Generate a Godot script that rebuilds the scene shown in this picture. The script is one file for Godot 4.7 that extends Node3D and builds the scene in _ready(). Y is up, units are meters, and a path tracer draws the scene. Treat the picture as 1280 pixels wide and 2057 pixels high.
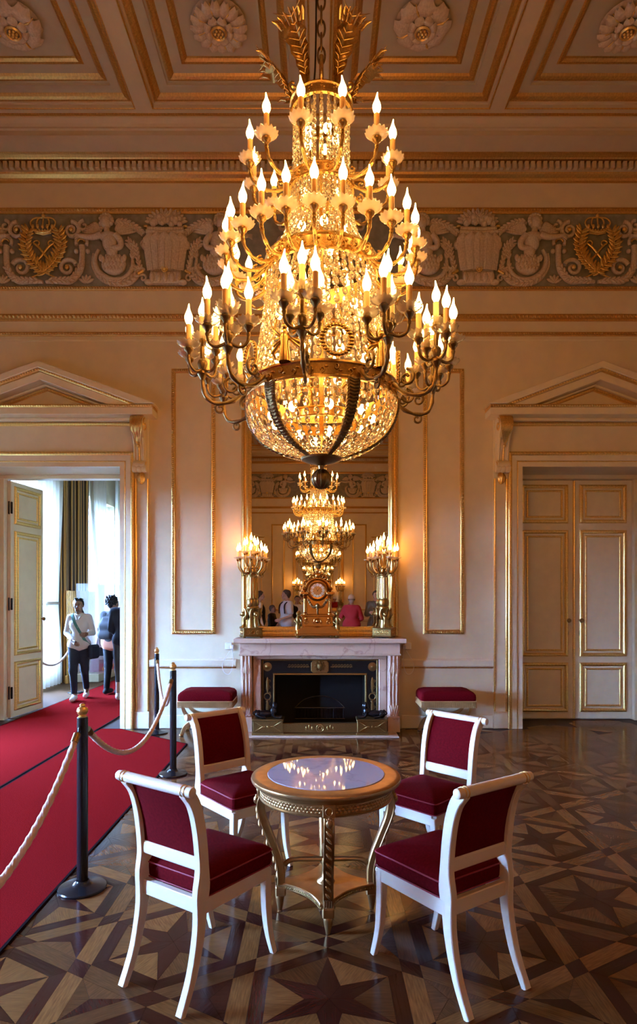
extends Node3D
# A palace salon: the camera looks at the fireplace wall. Units are metres, y is up, the camera stands above x = 0, z = 0 and looks towards -z.

const WALL_Z := -7.8
const SIDE_X := 5.05
const FRONT_Z := 8.4
const ROOM_MID_X := 0.03
const ROOM_MID_Z := 0.3

# ---------------------------------------------------------------- mesh builder
class MB:
	var v := PackedVector3Array()
	var n := PackedVector3Array()
	var ix := PackedInt32Array()
	var t := Transform3D()

	func at(x: float, y: float, z: float) -> MB:
		t = Transform3D(Basis(), Vector3(x, y, z))
		return self

	func put(p: Vector3, nn: Vector3) -> int:
		v.append(t * p)
		n.append((t.basis * nn).normalized())
		return v.size() - 1

	func face(a: int, b: int, c: int) -> void:  # counter-clockwise seen from outside
		if t.basis.determinant() < 0.0:
			ix.append_array(PackedInt32Array([a, b, c]))
		else:
			ix.append_array(PackedInt32Array([a, c, b]))

	func tri(a: Vector3, b: Vector3, c: Vector3) -> void:
		var m := (b - a).cross(c - a).normalized()
		face(put(a, m), put(b, m), put(c, m))

	func quad(a: Vector3, b: Vector3, c: Vector3, d: Vector3) -> void:
		var m := (c - a).cross(d - b).normalized()
		var i := put(a, m)
		put(b, m); put(c, m); put(d, m)
		face(i, i + 1, i + 2)
		face(i, i + 2, i + 3)

	# box with chamfered edges
	func box(c: Vector3, s: Vector3, bev := 0.0) -> MB:
		var h := s * 0.5
		var e := minf(bev, minf(h.x, minf(h.y, h.z)) * 0.95)
		for ax in 3:
			for sg in [-1.0, 1.0]:
				var u := (ax + 1) % 3
				var w := (ax + 2) % 3
				var q := []
				for k in [[-1, -1], [1, -1], [1, 1], [-1, 1]]:
					var p := Vector3()
					p[ax] = sg * h[ax]
					p[u] = k[0] * (h[u] - e)
					p[w] = k[1] * (h[w] - e)
					q.append(c + p)
				if sg > 0: quad(q[0], q[1], q[2], q[3])
				else: quad(q[3], q[2], q[1], q[0])
		if e > 0.0:
			for ax in 3:
				var u := (ax + 1) % 3
				var w := (ax + 2) % 3
				for su in [-1.0, 1.0]:
					for sw in [-1.0, 1.0]:
						var a := Vector3(); var b := Vector3(); var d := Vector3(); var f := Vector3()
						a[ax] = -(h[ax] - e); b[ax] = h[ax] - e; d[ax] = h[ax] - e; f[ax] = -(h[ax] - e)
						a[u] = su * h[u]; b[u] = su * h[u]; d[u] = su * (h[u] - e); f[u] = su * (h[u] - e)
						a[w] = sw * (h[w] - e); b[w] = sw * (h[w] - e); d[w] = sw * h[w]; f[w] = sw * h[w]
						if su * sw > 0: quad(c + f, c + d, c + b, c + a)
						else: quad(c + a, c + b, c + d, c + f)
			for sx in [-1.0, 1.0]:
				for sy in [-1.0, 1.0]:
					for sz in [-1.0, 1.0]:
						var p0 := c + Vector3(sx * h.x, sy * (h.y - e), sz * (h.z - e))
						var p1 := c + Vector3(sx * (h.x - e), sy * h.y, sz * (h.z - e))
						var p2 := c + Vector3(sx * (h.x - e), sy * (h.y - e), sz * h.z)
						if sx * sy * sz > 0: tri(p0, p1, p2)
						else: tri(p0, p2, p1)
		return self

	# smooth sheet over rows of points; outward normal = along-columns x along-rows
	func grid(p: PackedVector3Array, nr: int, nc: int, wrap: bool, flip := false) -> MB:
		var base := v.size()
		for i in nr:
			for j in nc:
				var i0 := maxi(i - 1, 0)
				var i1 := mini(i + 1, nr - 1)
				var du := p[i1 * nc + j] - p[i0 * nc + j]
				var dv := Vector3()
				var k := i
				for tries in 2:
					if wrap: dv = p[k * nc + (j + 1) % nc] - p[k * nc + (j + nc - 1) % nc]
					else: dv = p[k * nc + mini(j + 1, nc - 1)] - p[k * nc + maxi(j - 1, 0)]
					if dv.length_squared() > 1e-12: break
					k = i + 1 if i == 0 else i - 1
				var m := dv.cross(du)
				if m.length_squared() < 1e-18: m = Vector3.UP
				m = m.normalized()
				put(p[i * nc + j], -m if flip else m)
		for i in nr - 1:
			for j in (nc if wrap else nc - 1):
				var a := base + i * nc + j
				var b := base + i * nc + (j + 1) % nc
				var c := b + nc
				var d := a + nc
				if flip:
					face(a, c, b); face(a, d, c)
				else:
					face(a, b, c); face(a, c, d)
		return self

	# profile of (radius, height) from bottom to top, turned about y; sharp corners stay sharp
	func lathe(prof: Array, segs := 20, squash := Vector2.ONE) -> MB:
		var run := [prof[0]]
		for k in range(1, prof.size()):
			run.append(prof[k])
			var brk := k == prof.size() - 1
			if not brk:
				var d0: Vector2 = (prof[k] - prof[k - 1]).normalized()
				var d1: Vector2 = (prof[k + 1] - prof[k]).normalized()
				brk = d0.dot(d1) < 0.72
			if brk:
				var p := PackedVector3Array()
				for q in run:
					for j in segs:
						var a := TAU * j / segs
						p.append(Vector3(q.x * cos(a) * squash.x, q.y, -q.x * sin(a) * squash.y))
				grid(p, run.size(), segs, true)
				run = [prof[k]]
		return self

	func ellipsoid(c: Vector3, r: Vector3, rows := 8, cols := 12) -> MB:
		var p := PackedVector3Array()
		for i in rows + 1:
			var th := -PI / 2 + PI * i / rows
			for j in cols:
				var a := TAU * j / cols
				p.append(c + Vector3(cos(th) * cos(a) * r.x, sin(th) * r.y, -cos(th) * sin(a) * r.z))
		return grid(p, rows + 1, cols, true)

	# round bar along points; radii one number or one per point; flat squashes it along `flat_axis`
	func tube(pts: Array, radii, sides := 8, closed := false, squash := 1.0, ref := Vector3.ZERO) -> MB:
		var m := pts.size()
		var p := PackedVector3Array()
		var prev := Vector3()
		var rows := m + 1 if closed else m
		for i in rows:
			var k := i % m
			var tg: Vector3
			if closed: tg = pts[(k + 1) % m] - pts[(k + m - 1) % m]
			else: tg = pts[mini(k + 1, m - 1)] - pts[maxi(k - 1, 0)]
			tg = tg.normalized()
			var nn: Vector3
			if ref != Vector3.ZERO: nn = (ref - tg * ref.dot(tg)).normalized()
			elif i == 0:
				nn = tg.cross(Vector3.UP if absf(tg.y) < 0.9 else Vector3.RIGHT).normalized()
			else: nn = (prev - tg * prev.dot(tg)).normalized()
			prev = nn
			var bb := tg.cross(nn)
			var r: float = radii[mini(k, radii.size() - 1)] if radii is Array or radii is PackedFloat32Array else radii
			for j in sides:
				var a := TAU * j / sides
				p.append(pts[k] + (nn * cos(a) * squash + bb * sin(a)) * r)
		grid(p, rows, sides, true)
		if not closed:
			for e in [0, m - 1]:
				var ctr: Vector3 = pts[e]
				for j in sides:
					var a := p[e * sides + j]
					var b := p[e * sides + (j + 1) % sides]
					if e == 0: tri(ctr, b, a)
					else: tri(ctr, a, b)
		return self

	# moulding swept along a path lying on a wall; profile points are (offset to the left of the path, height off the wall), offsets rising
	func mould(path: Array, prof: Array, nrm: Vector3, closed := true) -> MB:
		var m := path.size()
		var mit := []
		for i in m:
			var d0: Vector3 = (path[i] - path[(i + m - 1) % m]).normalized()
			var d1: Vector3 = (path[(i + 1) % m] - path[i]).normalized()
			if not closed and i == 0: d0 = d1
			if not closed and i == m - 1: d1 = d0
			var l0 := nrm.cross(d0)
			var l1 := nrm.cross(d1)
			mit.append((l0 + l1) / (1.0 + l0.dot(l1)))
		for i in (m if closed else m - 1):
			var j := (i + 1) % m
			for k in prof.size() - 1:
				var a: Vector3 = path[i] + mit[i] * prof[k].x + nrm * prof[k].y
				var b: Vector3 = path[j] + mit[j] * prof[k].x + nrm * prof[k].y
				var c: Vector3 = path[j] + mit[j] * prof[k + 1].x + nrm * prof[k + 1].y
				var d: Vector3 = path[i] + mit[i] * prof[k + 1].x + nrm * prof[k + 1].y
				if (c - a).cross(d - b).length_squared() > 1e-16: quad(a, b, c, d)
		if not closed:
			for e in [0, m - 1]:
				var q := []
				for k in prof.size(): q.append(path[e] + mit[e] * prof[k].x + nrm * prof[k].y)
				for k in range(1, q.size() - 1):
					if ((q[k] - q[0]).cross(q[k + 1] - q[0])).length_squared() < 1e-16: continue
					if e == 0: tri(q[0], q[k], q[k + 1])
					else: tri(q[0], q[k + 1], q[k])
		return self

	# a flat outline (counter-clockwise in x, y) given thickness from z0 to z1, front edge chamfered by bev
	func plate(poly: PackedVector2Array, z0: float, z1: float, bev := 0.0) -> MB:
		var s := 0.0
		for i in poly.size(): s += poly[i].cross(poly[(i + 1) % poly.size()])
		if s < 0.0: poly.reverse()
		var inner := poly
		if bev > 0.0:
			inner = PackedVector2Array()
			var m := poly.size()
			for i in m:
				var d0 := (poly[i] - poly[(i + m - 1) % m]).normalized()
				var d1 := (poly[(i + 1) % m] - poly[i]).normalized()
				var l0 := Vector2(-d0.y, d0.x)
				var l1 := Vector2(-d1.y, d1.x)
				var q := (l0 + l1) / maxf(0.35, 1.0 + l0.dot(l1))
				inner.append(poly[i] + q * bev)
		var tr := Geometry2D.triangulate_polygon(inner)
		for k in range(0, tr.size(), 3):
			var a := inner[tr[k]]
			var b := inner[tr[k + 1]]
			var c := inner[tr[k + 2]]
			if (b - a).cross(c - a) < 0.0:
				var w := b
				b = c
				c = w
			tri(Vector3(a.x, a.y, z1), Vector3(b.x, b.y, z1), Vector3(c.x, c.y, z1))
		var tr2 := Geometry2D.triangulate_polygon(poly)
		for k in range(0, tr2.size(), 3):
			var a := poly[tr2[k]]
			var b := poly[tr2[k + 1]]
			var c := poly[tr2[k + 2]]
			if (b - a).cross(c - a) < 0.0:
				var w := b
				b = c
				c = w
			tri(Vector3(a.x, a.y, z0), Vector3(c.x, c.y, z0), Vector3(b.x, b.y, z0))
		for i in poly.size():
			var j := (i + 1) % poly.size()
			var a := poly[i]
			var b := poly[j]
			quad(Vector3(a.x, a.y, z0), Vector3(b.x, b.y, z0), Vector3(b.x, b.y, z1 - bev), Vector3(a.x, a.y, z1 - bev))
			if bev > 0.0:
				quad(Vector3(a.x, a.y, z1 - bev), Vector3(b.x, b.y, z1 - bev), Vector3(inner[j].x, inner[j].y, z1), Vector3(inner[i].x, inner[i].y, z1))
		return self

	# bar of chamfered rectangular section: half sizes along `ref` and across it, smooth along its length
	func bar(pts: Array, hw, hd, ref: Vector3, ch := 0.2) -> MB:
		var m := pts.size()
		var rings := []
		for i in m:
			var tg: Vector3 = (pts[mini(i + 1, m - 1)] - pts[maxi(i - 1, 0)]).normalized()
			var nn := (ref - tg * ref.dot(tg)).normalized()
			var bb := tg.cross(nn)
			var a: float = hw[mini(i, hw.size() - 1)] if hw is Array else hw
			var c: float = hd[mini(i, hd.size() - 1)] if hd is Array else hd
			var e := minf(a, c) * ch
			var ring := []
			for q in [[a, -(c - e)], [a, c - e], [a - e, c], [-(a - e), c], [-a, c - e], [-a, -(c - e)], [-(a - e), -c], [a - e, -c]]:
				ring.append(pts[i] + nn * q[0] + bb * q[1])
			rings.append(ring)
		for j in 8:
			var p := PackedVector3Array()
			for i in m:
				p.append(rings[i][j])
				p.append(rings[i][(j + 1) % 8])
			grid(p, m, 2, false)
		for j in range(1, 7):
			tri(rings[0][0], rings[0][j + 1], rings[0][j])
			tri(rings[m - 1][0], rings[m - 1][j], rings[m - 1][j + 1])
		return self

	func mesh() -> ArrayMesh:
		var arr := []
		arr.resize(Mesh.ARRAY_MAX)
		arr[Mesh.ARRAY_VERTEX] = v
		arr[Mesh.ARRAY_NORMAL] = n
		arr[Mesh.ARRAY_INDEX] = ix
		var m := ArrayMesh.new()
		m.add_surface_from_arrays(Mesh.PRIMITIVE_TRIANGLES, arr)
		return m

# ---------------------------------------------------------------- nodes
var taken := {}

func numbered(called: String) -> String:
	var k: int = taken.get(called, 0)
	taken[called] = k + 1
	return called if k == 0 else "%s_%03d" % [called, k]

func part(called: String, b, mat: Material, parent: Node3D) -> MeshInstance3D:
	var o := MeshInstance3D.new()
	o.name = called
	o.mesh = b.mesh() if b is MB else b
	o.material_override = mat
	parent.add_child(o, true)
	return o

func shape(called: String, mesh: Mesh, mat: Material, parent: Node3D, xf: Transform3D) -> MeshInstance3D:
	var o := part(called, mesh, mat, parent)
	o.transform = xf
	return o

func knot(called: String, parent: Node3D, xf := Transform3D()) -> Node3D:
	var o := Node3D.new()
	o.name = called
	o.transform = xf
	parent.add_child(o, true)
	return o

func thing(called: String, label: String, category: String, where := Vector3.ZERO, turn := 0.0, group := "") -> Node3D:
	var o := Node3D.new()
	o.name = numbered(called)
	add_child(o)
	o.position = where
	o.rotation.y = turn
	tag(o, label, category, group)
	return o

func tag(o: Node3D, label: String, category: String, group := "") -> void:
	o.set_meta("label", label)
	o.set_meta("category", category)
	if group: o.set_meta("group", group)

func structure(called: String, where := Vector3.ZERO, turn := 0.0, label := "") -> Node3D:
	var o := Node3D.new()
	o.name = called
	add_child(o)
	o.position = where
	o.rotation.y = turn
	o.set_meta("kind", "structure")
	if label: o.set_meta("label", label)
	return o

func copy_of(root: Node3D, label: String, where: Vector3, turn: float, group := "") -> Node3D:
	var stem := root.name.get_slice("_0", 0)
	var o: Node3D = root.duplicate()
	o.name = numbered(stem)
	add_child(o)
	o.position = where
	o.rotation.y = turn
	o.set_meta("label", label)
	if group: o.set_meta("group", group)
	return o

func scatter(called: String, mesh: Mesh, mat: Material, parent: Node3D, where: Array) -> MultiMeshInstance3D:
	var mm := MultiMesh.new()
	mm.transform_format = MultiMesh.TRANSFORM_3D
	mm.mesh = mesh
	mm.instance_count = where.size()
	for i in where.size(): mm.set_instance_transform(i, where[i])
	var o := MultiMeshInstance3D.new()
	o.name = called
	o.multimesh = mm
	o.material_override = mat
	o.set_meta("kind", "stuff")
	parent.add_child(o, true)
	return o

func omni(parent: Node3D, at: Vector3, energy: float, size := 0.02) -> void:
	var l := OmniLight3D.new()
	l.name = "candle_light"
	l.position = at
	l.light_color = CANDLE
	l.light_energy = energy
	l.light_size = size
	l.omni_range = 40.0
	l.omni_attenuation = 2.0
	l.shadow_enabled = true
	parent.add_child(l, true)

static func arc(c: Vector2, r: float, a0: float, a1: float, steps: int, r1 := -1.0) -> Array:
	var out := []
	for i in steps + 1:
		var f := float(i) / steps
		var a := deg_to_rad(lerpf(a0, a1, f))
		var rr := lerpf(r, r1, f) if r1 >= 0.0 else r
		out.append(c + Vector2(cos(a), sin(a)) * rr)
	return out

static func lift(pts: Array, z: float) -> Array:
	var out := []
	for p in pts: out.append(Vector3(p.x, p.y, z))
	return out

# smooth curve through points
static func curve(pts: Array, per := 6) -> Array:
	var out := []
	var m := pts.size()
	for i in m - 1:
		var p0 = pts[maxi(i - 1, 0)]
		var p1 = pts[i]
		var p2 = pts[i + 1]
		var p3 = pts[mini(i + 2, m - 1)]
		for k in per:
			var t := float(k) / per
			out.append(p1.cubic_interpolate(p2, p0, p3, t))
	out.append(pts[m - 1])
	return out

static func taper(a: float, mid: float, b: float, count: int) -> Array:
	var out := []
	for i in count:
		var f := float(i) / maxi(count - 1, 1)
		out.append(lerpf(a, mid, f * 2.0) if f < 0.5 else lerpf(mid, b, f * 2.0 - 1.0))
	return out

# ---------------------------------------------------------------- materials
const CANDLE := Color(1.0, 0.585, 0.25)
var M := {}

func mat(called: String, r: float, g: float, b: float, rough: float, metal := 0.0) -> StandardMaterial3D:
	var m := StandardMaterial3D.new()
	m.resource_name = called
	m.albedo_color = Color(r, g, b).linear_to_srgb()  # given as linear values
	m.roughness = rough
	m.metallic = metal
	M[called] = m
	return m

func noise_tex(freq: float, octaves: int, lo: float, hi: float, seed_: int, kind := FastNoiseLite.TYPE_SIMPLEX_SMOOTH, size := 512, normal := false, bump := 4.0) -> NoiseTexture2D:
	var f := FastNoiseLite.new()
	f.seed = seed_
	f.noise_type = kind
	f.frequency = freq
	f.fractal_octaves = octaves
	var t := NoiseTexture2D.new()
	t.width = size
	t.height = size
	t.seamless = true
	t.noise = f
	if normal:
		t.as_normal_map = true
		t.bump_strength = bump
	else:
		var r := Gradient.new()
		r.set_color(0, Color(lo, lo, lo))
		r.set_color(1, Color(hi, hi, hi))
		t.color_ramp = r
	return t

func triplanar(m: StandardMaterial3D, scale: Vector3, world := true) -> void:
	m.uv1_triplanar = true
	m.uv1_world_triplanar = world
	m.uv1_scale = scale

func materials() -> void:
	var paint_bump := noise_tex(0.02, 4, 0.0, 1.0, 3)
	var soft := noise_tex(0.006, 4, 0.965, 1.0, 5)
	var worn := noise_tex(0.015, 5, 0.8, 1.0, 7)
	var m := mat("cream_paint", 0.69, 0.60, 0.405, 0.6)
	m.albedo_texture = soft
	m.heightmap_enabled = true
	m.heightmap_texture = paint_bump
	m.heightmap_scale = 0.02
	triplanar(m, Vector3(1.1, 1.1, 1.1))
	m = mat("trim_paint", 0.74, 0.665, 0.475, 0.38)
	m.albedo_texture = soft
	triplanar(m, Vector3(1.7, 1.7, 1.7))
	m = mat("ceiling_panel", 0.44, 0.385, 0.26, 0.7)
	m.albedo_texture = soft
	triplanar(m, Vector3(1.3, 1.3, 1.3))
	m = mat("ceiling_beam", 0.54, 0.45, 0.29, 0.6)
	m.albedo_texture = soft
	triplanar(m, Vector3(1.3, 1.3, 1.3))
	m = mat("frieze_ground", 0.30, 0.30, 0.23, 0.7)
	m.albedo_texture = worn
	triplanar(m, Vector3(0.9, 0.9, 0.9))
	m = mat("relief_plaster", 0.66, 0.56, 0.41, 0.6)
	m.albedo_texture = worn
	triplanar(m, Vector3(4, 4, 4))
	m = mat("gold_leaf", 1.0, 0.70, 0.24, 0.40, 1.0)
	m.albedo_texture = worn
	m.roughness_texture = noise_tex(0.02, 4, 0.75, 1.0, 11)
	triplanar(m, Vector3(5, 5, 5))
	m = mat("old_gold", 0.78, 0.47, 0.14, 0.42, 1.0)
	m.albedo_texture = worn
	triplanar(m, Vector3(5, 5, 5))
	m = mat("gilt_bronze", 0.86, 0.56, 0.19, 0.26, 1.0)
	m.albedo_texture = worn
	triplanar(m, Vector3(9, 9, 9), false)
	m = mat("dark_bronze", 0.36, 0.24, 0.10, 0.34, 1.0)
	m.albedo_texture = worn
	triplanar(m, Vector3(9, 9, 9), false)
	m = mat("brass", 0.48, 0.33, 0.115, 0.3, 1.0)
	m.albedo_texture = worn
	triplanar(m, Vector3(9, 9, 9), false)
	m = mat("dull_brass", 0.33, 0.215, 0.08, 0.4, 1.0)
	m.albedo_texture = worn
	triplanar(m, Vector3(9, 9, 9), false)
	mat("mirror_silver", 0.86, 0.84, 0.80, 0.0, 1.0)
	# red velvet
	m = mat("red_velvet", 0.115, 0.0018, 0.005, 0.9)
	m.metallic_specular = 0.15
	m.rim_enabled = true
	m.rim = 0.14
	m.rim_tint = 1.0
	m.albedo_texture = noise_tex(0.03, 3, 0.8, 1.0, 15)
	triplanar(m, Vector3(4, 4, 4), false)
	mat("velvet_piping", 0.26, 0.01, 0.03, 0.6)
	m = mat("red_carpet", 0.235, 0.010, 0.011, 0.95)
	m.metallic_specular = 0.0
	m.albedo_texture = noise_tex(0.12, 3, 0.72, 1.0, 17)
	m.heightmap_enabled = true
	m.heightmap_texture = noise_tex(0.25, 2, 0.0, 1.0, 18)
	m.heightmap_scale = 0.2
	triplanar(m, Vector3(2.0, 2.0, 2.0))
	mat("carpet_binding", 0.012, 0.009, 0.010, 0.95).metallic_specular = 0.1
	m = mat("chair_white", 0.77, 0.68, 0.55, 0.3)
	m.clearcoat_enabled = true
	m.clearcoat = 0.3
	m.clearcoat_roughness = 0.15
	# marbles
	m = mat("pale_marble", 0.62, 0.48, 0.36, 0.3)
	m.albedo_texture = veined(Color(1, 0.98, 0.97), Color(0.80, 0.70, 0.68), 21, 5.0)
	triplanar(m, Vector3(0.8, 0.8, 0.8))
	m = mat("table_marble", 0.40, 0.36, 0.40, 0.02)
	m.metallic_specular = 0.7
	m.albedo_texture = veined(Color(1, 1, 1), Color(0.90, 0.88, 0.90), 25, 2.0)
	triplanar(m, Vector3(1.5, 1.5, 1.5), false)
	mat("black_slate", 0.009, 0.008, 0.008, 0.45).metallic_specular = 0.3
	mat("soot_black", 0.010, 0.009, 0.008, 0.9)
	mat("black_metal", 0.008, 0.008, 0.010, 0.22)
	mat("black_bronze", 0.012, 0.012, 0.014, 0.25, 0.4)
	mat("white_plastic", 0.75, 0.75, 0.74, 0.3)
	mat("rope_cotton", 0.62, 0.47, 0.36, 0.85)
	# lamps
	m = mat("flame_bulb", 1.0, 0.8, 0.5, 0.4)
	m.emission_enabled = true
	m.emission = Color(1.0, 0.84, 0.52)
	m.emission_energy_multiplier = 16.0
	m = mat("candle_sleeve", 0.80, 0.58, 0.26, 0.5)
	m.backlight_enabled = true
	m.backlight = Color(0.5, 0.36, 0.15)
	m = mat("crystal", 1.0, 0.94, 0.80, 0.02)
	m.albedo_color.a = 0.10
	m.transparency = BaseMaterial3D.TRANSPARENCY_ALPHA
	m.refraction_enabled = true
	m.refraction_scale = 0.056
	m = mat("moulded_glass", 0.98, 0.95, 0.88, 0.08)
	m.albedo_color.a = 0.30
	m.transparency = BaseMaterial3D.TRANSPARENCY_ALPHA
	m.refraction_enabled = true
	m.refraction_scale = 0.05
	m = mat("window_glass", 1, 1, 1, 0.02)
	m.albedo_color.a = 0.06
	m.transparency = BaseMaterial3D.TRANSPARENCY_ALPHA
	woods()

func veined(a: Color, b: Color, seed_: int, sharp: float) -> ImageTexture:
	var f := FastNoiseLite.new()
	f.seed = seed_
	f.frequency = 0.006
	f.fractal_octaves = 5
	f.domain_warp_enabled = true
	f.domain_warp_amplitude = 40.0
	f.domain_warp_frequency = 0.01
	var img: Image = f.get_seamless_image(256, 256)
	img.convert(Image.FORMAT_RGB8)
	for y in 256:
		for x in 256:
			var q := img.get_pixel(x, y).r
			var vein := pow(1.0 - minf(1.0, absf(q - 0.5) * 9.0), sharp)
			img.set_pixel(x, y, a.lerp(b, vein * 0.8 + (1.0 - q) * 0.15))
	return ImageTexture.create_from_image(img)

var wood_light := []
var wood_dark := []
var wood_red := []

func woods() -> void:
	var grain := noise_tex(0.018, 4, 0.74, 1.0, 31)
	var sheen := noise_tex(0.010, 4, 0.55, 1.0, 33)
	var ripple := noise_tex(0.008, 3, 0.0, 1.0, 35)
	for k in 3:
		for kind in [["oak", wood_light, Color(0.205, 0.082, 0.024)], ["mahogany", wood_dark, Color(0.050, 0.012, 0.007)], ["cherry", wood_red, Color(0.125, 0.048, 0.017)]]:
			var c: Color = kind[2] * ([0.82, 1.0, 1.2][k])
			var m := mat("%s_parquet_%s" % [kind[0], ["dark", "middle", "pale"][k]], c.r, c.g, c.b, 0.21)
			m.albedo_texture = grain
			m.roughness_texture = sheen
			m.heightmap_enabled = true
			m.heightmap_texture = ripple
			m.heightmap_scale = 0.035
			m.uv1_triplanar = true
			m.uv1_scale = Vector3(0.9, 9.0, 9.0)
			m.uv1_offset = Vector3(0.37 * k, 0.21 * k, 0.53 * k)
			m.clearcoat_enabled = true
			m.metallic_specular = 0.36
			m.clearcoat = 0.12
			m.clearcoat_roughness = 0.12
			kind[1].append(m)
	mat("oak_boards", 0.10, 0.05, 0.024, 0.85).metallic_specular = 0.2
	mat("floor_bed", 0.03, 0.014, 0.008, 0.5)

# ---------------------------------------------------------------- the scene
func _ready() -> void:
	var cam := Camera3D.new()
	cam.name = "camera"
	cam.projection = Camera3D.PROJECTION_FRUSTUM
	cam.near = 0.05
	cam.far = 200.0
	cam.size = 0.05 * 2057.0 / 1250.0
	cam.frustum_offset = Vector2(0.05 * 2.0 / 1250.0, 0.05 * 174.5 / 1250.0)
	cam.position = Vector3(0, 1.62, 0)
	cam.current = true
	add_child(cam)

	var sky_mat := ProceduralSkyMaterial.new()
	sky_mat.sky_top_color = Color(0.56, 0.73, 1.0)
	sky_mat.sky_horizon_color = Color(0.64, 0.79, 1.0)
	sky_mat.ground_horizon_color = Color(0.36, 0.36, 0.36)
	sky_mat.ground_bottom_color = Color(0.30, 0.30, 0.29)
	sky_mat.sky_energy_multiplier = 11.5
	sky_mat.ground_energy_multiplier = 2.0
	var sky := Sky.new()
	sky.sky_material = sky_mat
	var env := Environment.new()
	env.background_mode = Environment.BG_SKY
	env.sky = sky
	env.tonemap_mode = Environment.TONE_MAPPER_LINEAR
	env.tonemap_exposure = 1.0
	env.sdfgi_enabled = true
	env.ssao_enabled = true
	env.ssil_enabled = true
	var we := WorldEnvironment.new()
	we.name = "world"
	we.environment = env
	add_child(we)

	materials()
	build_shell()
	build_floor()
	build_end_walls()
	build_ceiling()
	build_next_room()
	build_frieze()
	build_fireplaces()
	build_chandeliers()
	build_furniture()
	build_barrier()
	build_people()

# ---------------------------------------------------------------- room shell
# windows of the facade: middle, half width, head
const WINDOWS := [[-2.5, 0.54, 2.9], [-6.45, 0.54, 3.1], [-10.85, 0.85, 3.9], [-14.5, 0.95, 3.9]]
const SILL := 0.3
const DOOR_A := -3.376
const DOOR_B := 3.445

func slab(b: MB, x0: float, x1: float, y0: float, y1: float, z0: float, z1: float, bev := 0.0) -> void:
	b.box(Vector3((x0 + x1) / 2, (y0 + y1) / 2, (z0 + z1) / 2), Vector3(x1 - x0, y1 - y0, z1 - z0), bev)

func build_shell() -> void:
	# left wall with the windows, one long facade for this room and the next
	var o := structure("wall_left", Vector3(-SIDE_X, 0, 0), 0.0, "cream window wall along the salon")
	var edges := [FRONT_Z + 0.6]
	for w in WINDOWS:
		edges.append(w[0] + w[1])
		edges.append(w[0] - w[1])
	edges.append(-16.6)
	for k in range(0, edges.size(), 2):
		var b := MB.new()
		slab(b, -0.55, 0, -0.2, 7.9, edges[k + 1], edges[k])
		part("pier", b, M.cream_paint, o)
	var n := 0
	for q in WINDOWS:
		var z: float = q[0]
		var hz: float = q[1]
		var b := MB.new()
		slab(b, -0.55, 0, -0.2, SILL, z - hz, z + hz)
		part("parapet", b, M.cream_paint, o)
		b = MB.new()
		slab(b, -0.55, 0, q[2], 7.9, z - hz, z + hz)
		part("lintel", b, M.cream_paint, o)
		n += 1
		var w := structure("window_%d" % n, Vector3(-SIDE_X - 0.45, SILL, z), 0.0, "tall white casement window in the facade wall")
		var h: float = q[2] - SILL
		b = MB.new()
		for s in [-1, 1]:
			slab(b, -0.04, 0.04, 0, h, s * hz - 0.04, s * hz + 0.04)
		slab(b, -0.04, 0.04, 0, 0.08, -hz, hz)
		slab(b, -0.04, 0.04, h - 0.08, h, -hz, hz)
		slab(b, -0.04, 0.04, h * 0.7, h * 0.7 + 0.08, -hz, hz)
		slab(b, -0.04, 0.04, 0, h, -0.04, 0.04)
		part("window_frame", b, M.trim_paint, w)
		for s in [-1, 1]:
			for yy in [[0.08, h * 0.7], [h * 0.7 + 0.08, h - 0.08]]:
				b = MB.new()
				slab(b, -0.004, 0.004, yy[0], yy[1], minf(s * 0.04, s * (hz - 0.04)), maxf(s * 0.04, s * (hz - 0.04)))
				part("pane", b, M.window_glass, w)
	o = structure("wall_right", Vector3(SIDE_X, 0, 0), 0.0, "cream wall opposite the windows")
	var b2 := MB.new()
	slab(b2, 0, 0.4, -0.2, 7.9, -8.5, FRONT_Z + 0.6)
	part("plaster", b2, M.cream_paint, o)
	b2 = MB.new()
	slab(b2, -0.03, 0, 0, 0.166, -7.8, FRONT_Z)
	part("skirting", b2, M.trim_paint, o)
	b2 = MB.new()
	slab(b2, -0.03, 0, 0.77, 0.87, -7.8, FRONT_Z)
	part("chair_rail", b2, M.trim_paint, o)
	for z in [-5.6, -1.7, 2.2, 6.0]:
		var p := [Vector3(0, 1.2, z - 1.5), Vector3(0, 4.5, z - 1.5), Vector3(0, 4.5, z + 1.5), Vector3(0, 1.2, z + 1.5)]
		part("panel_frame", MB.new().mould(p, [Vector2(0, 0), Vector2(0.01, 0.025), Vector2(0.04, 0.03), Vector2(0.055, 0)], Vector3.LEFT), M.gold_leaf, o)

func frame_profile(w: float, h: float) -> Array:
	return [Vector2(-w / 2, 0), Vector2(-w / 2, h * 0.55), Vector2(-w * 0.32, h * 0.7), Vector2(-w * 0.2, h * 0.45), Vector2(-w * 0.05, h * 0.62), Vector2(w * 0.12, h * 0.95), Vector2(w * 0.3, h), Vector2(w * 0.44, h * 0.8), Vector2(w / 2, h * 0.4), Vector2(w / 2, 0)]

func round_bar(w: float, h: float) -> Array:
	return [Vector2(-w / 2, 0), Vector2(-w * 0.46, h * 0.5), Vector2(-w * 0.25, h * 0.9), Vector2(0, h), Vector2(w * 0.25, h * 0.9), Vector2(w * 0.46, h * 0.5), Vector2(w / 2, 0)]

func rect_path(x0: float, x1: float, y0: float, y1: float, z := 0.0) -> Array:
	return [Vector3(x0, y0, z), Vector3(x1, y0, z), Vector3(x1, y1, z), Vector3(x0, y1, z)]

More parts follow.
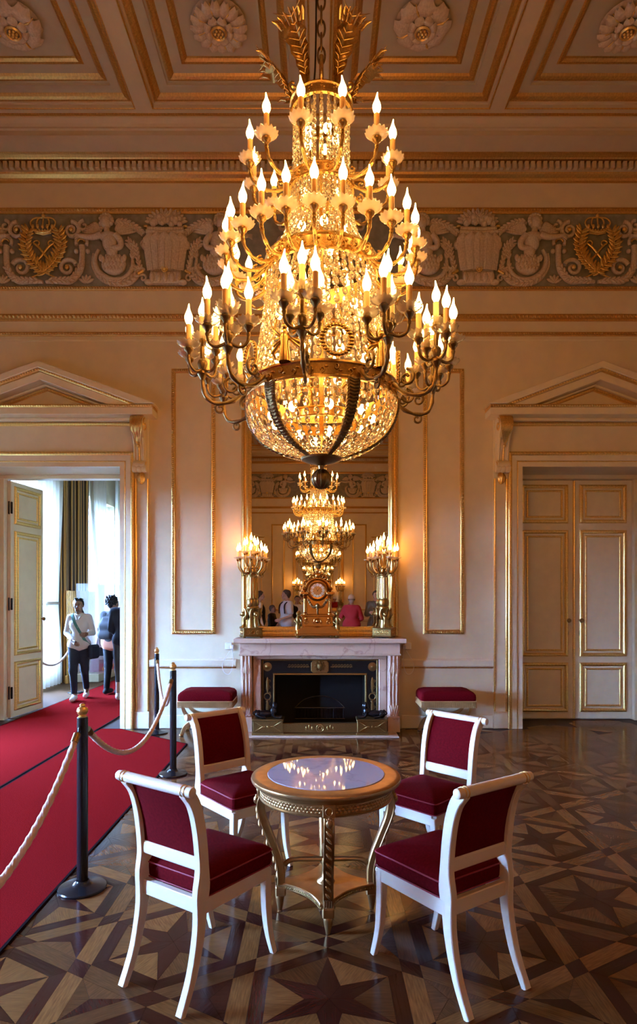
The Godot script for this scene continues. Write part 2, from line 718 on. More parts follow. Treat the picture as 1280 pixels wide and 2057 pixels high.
# beads set along a line, one every step
func bead_row(out: Array, a: Vector3, b: Vector3, step: float, turn: float) -> void:
	var m := int(a.distance_to(b) / step)
	var d := (b - a).normalized()
	var up := Vector3(0, 0, 1)
	var bs := Basis(d, up.cross(d).normalized(), up).rotated(up, turn)
	for i in m: out.append(Transform3D(bs, a + d * (i + 0.5) * step))

func build_end_walls() -> void:
	var leaf := MB.new().ellipsoid(Vector3.ZERO, Vector3(0.0115, 0.017, 0.011), 4, 6).mesh()
	var bead := MB.new().ellipsoid(Vector3.ZERO, Vector3(0.015, 0.017, 0.016), 4, 6).mesh()
	var egg := MB.new().ellipsoid(Vector3.ZERO, Vector3(0.017, 0.026, 0.02), 4, 6).mesh()
	for side in 2:
		var o: Node3D
		if side == 0: o = structure("wall_back", Vector3(0, 0, WALL_Z), 0.0, "cream fireplace wall with gilt panel frames and relief frieze")
		else: o = structure("wall_front", Vector3(2 * ROOM_MID_X, 0, 2 * ROOM_MID_Z - WALL_Z), PI, "opposite cream wall, seen only in the mirror")
		var a0 := DOOR_A - 0.91
		var a1 := DOOR_A + 0.91
		var b0 := DOOR_B - 0.885
		var b1 := DOOR_B + 0.885
		for r in [[-5.05, a0, -0.2, 7.9], [a0, a1, 3.27, 7.9], [a1, -0.56, -0.2, 7.9], [-0.56, 0.60, 0.70, 7.9], [0.60, b0, -0.2, 7.9], [b0, b1, 3.27, 7.9], [b1, 5.05, -0.2, 7.9]]:
			var b := MB.new()
			slab(b, r[0], r[1], r[2], r[3], -0.62, 0.0)
			part("wall_section", b, M.cream_paint, o)
		# upright panels framed in gilt moulding
		for r in [[-1.828, -1.279], [1.323, 1.835]]:
			var b := MB.new().mould(rect_path(r[0] + 0.026, r[1] - 0.026, 1.206, 4.474), frame_profile(0.052, 0.03), Vector3.BACK)
			var f := part("panel_frame", b, M.gold_leaf, o)
			var rows := []
			var x0: float = r[0] + 0.022
			var x1: float = r[1] - 0.022
			for s in [[Vector3(x0, 1.2, 0.026), Vector3(x1, 1.2, 0.026)], [Vector3(x1, 1.2, 0.026), Vector3(x1, 4.478, 0.026)], [Vector3(x1, 4.478, 0.026), Vector3(x0, 4.478, 0.026)], [Vector3(x0, 4.478, 0.026), Vector3(x0, 1.2, 0.026)]]:
				bead_row(rows, s[0], s[1], 0.024, 0.5)
			scatter("leaf_carving", leaf, M.gold_leaf, f, rows)
		# chair rail, skirting
		for r in [[a1 + 0.36, -1.02], [1.05, b0 - 0.36]]:
			var b := MB.new().mould([Vector3(r[0], 0.82, 0), Vector3(r[1], 0.82, 0)], [Vector2(-0.05, 0), Vector2(-0.05, 0.022), Vector2(-0.035, 0.03), Vector2(0.03, 0.034), Vector2(0.045, 0.02), Vector2(0.05, 0)], Vector3.BACK, false)
			part("chair_rail", b, M.trim_paint, o)
			b = MB.new().mould([Vector3(r[0], 0.758, 0), Vector3(r[1], 0.758, 0)], round_bar(0.016, 0.016), Vector3.BACK, false)
			part("gilt_fillet", b, M.old_gold, o)
			b = MB.new()
			slab(b, r[0], r[1], 0, 0.166, 0, 0.022, 0.006)
			part("skirting", b, M.trim_paint, o)
		# horizontal mouldings below the frieze
		var line := [Vector3(-5.05, 0, 0), Vector3(5.05, 0, 0)]
		for q in [[4.935, 0.05, 0.026, 0.034, "bead"], [5.14, 0.085, 0.04, 0.05, "egg"], [5.505, 0.05, 0.03, 0.034, "bead"], [6.475, 0.075, 0.035, 0.038, "bead"]]:
			var path := [line[0] + Vector3(0, q[0], 0), line[1] + Vector3(0, q[0], 0)]
			var f := part("gilt_moulding", MB.new().mould(path, frame_profile(q[1], q[2]), Vector3.BACK, false), M.old_gold, o)
			var rows := []
			bead_row(rows, path[0] + Vector3(0, 0.004, q[2] * 0.8), path[1] + Vector3(0, 0.004, q[2] * 0.8), q[3], 0.25)
			scatter("carved_beads", bead if q[4] == "bead" else egg, M.old_gold, f, rows)
		part("plain_fillet", MB.new().mould([Vector3(-5.05, 4.86, 0), Vector3(5.05, 4.86, 0)], [Vector2(-0.01, 0), Vector2(-0.008, 0.008), Vector2(0.008, 0.01), Vector2(0.01, 0)], Vector3.BACK, false), M.trim_paint, o)
		var g := MB.new()
		slab(g, -5.05, 5.05, 5.53, 6.44, 0.0, 0.006)
		part("frieze_ground", g, M.frieze_ground, o)
	build_door("door_1", DOOR_A, 0, true)
	build_door("door_2", DOOR_B, 0, false)
	build_door("door_3", DOOR_A, 1, false)
	build_door("door_4", DOOR_B, 1, false)

func place_end(o: Node3D, x: float, side: int) -> void:
	if side == 0: o.position = Vector3(x, 0, WALL_Z)
	else:
		o.position = Vector3(2 * ROOM_MID_X - x, 0, 2 * ROOM_MID_Z - WALL_Z)
		o.rotation.y = PI

func build_door(called: String, cx: float, side: int, open: bool) -> void:
	var o := structure(called, Vector3.ZERO, 0.0, "white and gilt double door under a triangular pediment" + (", one leaf open" if open else ""))
	place_end(o, cx, side)
	var hw := 0.91 if cx < 0 else 0.885
	var top := 3.27
	# architrave round the opening
	var path := [Vector3(hw, 0, 0), Vector3(hw, top, 0), Vector3(-hw, top, 0), Vector3(-hw, 0, 0)]
	part("architrave", MB.new().mould(path, [Vector2(-0.17, 0), Vector2(-0.17, 0.05), Vector2(-0.145, 0.055), Vector2(-0.075, 0.048), Vector2(-0.07, 0.036), Vector2(0, 0.036), Vector2(0, 0)], Vector3.BACK, false), M.trim_paint, o)
	var lines := [[-0.16, 0.045, 0.05, 0.022], [-0.064, 0.036, 0.014, 0.012]]
	for q in lines:
		var p2 := [Vector3(hw - q[0], 0, q[1]), Vector3(hw - q[0], top - q[0], q[1]), Vector3(-hw + q[0], top - q[0], q[1]), Vector3(-hw + q[0], 0, q[1])]
		part("gilt_fillet", MB.new().mould(p2, round_bar(q[2], q[3]), Vector3.BACK, false), M.gold_leaf, o)
	# lining of the deep opening, narrowing to the leaves
	var b := MB.new()
	slab(b, -hw, -hw + 0.1, 0, top, -0.62, -0.5)
	slab(b, hw - 0.1, hw, 0, top, -0.62, -0.5)
	part("door_stop", b, M.trim_paint, o)
	b = MB.new()
	slab(b, -hw, hw, 3.22, top, -0.62, -0.48)
	part("head_lining", b, M.trim_paint, o)
	# side strips and consoles
	for s in [-1, 1]:
		b = MB.new()
		slab(b, minf(s * (hw + 0.175), s * (hw + 0.36)), maxf(s * (hw + 0.175), s * (hw + 0.36)), 0.0, 3.87, 0, 0.02)
		part("pilaster", b, M.trim_paint, o)
		b = MB.new()
		slab(b, minf(s * (hw + 0.18), s * (hw + 0.37)), maxf(s * (hw + 0.18), s * (hw + 0.37)), 0.0, 0.21, 0.02, 0.045, 0.008)
		part("plinth_block", b, M.trim_paint, o)
		for e in [0.195, 0.345]:
			part("gilt_fillet", MB.new().mould([Vector3(s * (hw + e), 0.215, 0.02), Vector3(s * (hw + e), 3.12, 0.02)], round_bar(0.03 if e < 0.3 else 0.022, 0.02), Vector3.BACK, false), M.gold_leaf, o)
		console(o, s * (hw + 0.265))
	# frieze board, cornice and pediment
	b = MB.new()
	slab(b, -hw - 0.17, hw + 0.17, 3.46, 3.79, 0.0, 0.03)
	part("door_frieze", b, M.cream_paint, o)
	part("gilt_moulding", MB.new().mould([Vector3(-hw - 0.17, 3.80, 0.02), Vector3(hw + 0.17, 3.80, 0.02)], round_bar(0.05, 0.035), Vector3.BACK, false), M.gold_leaf, o)
	b = MB.new()
	slab(b, -hw - 0.17, hw + 0.17, 3.825, 3.865, 0.0, 0.10, 0.01)
	part("bed_moulding", b, M.trim_paint, o)
	var w := hw + 0.46
	b = MB.new()
	slab(b, -w, w, 3.862, 3.945, 0.0, 0.25, 0.004)
	part("cornice", b, M.trim_paint, o)
	var rows := []
	bead_row(rows, Vector3(-w + 0.02, 3.963, 0.25), Vector3(w - 0.02, 3.963, 0.25), 0.03, 0.4)
	b = MB.new().mould([Vector3(-w, 3.963, 0), Vector3(w, 3.963, 0)], [Vector2(-0.02, 0), Vector2(-0.018, 0.255), Vector2(0.0, 0.268), Vector2(0.018, 0.26), Vector2(0.02, 0)], Vector3.BACK, false)
	var gm := part("carved_gilt_moulding", b, M.gold_leaf, o)
	scatter("carved_beads", MB.new().ellipsoid(Vector3.ZERO, Vector3(0.013, 0.02, 0.024), 4, 6).mesh(), M.gold_leaf, gm, rows)
	# raking cornice
	var ax := 4.50
	var lo := 3.985
	var wl := w + 0.03
	var k := (ax - lo) / wl
	var yat := func(x: float, drop: float) -> float: return ax - drop - absf(x) * k
	for lay in [[0.0, 0.085, 0.30, M.trim_paint, "raking_cornice"], [0.085, 0.115, 0.275, M.gold_leaf, "raking_gilt_moulding"], [0.115, 0.215, 0.24, M.trim_paint, "raking_band"], [0.215, 0.245, 0.10, M.trim_paint, "raking_inner_band"], [0.245, 0.285, 0.06, M.gold_leaf, "tympanum_fillet"]]:
		var d0: float = lay[0]
		var d1: float = lay[1]
		var xe0: float = minf(wl, (ax - d0 - lo) / k)
		var xe1: float = minf(wl, (ax - d1 - lo) / k)
		var poly := PackedVector2Array([Vector2(-xe0, yat.call(xe0, d0)), Vector2(-xe1, yat.call(xe1, d1)), Vector2(0, ax - d1), Vector2(xe1, yat.call(xe1, d1)), Vector2(xe0, yat.call(xe0, d0)), Vector2(0, ax - d0)])
		part(lay[4], MB.new().plate(poly, 0.0, lay[2], 0.008), lay[3], o)
	var poly := PackedVector2Array([Vector2(-wl * 0.5, lo), Vector2(wl * 0.5, lo), Vector2(0, ax - 0.28)])
	part("tympanum", MB.new().plate(poly, 0.0, 0.015), M.cream_paint, o)
	var r2 := []
	for s in [-1, 1]:
		bead_row(r2, Vector3(s * 0.02, ax - 0.10, 0.277), Vector3(s * (wl - 0.25), ax - 0.10 - (wl - 0.25) * k, 0.277), 0.032, 0.4)
	scatter("raking_beads", MB.new().ellipsoid(Vector3.ZERO, Vector3(0.013, 0.016, 0.01), 4, 6).mesh(), M.gold_leaf, o, r2)
	# leaves
	for s in [-1, 1]:
		if open:
			var turn: float = deg_to_rad(83.0) if s < 0 else deg_to_rad(-88.0)
			var hinge := Vector3(s * 0.785, 0, -0.59)
			var leaf := door_leaf(o, Transform3D(Basis(Vector3.UP, turn if s < 0 else turn), hinge), s)
			for y in [0.35, 1.55, 2.85]:
				var hb := MB.new().box(Vector3(-s * 0.012, y, 0.03), Vector3(0.03, 0.16, 0.02), 0.004)
				hb.lathe([Vector2(0.0, y - 0.09), Vector2(0.012, y - 0.085), Vector2(0.012, y + 0.085), Vector2(0.0, y + 0.09)], 8)
				part("hinge", hb, M.black_bronze, leaf)
		else:
			door_leaf(o, Transform3D(Basis(), Vector3(s * 0.785, 0, -0.59)), s)
	if not open:
		b = MB.new().mould([Vector3(0, 0.02, -0.565), Vector3(0, 3.2, -0.565)], round_bar(0.032, 0.03), Vector3.BACK, false)
		part("gilt_astragal", b, M.gold_leaf, o)
		b = MB.new()
		slab(b, -hw, hw, -0.2, 3.4, -0.70, -0.62)
		part("blind_backing", b, M.trim_paint, o)

# leaf hinged at its origin, reaching 0.785 towards -s x, front face +z
func door_leaf(o: Node3D, xf: Transform3D, s: int) -> Node3D:
	var l := knot("door_leaf", o, xf)
	var b := MB.new()
	var wd := 0.78
	slab(b, minf(0, -s * wd), maxf(0, -s * wd), 0.015, 3.215, -0.025, 0.025, 0.004)
	part("slab", b, M.trim_paint, l)
	for q in [[2.66, 3.13], [0.87, 2.52], [0.125, 0.74]]:
		for ff in [1, -1]:
			for e in [0.0, 0.062]:
				var x0: float = minf(-s * (0.10 + e), -s * (0.685 - e))
				var x1: float = maxf(-s * (0.10 + e), -s * (0.685 - e))
				var p := rect_path(x0, x1, q[0] + e, q[1] - e, 0.025 * ff)
				if ff < 0: p.reverse()
				part("gilt_panel_moulding", MB.new().mould(p, round_bar(0.048 if e == 0.0 else 0.026, 0.024 if e == 0.0 else 0.014), Vector3(0, 0, ff)), M.gold_leaf, l)
	for ff in [1, -1]:
		b = MB.new().at(-s * 0.70, 1.33, 0.025 * ff)
		b.t.basis = Basis(Vector3.RIGHT, PI / 2 * ff)
		b.lathe([Vector2(0.022, 0), Vector2(0.022, 0.006), Vector2(0.01, 0.01), Vector2(0.01, 0.04), Vector2(0.026, 0.05), Vector2(0.03, 0.062), Vector2(0.022, 0.075), Vector2(0.0, 0.08)], 14)
		part("door_knob", b, M.dull_brass, l)
		b = MB.new()
		var e := PackedVector2Array()
		for a in arc(Vector2(0, 0), 1.0, 0, 330, 11): e.append(Vector2(a.x * 0.014 - s * 0.70, a.y * 0.05 + 1.16))
		b.plate(e, 0.0, 0.006)
		var pl := part("escutcheon", b, M.black_bronze, l)
		pl.position.z = 0.025 if ff > 0 else -0.031
	return l

# scrolled console under the cornice of a door
func console(o: Node3D, x: float) -> void:
	var c := knot("console", o, Transform3D(Basis(), Vector3(x, 3.08, 0.02)))
	# side outline in (z, y): a scroll at the top running out, a small scroll at the foot
	var outl := []
	outl.append_array([Vector2(0, 0.12), Vector2(0, 0.78), Vector2(0.16, 0.78)])
	outl.append_array(arc(Vector2(0.145, 0.67), 0.10, 70, -60, 8))
	outl.append_array([Vector2(0.13, 0.5), Vector2(0.09, 0.34), Vector2(0.075, 0.26)])
	outl.append_array(arc(Vector2(0.07, 0.19), 0.055, 50, -90, 6))
	var poly := PackedVector2Array(outl)
	var b := MB.new()
	b.t = Transform3D(Basis(Vector3(0, 0, 1), Vector3(0, 1, 0), Vector3(-1, 0, 0)), Vector3(0.075, 0, 0))
	b.plate(poly, 0.0, 0.15, 0.006)
	part("scroll_body", b, M.trim_paint, c)
	# flutes: proud ribs down the front
	for s in [-0.055, 0.0, 0.055]:
		var pts := curve([Vector3(s, 0.52, 0.15), Vector3(s, 0.42, 0.118), Vector3(s, 0.32, 0.092), Vector3(s, 0.25, 0.088)], 4)
		part("rib", MB.new().tube(pts, 0.013, 6), M.trim_paint if s != 0.0 else M.gold_leaf, c)
	# gilt leaf over the top scroll
	b = MB.new()
	var pp := PackedVector3Array()
	var prof := [Vector2(0.17, 0.782), Vector2(0.215, 0.76), Vector2(0.255, 0.69), Vector2(0.25, 0.60), Vector2(0.205, 0.54), Vector2(0.175, 0.47), Vector2(0.165, 0.43)]
	var wid := [0.078, 0.08, 0.078, 0.07, 0.045, 0.03, 0.004]
	for i in prof.size():
		for j in 9:
			var u := (j - 4) / 4.0
			pp.append(Vector3(u * wid[i], prof[i].y, prof[i].x + 0.008 * cos(u * PI * 3.5)))
	b.grid(pp, prof.size(), 9, false, true)
	part("acanthus_leaf", b, M.gold_leaf, c)
	b = MB.new()
	b.ellipsoid(Vector3(0, 0.42, 0.14), Vector3(0.022, 0.022, 0.02), 6, 10)
	part("boss", b, M.gold_leaf, c)
	for s in [-1, 1]:
		var sp := arc(Vector2(0.145, 0.67), 0.085, 90, -360, 22, 0.012)
		var pts := []
		for q in sp: pts.append(Vector3(s * 0.077, q.y, q.x))
		part("volute", MB.new().tube(pts, 0.011, 5), M.gold_leaf, c)
		sp = arc(Vector2(0.065, 0.19), 0.045, 90, -300, 14, 0.008)
		pts = []
		for q in sp: pts.append(Vector3(s * 0.077, q.y, q.x))
		part("volute", MB.new().tube(pts, 0.008, 5), M.gold_leaf, c)
	b = MB.new().at(0, 0.155, 0.075)
	b.t.basis = Basis(Vector3(0, 0, 1), PI / 2)
	b.lathe([Vector2(0.0, -0.085), Vector2(0.05, -0.085), Vector2(0.055, -0.05), Vector2(0.045, -0.03), Vector2(0.055, 0.0), Vector2(0.045, 0.03), Vector2(0.055, 0.05), Vector2(0.05, 0.085), Vector2(0.0, 0.085)], 14)
	part("foot_scroll", b, M.trim_paint, c)
	# gilt drop leaf
	b = MB.new()
	pp = PackedVector3Array()
	var py := [0.115, 0.08, 0.04, 0.0, -0.03]
	var pw := [0.03, 0.05, 0.052, 0.04, 0.012]
	var pz := [0.05, 0.07, 0.075, 0.06, 0.035]
	for i in 5:
		for j in 9:
			var u := (j - 4) / 4.0
			pp.append(Vector3(u * pw[i], py[i], pz[i] - absf(u) * 0.04 + 0.006 * cos(u * PI * 3)))
	b.grid(pp, 5, 9, false, true)
	part("drop_leaf", b, M.gold_leaf, c)

# ---------------------------------------------------------------- ceiling
func build_ceiling() -> void:
	var o := structure("ceiling", Vector3.ZERO, 0.0, "coffered ceiling of painted beams with gilt mouldings and rosettes")
	var b := MB.new()
	slab(b, -5.6, 5.5, 7.62, 7.9, -8.5, FRONT_Z + 0.6)
	part("slab", b, M.ceiling_panel, o)
	# beams: a plate between the coffers, undersides at 7.22
	var xs := [[-4.0, -2.08], [-1.89, -0.08], [0.12, 1.974], [2.14, 4.06]]
	var zs := []
	for k in 7: zs.append([-7.12 + k * 2.12, -7.12 + k * 2.12 + 1.92])
	var xe := [-4.52, -4.0, -2.08, -1.89, -0.08, 0.12, 1.974, 2.14, 4.06, 4.52]
	for k in range(0, 10, 2):
		b = MB.new()
		slab(b, xe[k], xe[k + 1], 7.22, 7.5, -7.3, 7.9)
		part("beam", b, M.ceiling_beam, o)
	var ze := [-7.3, -7.12]
	for k in 7:
		ze.append(zs[k][1])
		ze.append(zs[k + 1][0] if k < 6 else 7.9)
	ze.pop_front(); ze.pop_front()
	ze.push_front(-7.12); ze.push_front(-7.3)
	for k in range(0, ze.size(), 2):
		b = MB.new()
		slab(b, -4.52, 4.52, 7.221, 7.5, ze[k], ze[k + 1])
		part("cross_beam", b, M.ceiling_beam, o)
	# one coffer, then copies
	var protos := []
	for c in 4:
		var w: float = xs[c][1] - xs[c][0]
		protos.append(coffer_meshes(w, 1.92))
	var ro := [rosette_meshes(0), rosette_meshes(1)]
	for c in 4:
		for r in 7:
			var x: float = (xs[c][0] + xs[c][1]) / 2
			var z: float = (zs[r][0] + zs[r][1]) / 2
			var k := knot("coffer", o, Transform3D(Basis(), Vector3(x, 7.22, z)))
			for q in protos[c]: part(q[0], q[1], q[2], k)
			var kind := (c + r) % 2
			var rs := shape("rosette", ro[kind][0], M.relief_plaster, k, Transform3D(Basis(), Vector3(0, 0.155, -0.05)))
			rs.set_meta("label", "carved acanthus rosette" if kind == 0 else "carved daisy rosette with rounded petals")
			shape("rosette_gilding", ro[kind][1], M.gold_leaf, k, Transform3D(Basis(), Vector3(0, 0.155, -0.05)))
	# cornice swept round the four walls; profile as (out from the wall, height)
	o = structure("trim_1", Vector3.ZERO, 0.0, "painted and gilt cornice with a row of dentils")
	var segs := [
		["gilt_cyma", M.old_gold, [Vector2(0.0, 6.83), Vector2(0.035, 6.835), Vector2(0.05, 6.86), Vector2(0.085, 6.885), Vector2(0.10, 6.905)]],
		["dentil_ground", M.ceiling_beam, [Vector2(0.10, 6.905), Vector2(0.10, 7.005)]],
		["gilt_ovolo", M.old_gold, [Vector2(0.10, 7.005), Vector2(0.175, 7.008), Vector2(0.19, 7.02), Vector2(0.22, 7.034), Vector2(0.25, 7.045)]],
		["soffit", M.ceiling_beam, [Vector2(0.25, 7.045), Vector2(0.515, 7.046)]],
		["corona", M.ceiling_beam, [Vector2(0.515, 7.046), Vector2(0.515, 7.10), Vector2(0.545, 7.105), Vector2(0.545, 7.125), Vector2(0.56, 7.15), Vector2(0.60, 7.185), Vector2(0.605, 7.20)]],
		["gilt_fillet", M.old_gold, [Vector2(0.605, 7.20), Vector2(0.625, 7.203), Vector2(0.625, 7.225)]],
	]
	var loop := [Vector3(-SIDE_X, 0, WALL_Z), Vector3(SIDE_X, 0, WALL_Z), Vector3(SIDE_X, 0, FRONT_Z), Vector3(-SIDE_X, 0, FRONT_Z)]
	for s in segs:
		b = MB.new()
		for i in 4:
			var p0: Vector3 = loop[i]
			var p1: Vector3 = loop[(i + 1) % 4]
			var d0: Vector3 = (p0 - loop[(i + 3) % 4]).normalized()
			var d1: Vector3 = (p1 - p0).normalized()
			var d2: Vector3 = (loop[(i + 2) % 4] - p1).normalized()
			for k in s[2].size() - 1:
				var q0: Vector2 = s[2][k]
				var q1: Vector2 = s[2][k + 1]
				var m0 := d1 - d0
				var m1 := d2 - d1
				b.quad(p0 + m0 * q0.x + Vector3.UP * q0.y, p1 + m1 * q0.x + Vector3.UP * q0.y, p1 + m1 * q1.x + Vector3.UP * q1.y, p0 + m0 * q1.x + Vector3.UP * q1.y)
		part(s[0], b, s[1], o)
	# dentils: the ones along the back wall one by one, the other walls joined
	var dm := MB.new().box(Vector3.ZERO, Vector3(0.05, 0.082, 0.06), 0.004).mesh()
	var rest := []
	for i in 130:
		var x := -4.9 + i * 0.0755
		shape("dentil", dm, M.ceiling_beam, o, Transform3D(Basis(), Vector3(x, 6.96, WALL_Z + 0.13)))
		rest.append(Transform3D(Basis(), Vector3(x, 6.96, FRONT_Z - 0.13)))
	for i in 208:
		for s in [-1, 1]:
			rest.append(Transform3D(Basis(Vector3.UP, PI / 2), Vector3(s * (SIDE_X - 0.13), 6.96, -7.6 + i * 0.0755)))
	scatter("dentils_of_other_walls", dm, M.ceiling_beam, o, rest)

func coffer_meshes(w: float, d: float) -> Array:
	# stepped frame; underside view, path counter-clockwise seen from below
	var out := []
	var ring := func(inset: float) -> Array:
		var x := w / 2 - inset
		var z := d / 2 - inset
		return [Vector3(-x, 0, -z), Vector3(x, 0, -z), Vector3(x, 0, z), Vector3(-x, 0, z)]
	# each layer: list of (inset, height above the beam underside)
	var layers := [
		["gilt_fillet", M.old_gold, [Vector2(0.0, 0.0), Vector2(0.012, -0.004), Vector2(0.018, 0.004)]],
		["fascia", M.ceiling_beam, [Vector2(0.018, 0.004), Vector2(0.02, 0.04), Vector2(0.035, 0.044), Vector2(0.04, 0.06)]],
		["gilt_cyma", M.old_gold, [Vector2(0.04, 0.06), Vector2(0.07, 0.056), Vector2(0.10, 0.068), Vector2(0.117, 0.09), Vector2(0.12, 0.095)]],
		["step", M.ceiling_panel, [Vector2(0.12, 0.095), Vector2(0.22, 0.095), Vector2(0.225, 0.12), Vector2(0.245, 0.122)]],
		["gilt_ovolo", M.old_gold, [Vector2(0.245, 0.122), Vector2(0.27, 0.117), Vector2(0.30, 0.128), Vector2(0.318, 0.148)]],
		["inner_step", M.ceiling_panel, [Vector2(0.318, 0.148), Vector2(0.43, 0.148)]],
		["gilt_bead", M.old_gold, [Vector2(0.43, 0.148), Vector2(0.445, 0.138), Vector2(0.47, 0.138), Vector2(0.495, 0.158), Vector2(0.50, 0.175)]],
		["coffer_panel", M.ceiling_panel, [Vector2(0.50, 0.175), Vector2(d / 2 - 0.001, 0.175)]],
	]
	for l in layers:
		var b := MB.new()
		var pr: Array = l[2]
		for k in pr.size() - 1:
			var r0: Array = ring.call(pr[k].x)
			var r1: Array = ring.call(minf(pr[k + 1].x, w / 2 - 0.001))
			for i in 4:
				var j := (i + 1) % 4
				var u0: Vector3 = Vector3.UP * pr[k].y
				var u1: Vector3 = Vector3.UP * pr[k + 1].y
				b.quad(r0[i] + u0, r0[j] + u0, r1[j] + u1, r1[i] + u1)
		out.append([l[0], b.mesh(), l[1]])
	return out

# hanging flower of plaster; y down from the panel. kind 0: jagged acanthus, 1: rounded daisy
func rosette_meshes(kind: int) -> Array:
	var b := MB.new()
	var g := MB.new()
	var count := 8 if kind == 0 else 16
	for ring in 2:
		for i in count if ring == 0 else 8:
			var m := count if ring == 0 else 8
			var a := TAU * (i + 0.5 * ring) / m
			var r0 := 0.05
			var r1 := 0.285 if ring == 0 else 0.15
			var half := PI / m * (1.12 if ring == 0 else 1.0)
			var p := PackedVector3Array()
			for u in 7:
				var f := u / 6.0
				var r := lerpf(r0, r1, f)
				var y := -0.02 - 0.065 * sin(f * PI * 0.8) - 0.03 * ring if kind == 1 else -0.03 - 0.06 * sin(f * PI * 0.85) - 0.035 * ring
				if f > 0.85: y += 0.012
				var wdt := r * tan(half) * (sqrt(maxf(0.02, 1.0 - pow(maxf(0.0, f - 0.62) / 0.40, 2.0))))
				if kind == 0 and ring == 0: wdt *= 1.0 + 0.22 * (1.0 if u % 2 == 0 else -1.0) * (1.0 if u > 1 else 0.0)
				for v in 7:
					var s := (v - 3) / 3.0
					var cupped := (-0.022 * s * s if kind == 0 else 0.026 * (1.0 - s * s)) * f
					p.append(Vector3(r * cos(a) - s * wdt * sin(a), y - cupped, r * sin(a) + s * wdt * cos(a)))
			b.grid(p, 7, 7, false, true)
			if ring == 0 and i % 2 == 0:
				var tip := Vector3(cos(a + PI / m), 0, sin(a + PI / m))
				g.tube([tip * 0.13 + Vector3(0, -0.075, 0), tip * 0.2 + Vector3(0, -0.085, 0), tip * 0.262 + Vector3(0, -0.055, 0)], [0.004, 0.013, 0.005], 6)
	b.t = Transform3D(Basis(Vector3.RIGHT, PI), Vector3.ZERO)
	b.lathe([Vector2(0.27, 0.0), Vector2(0.22, 0.03), Vector2(0.08, 0.06), Vector2(0.07, 0.1), Vector2(0.0, 0.11)], 20)
	g.t = b.t
	g.lathe([Vector2(0.072, 0.10), Vector2(0.082, 0.115), Vector2(0.07, 0.13), Vector2(0.058, 0.12)], 18)
	for i in 6: g.ellipsoid(Vector3(cos(TAU * i / 6) * 0.036, 0.118, sin(TAU * i / 6) * 0.036), Vector3(0.017, 0.02, 0.017), 5, 7)
	g.ellipsoid(Vector3(0, 0.118, 0), Vector3(0.018, 0.024, 0.018), 5, 8)
	return [b.mesh(), g.mesh()]

# ---------------------------------------------------------------- floor
const FLOOR_C := Vector2(0.046, -2.52)
const PITCH := 0.84

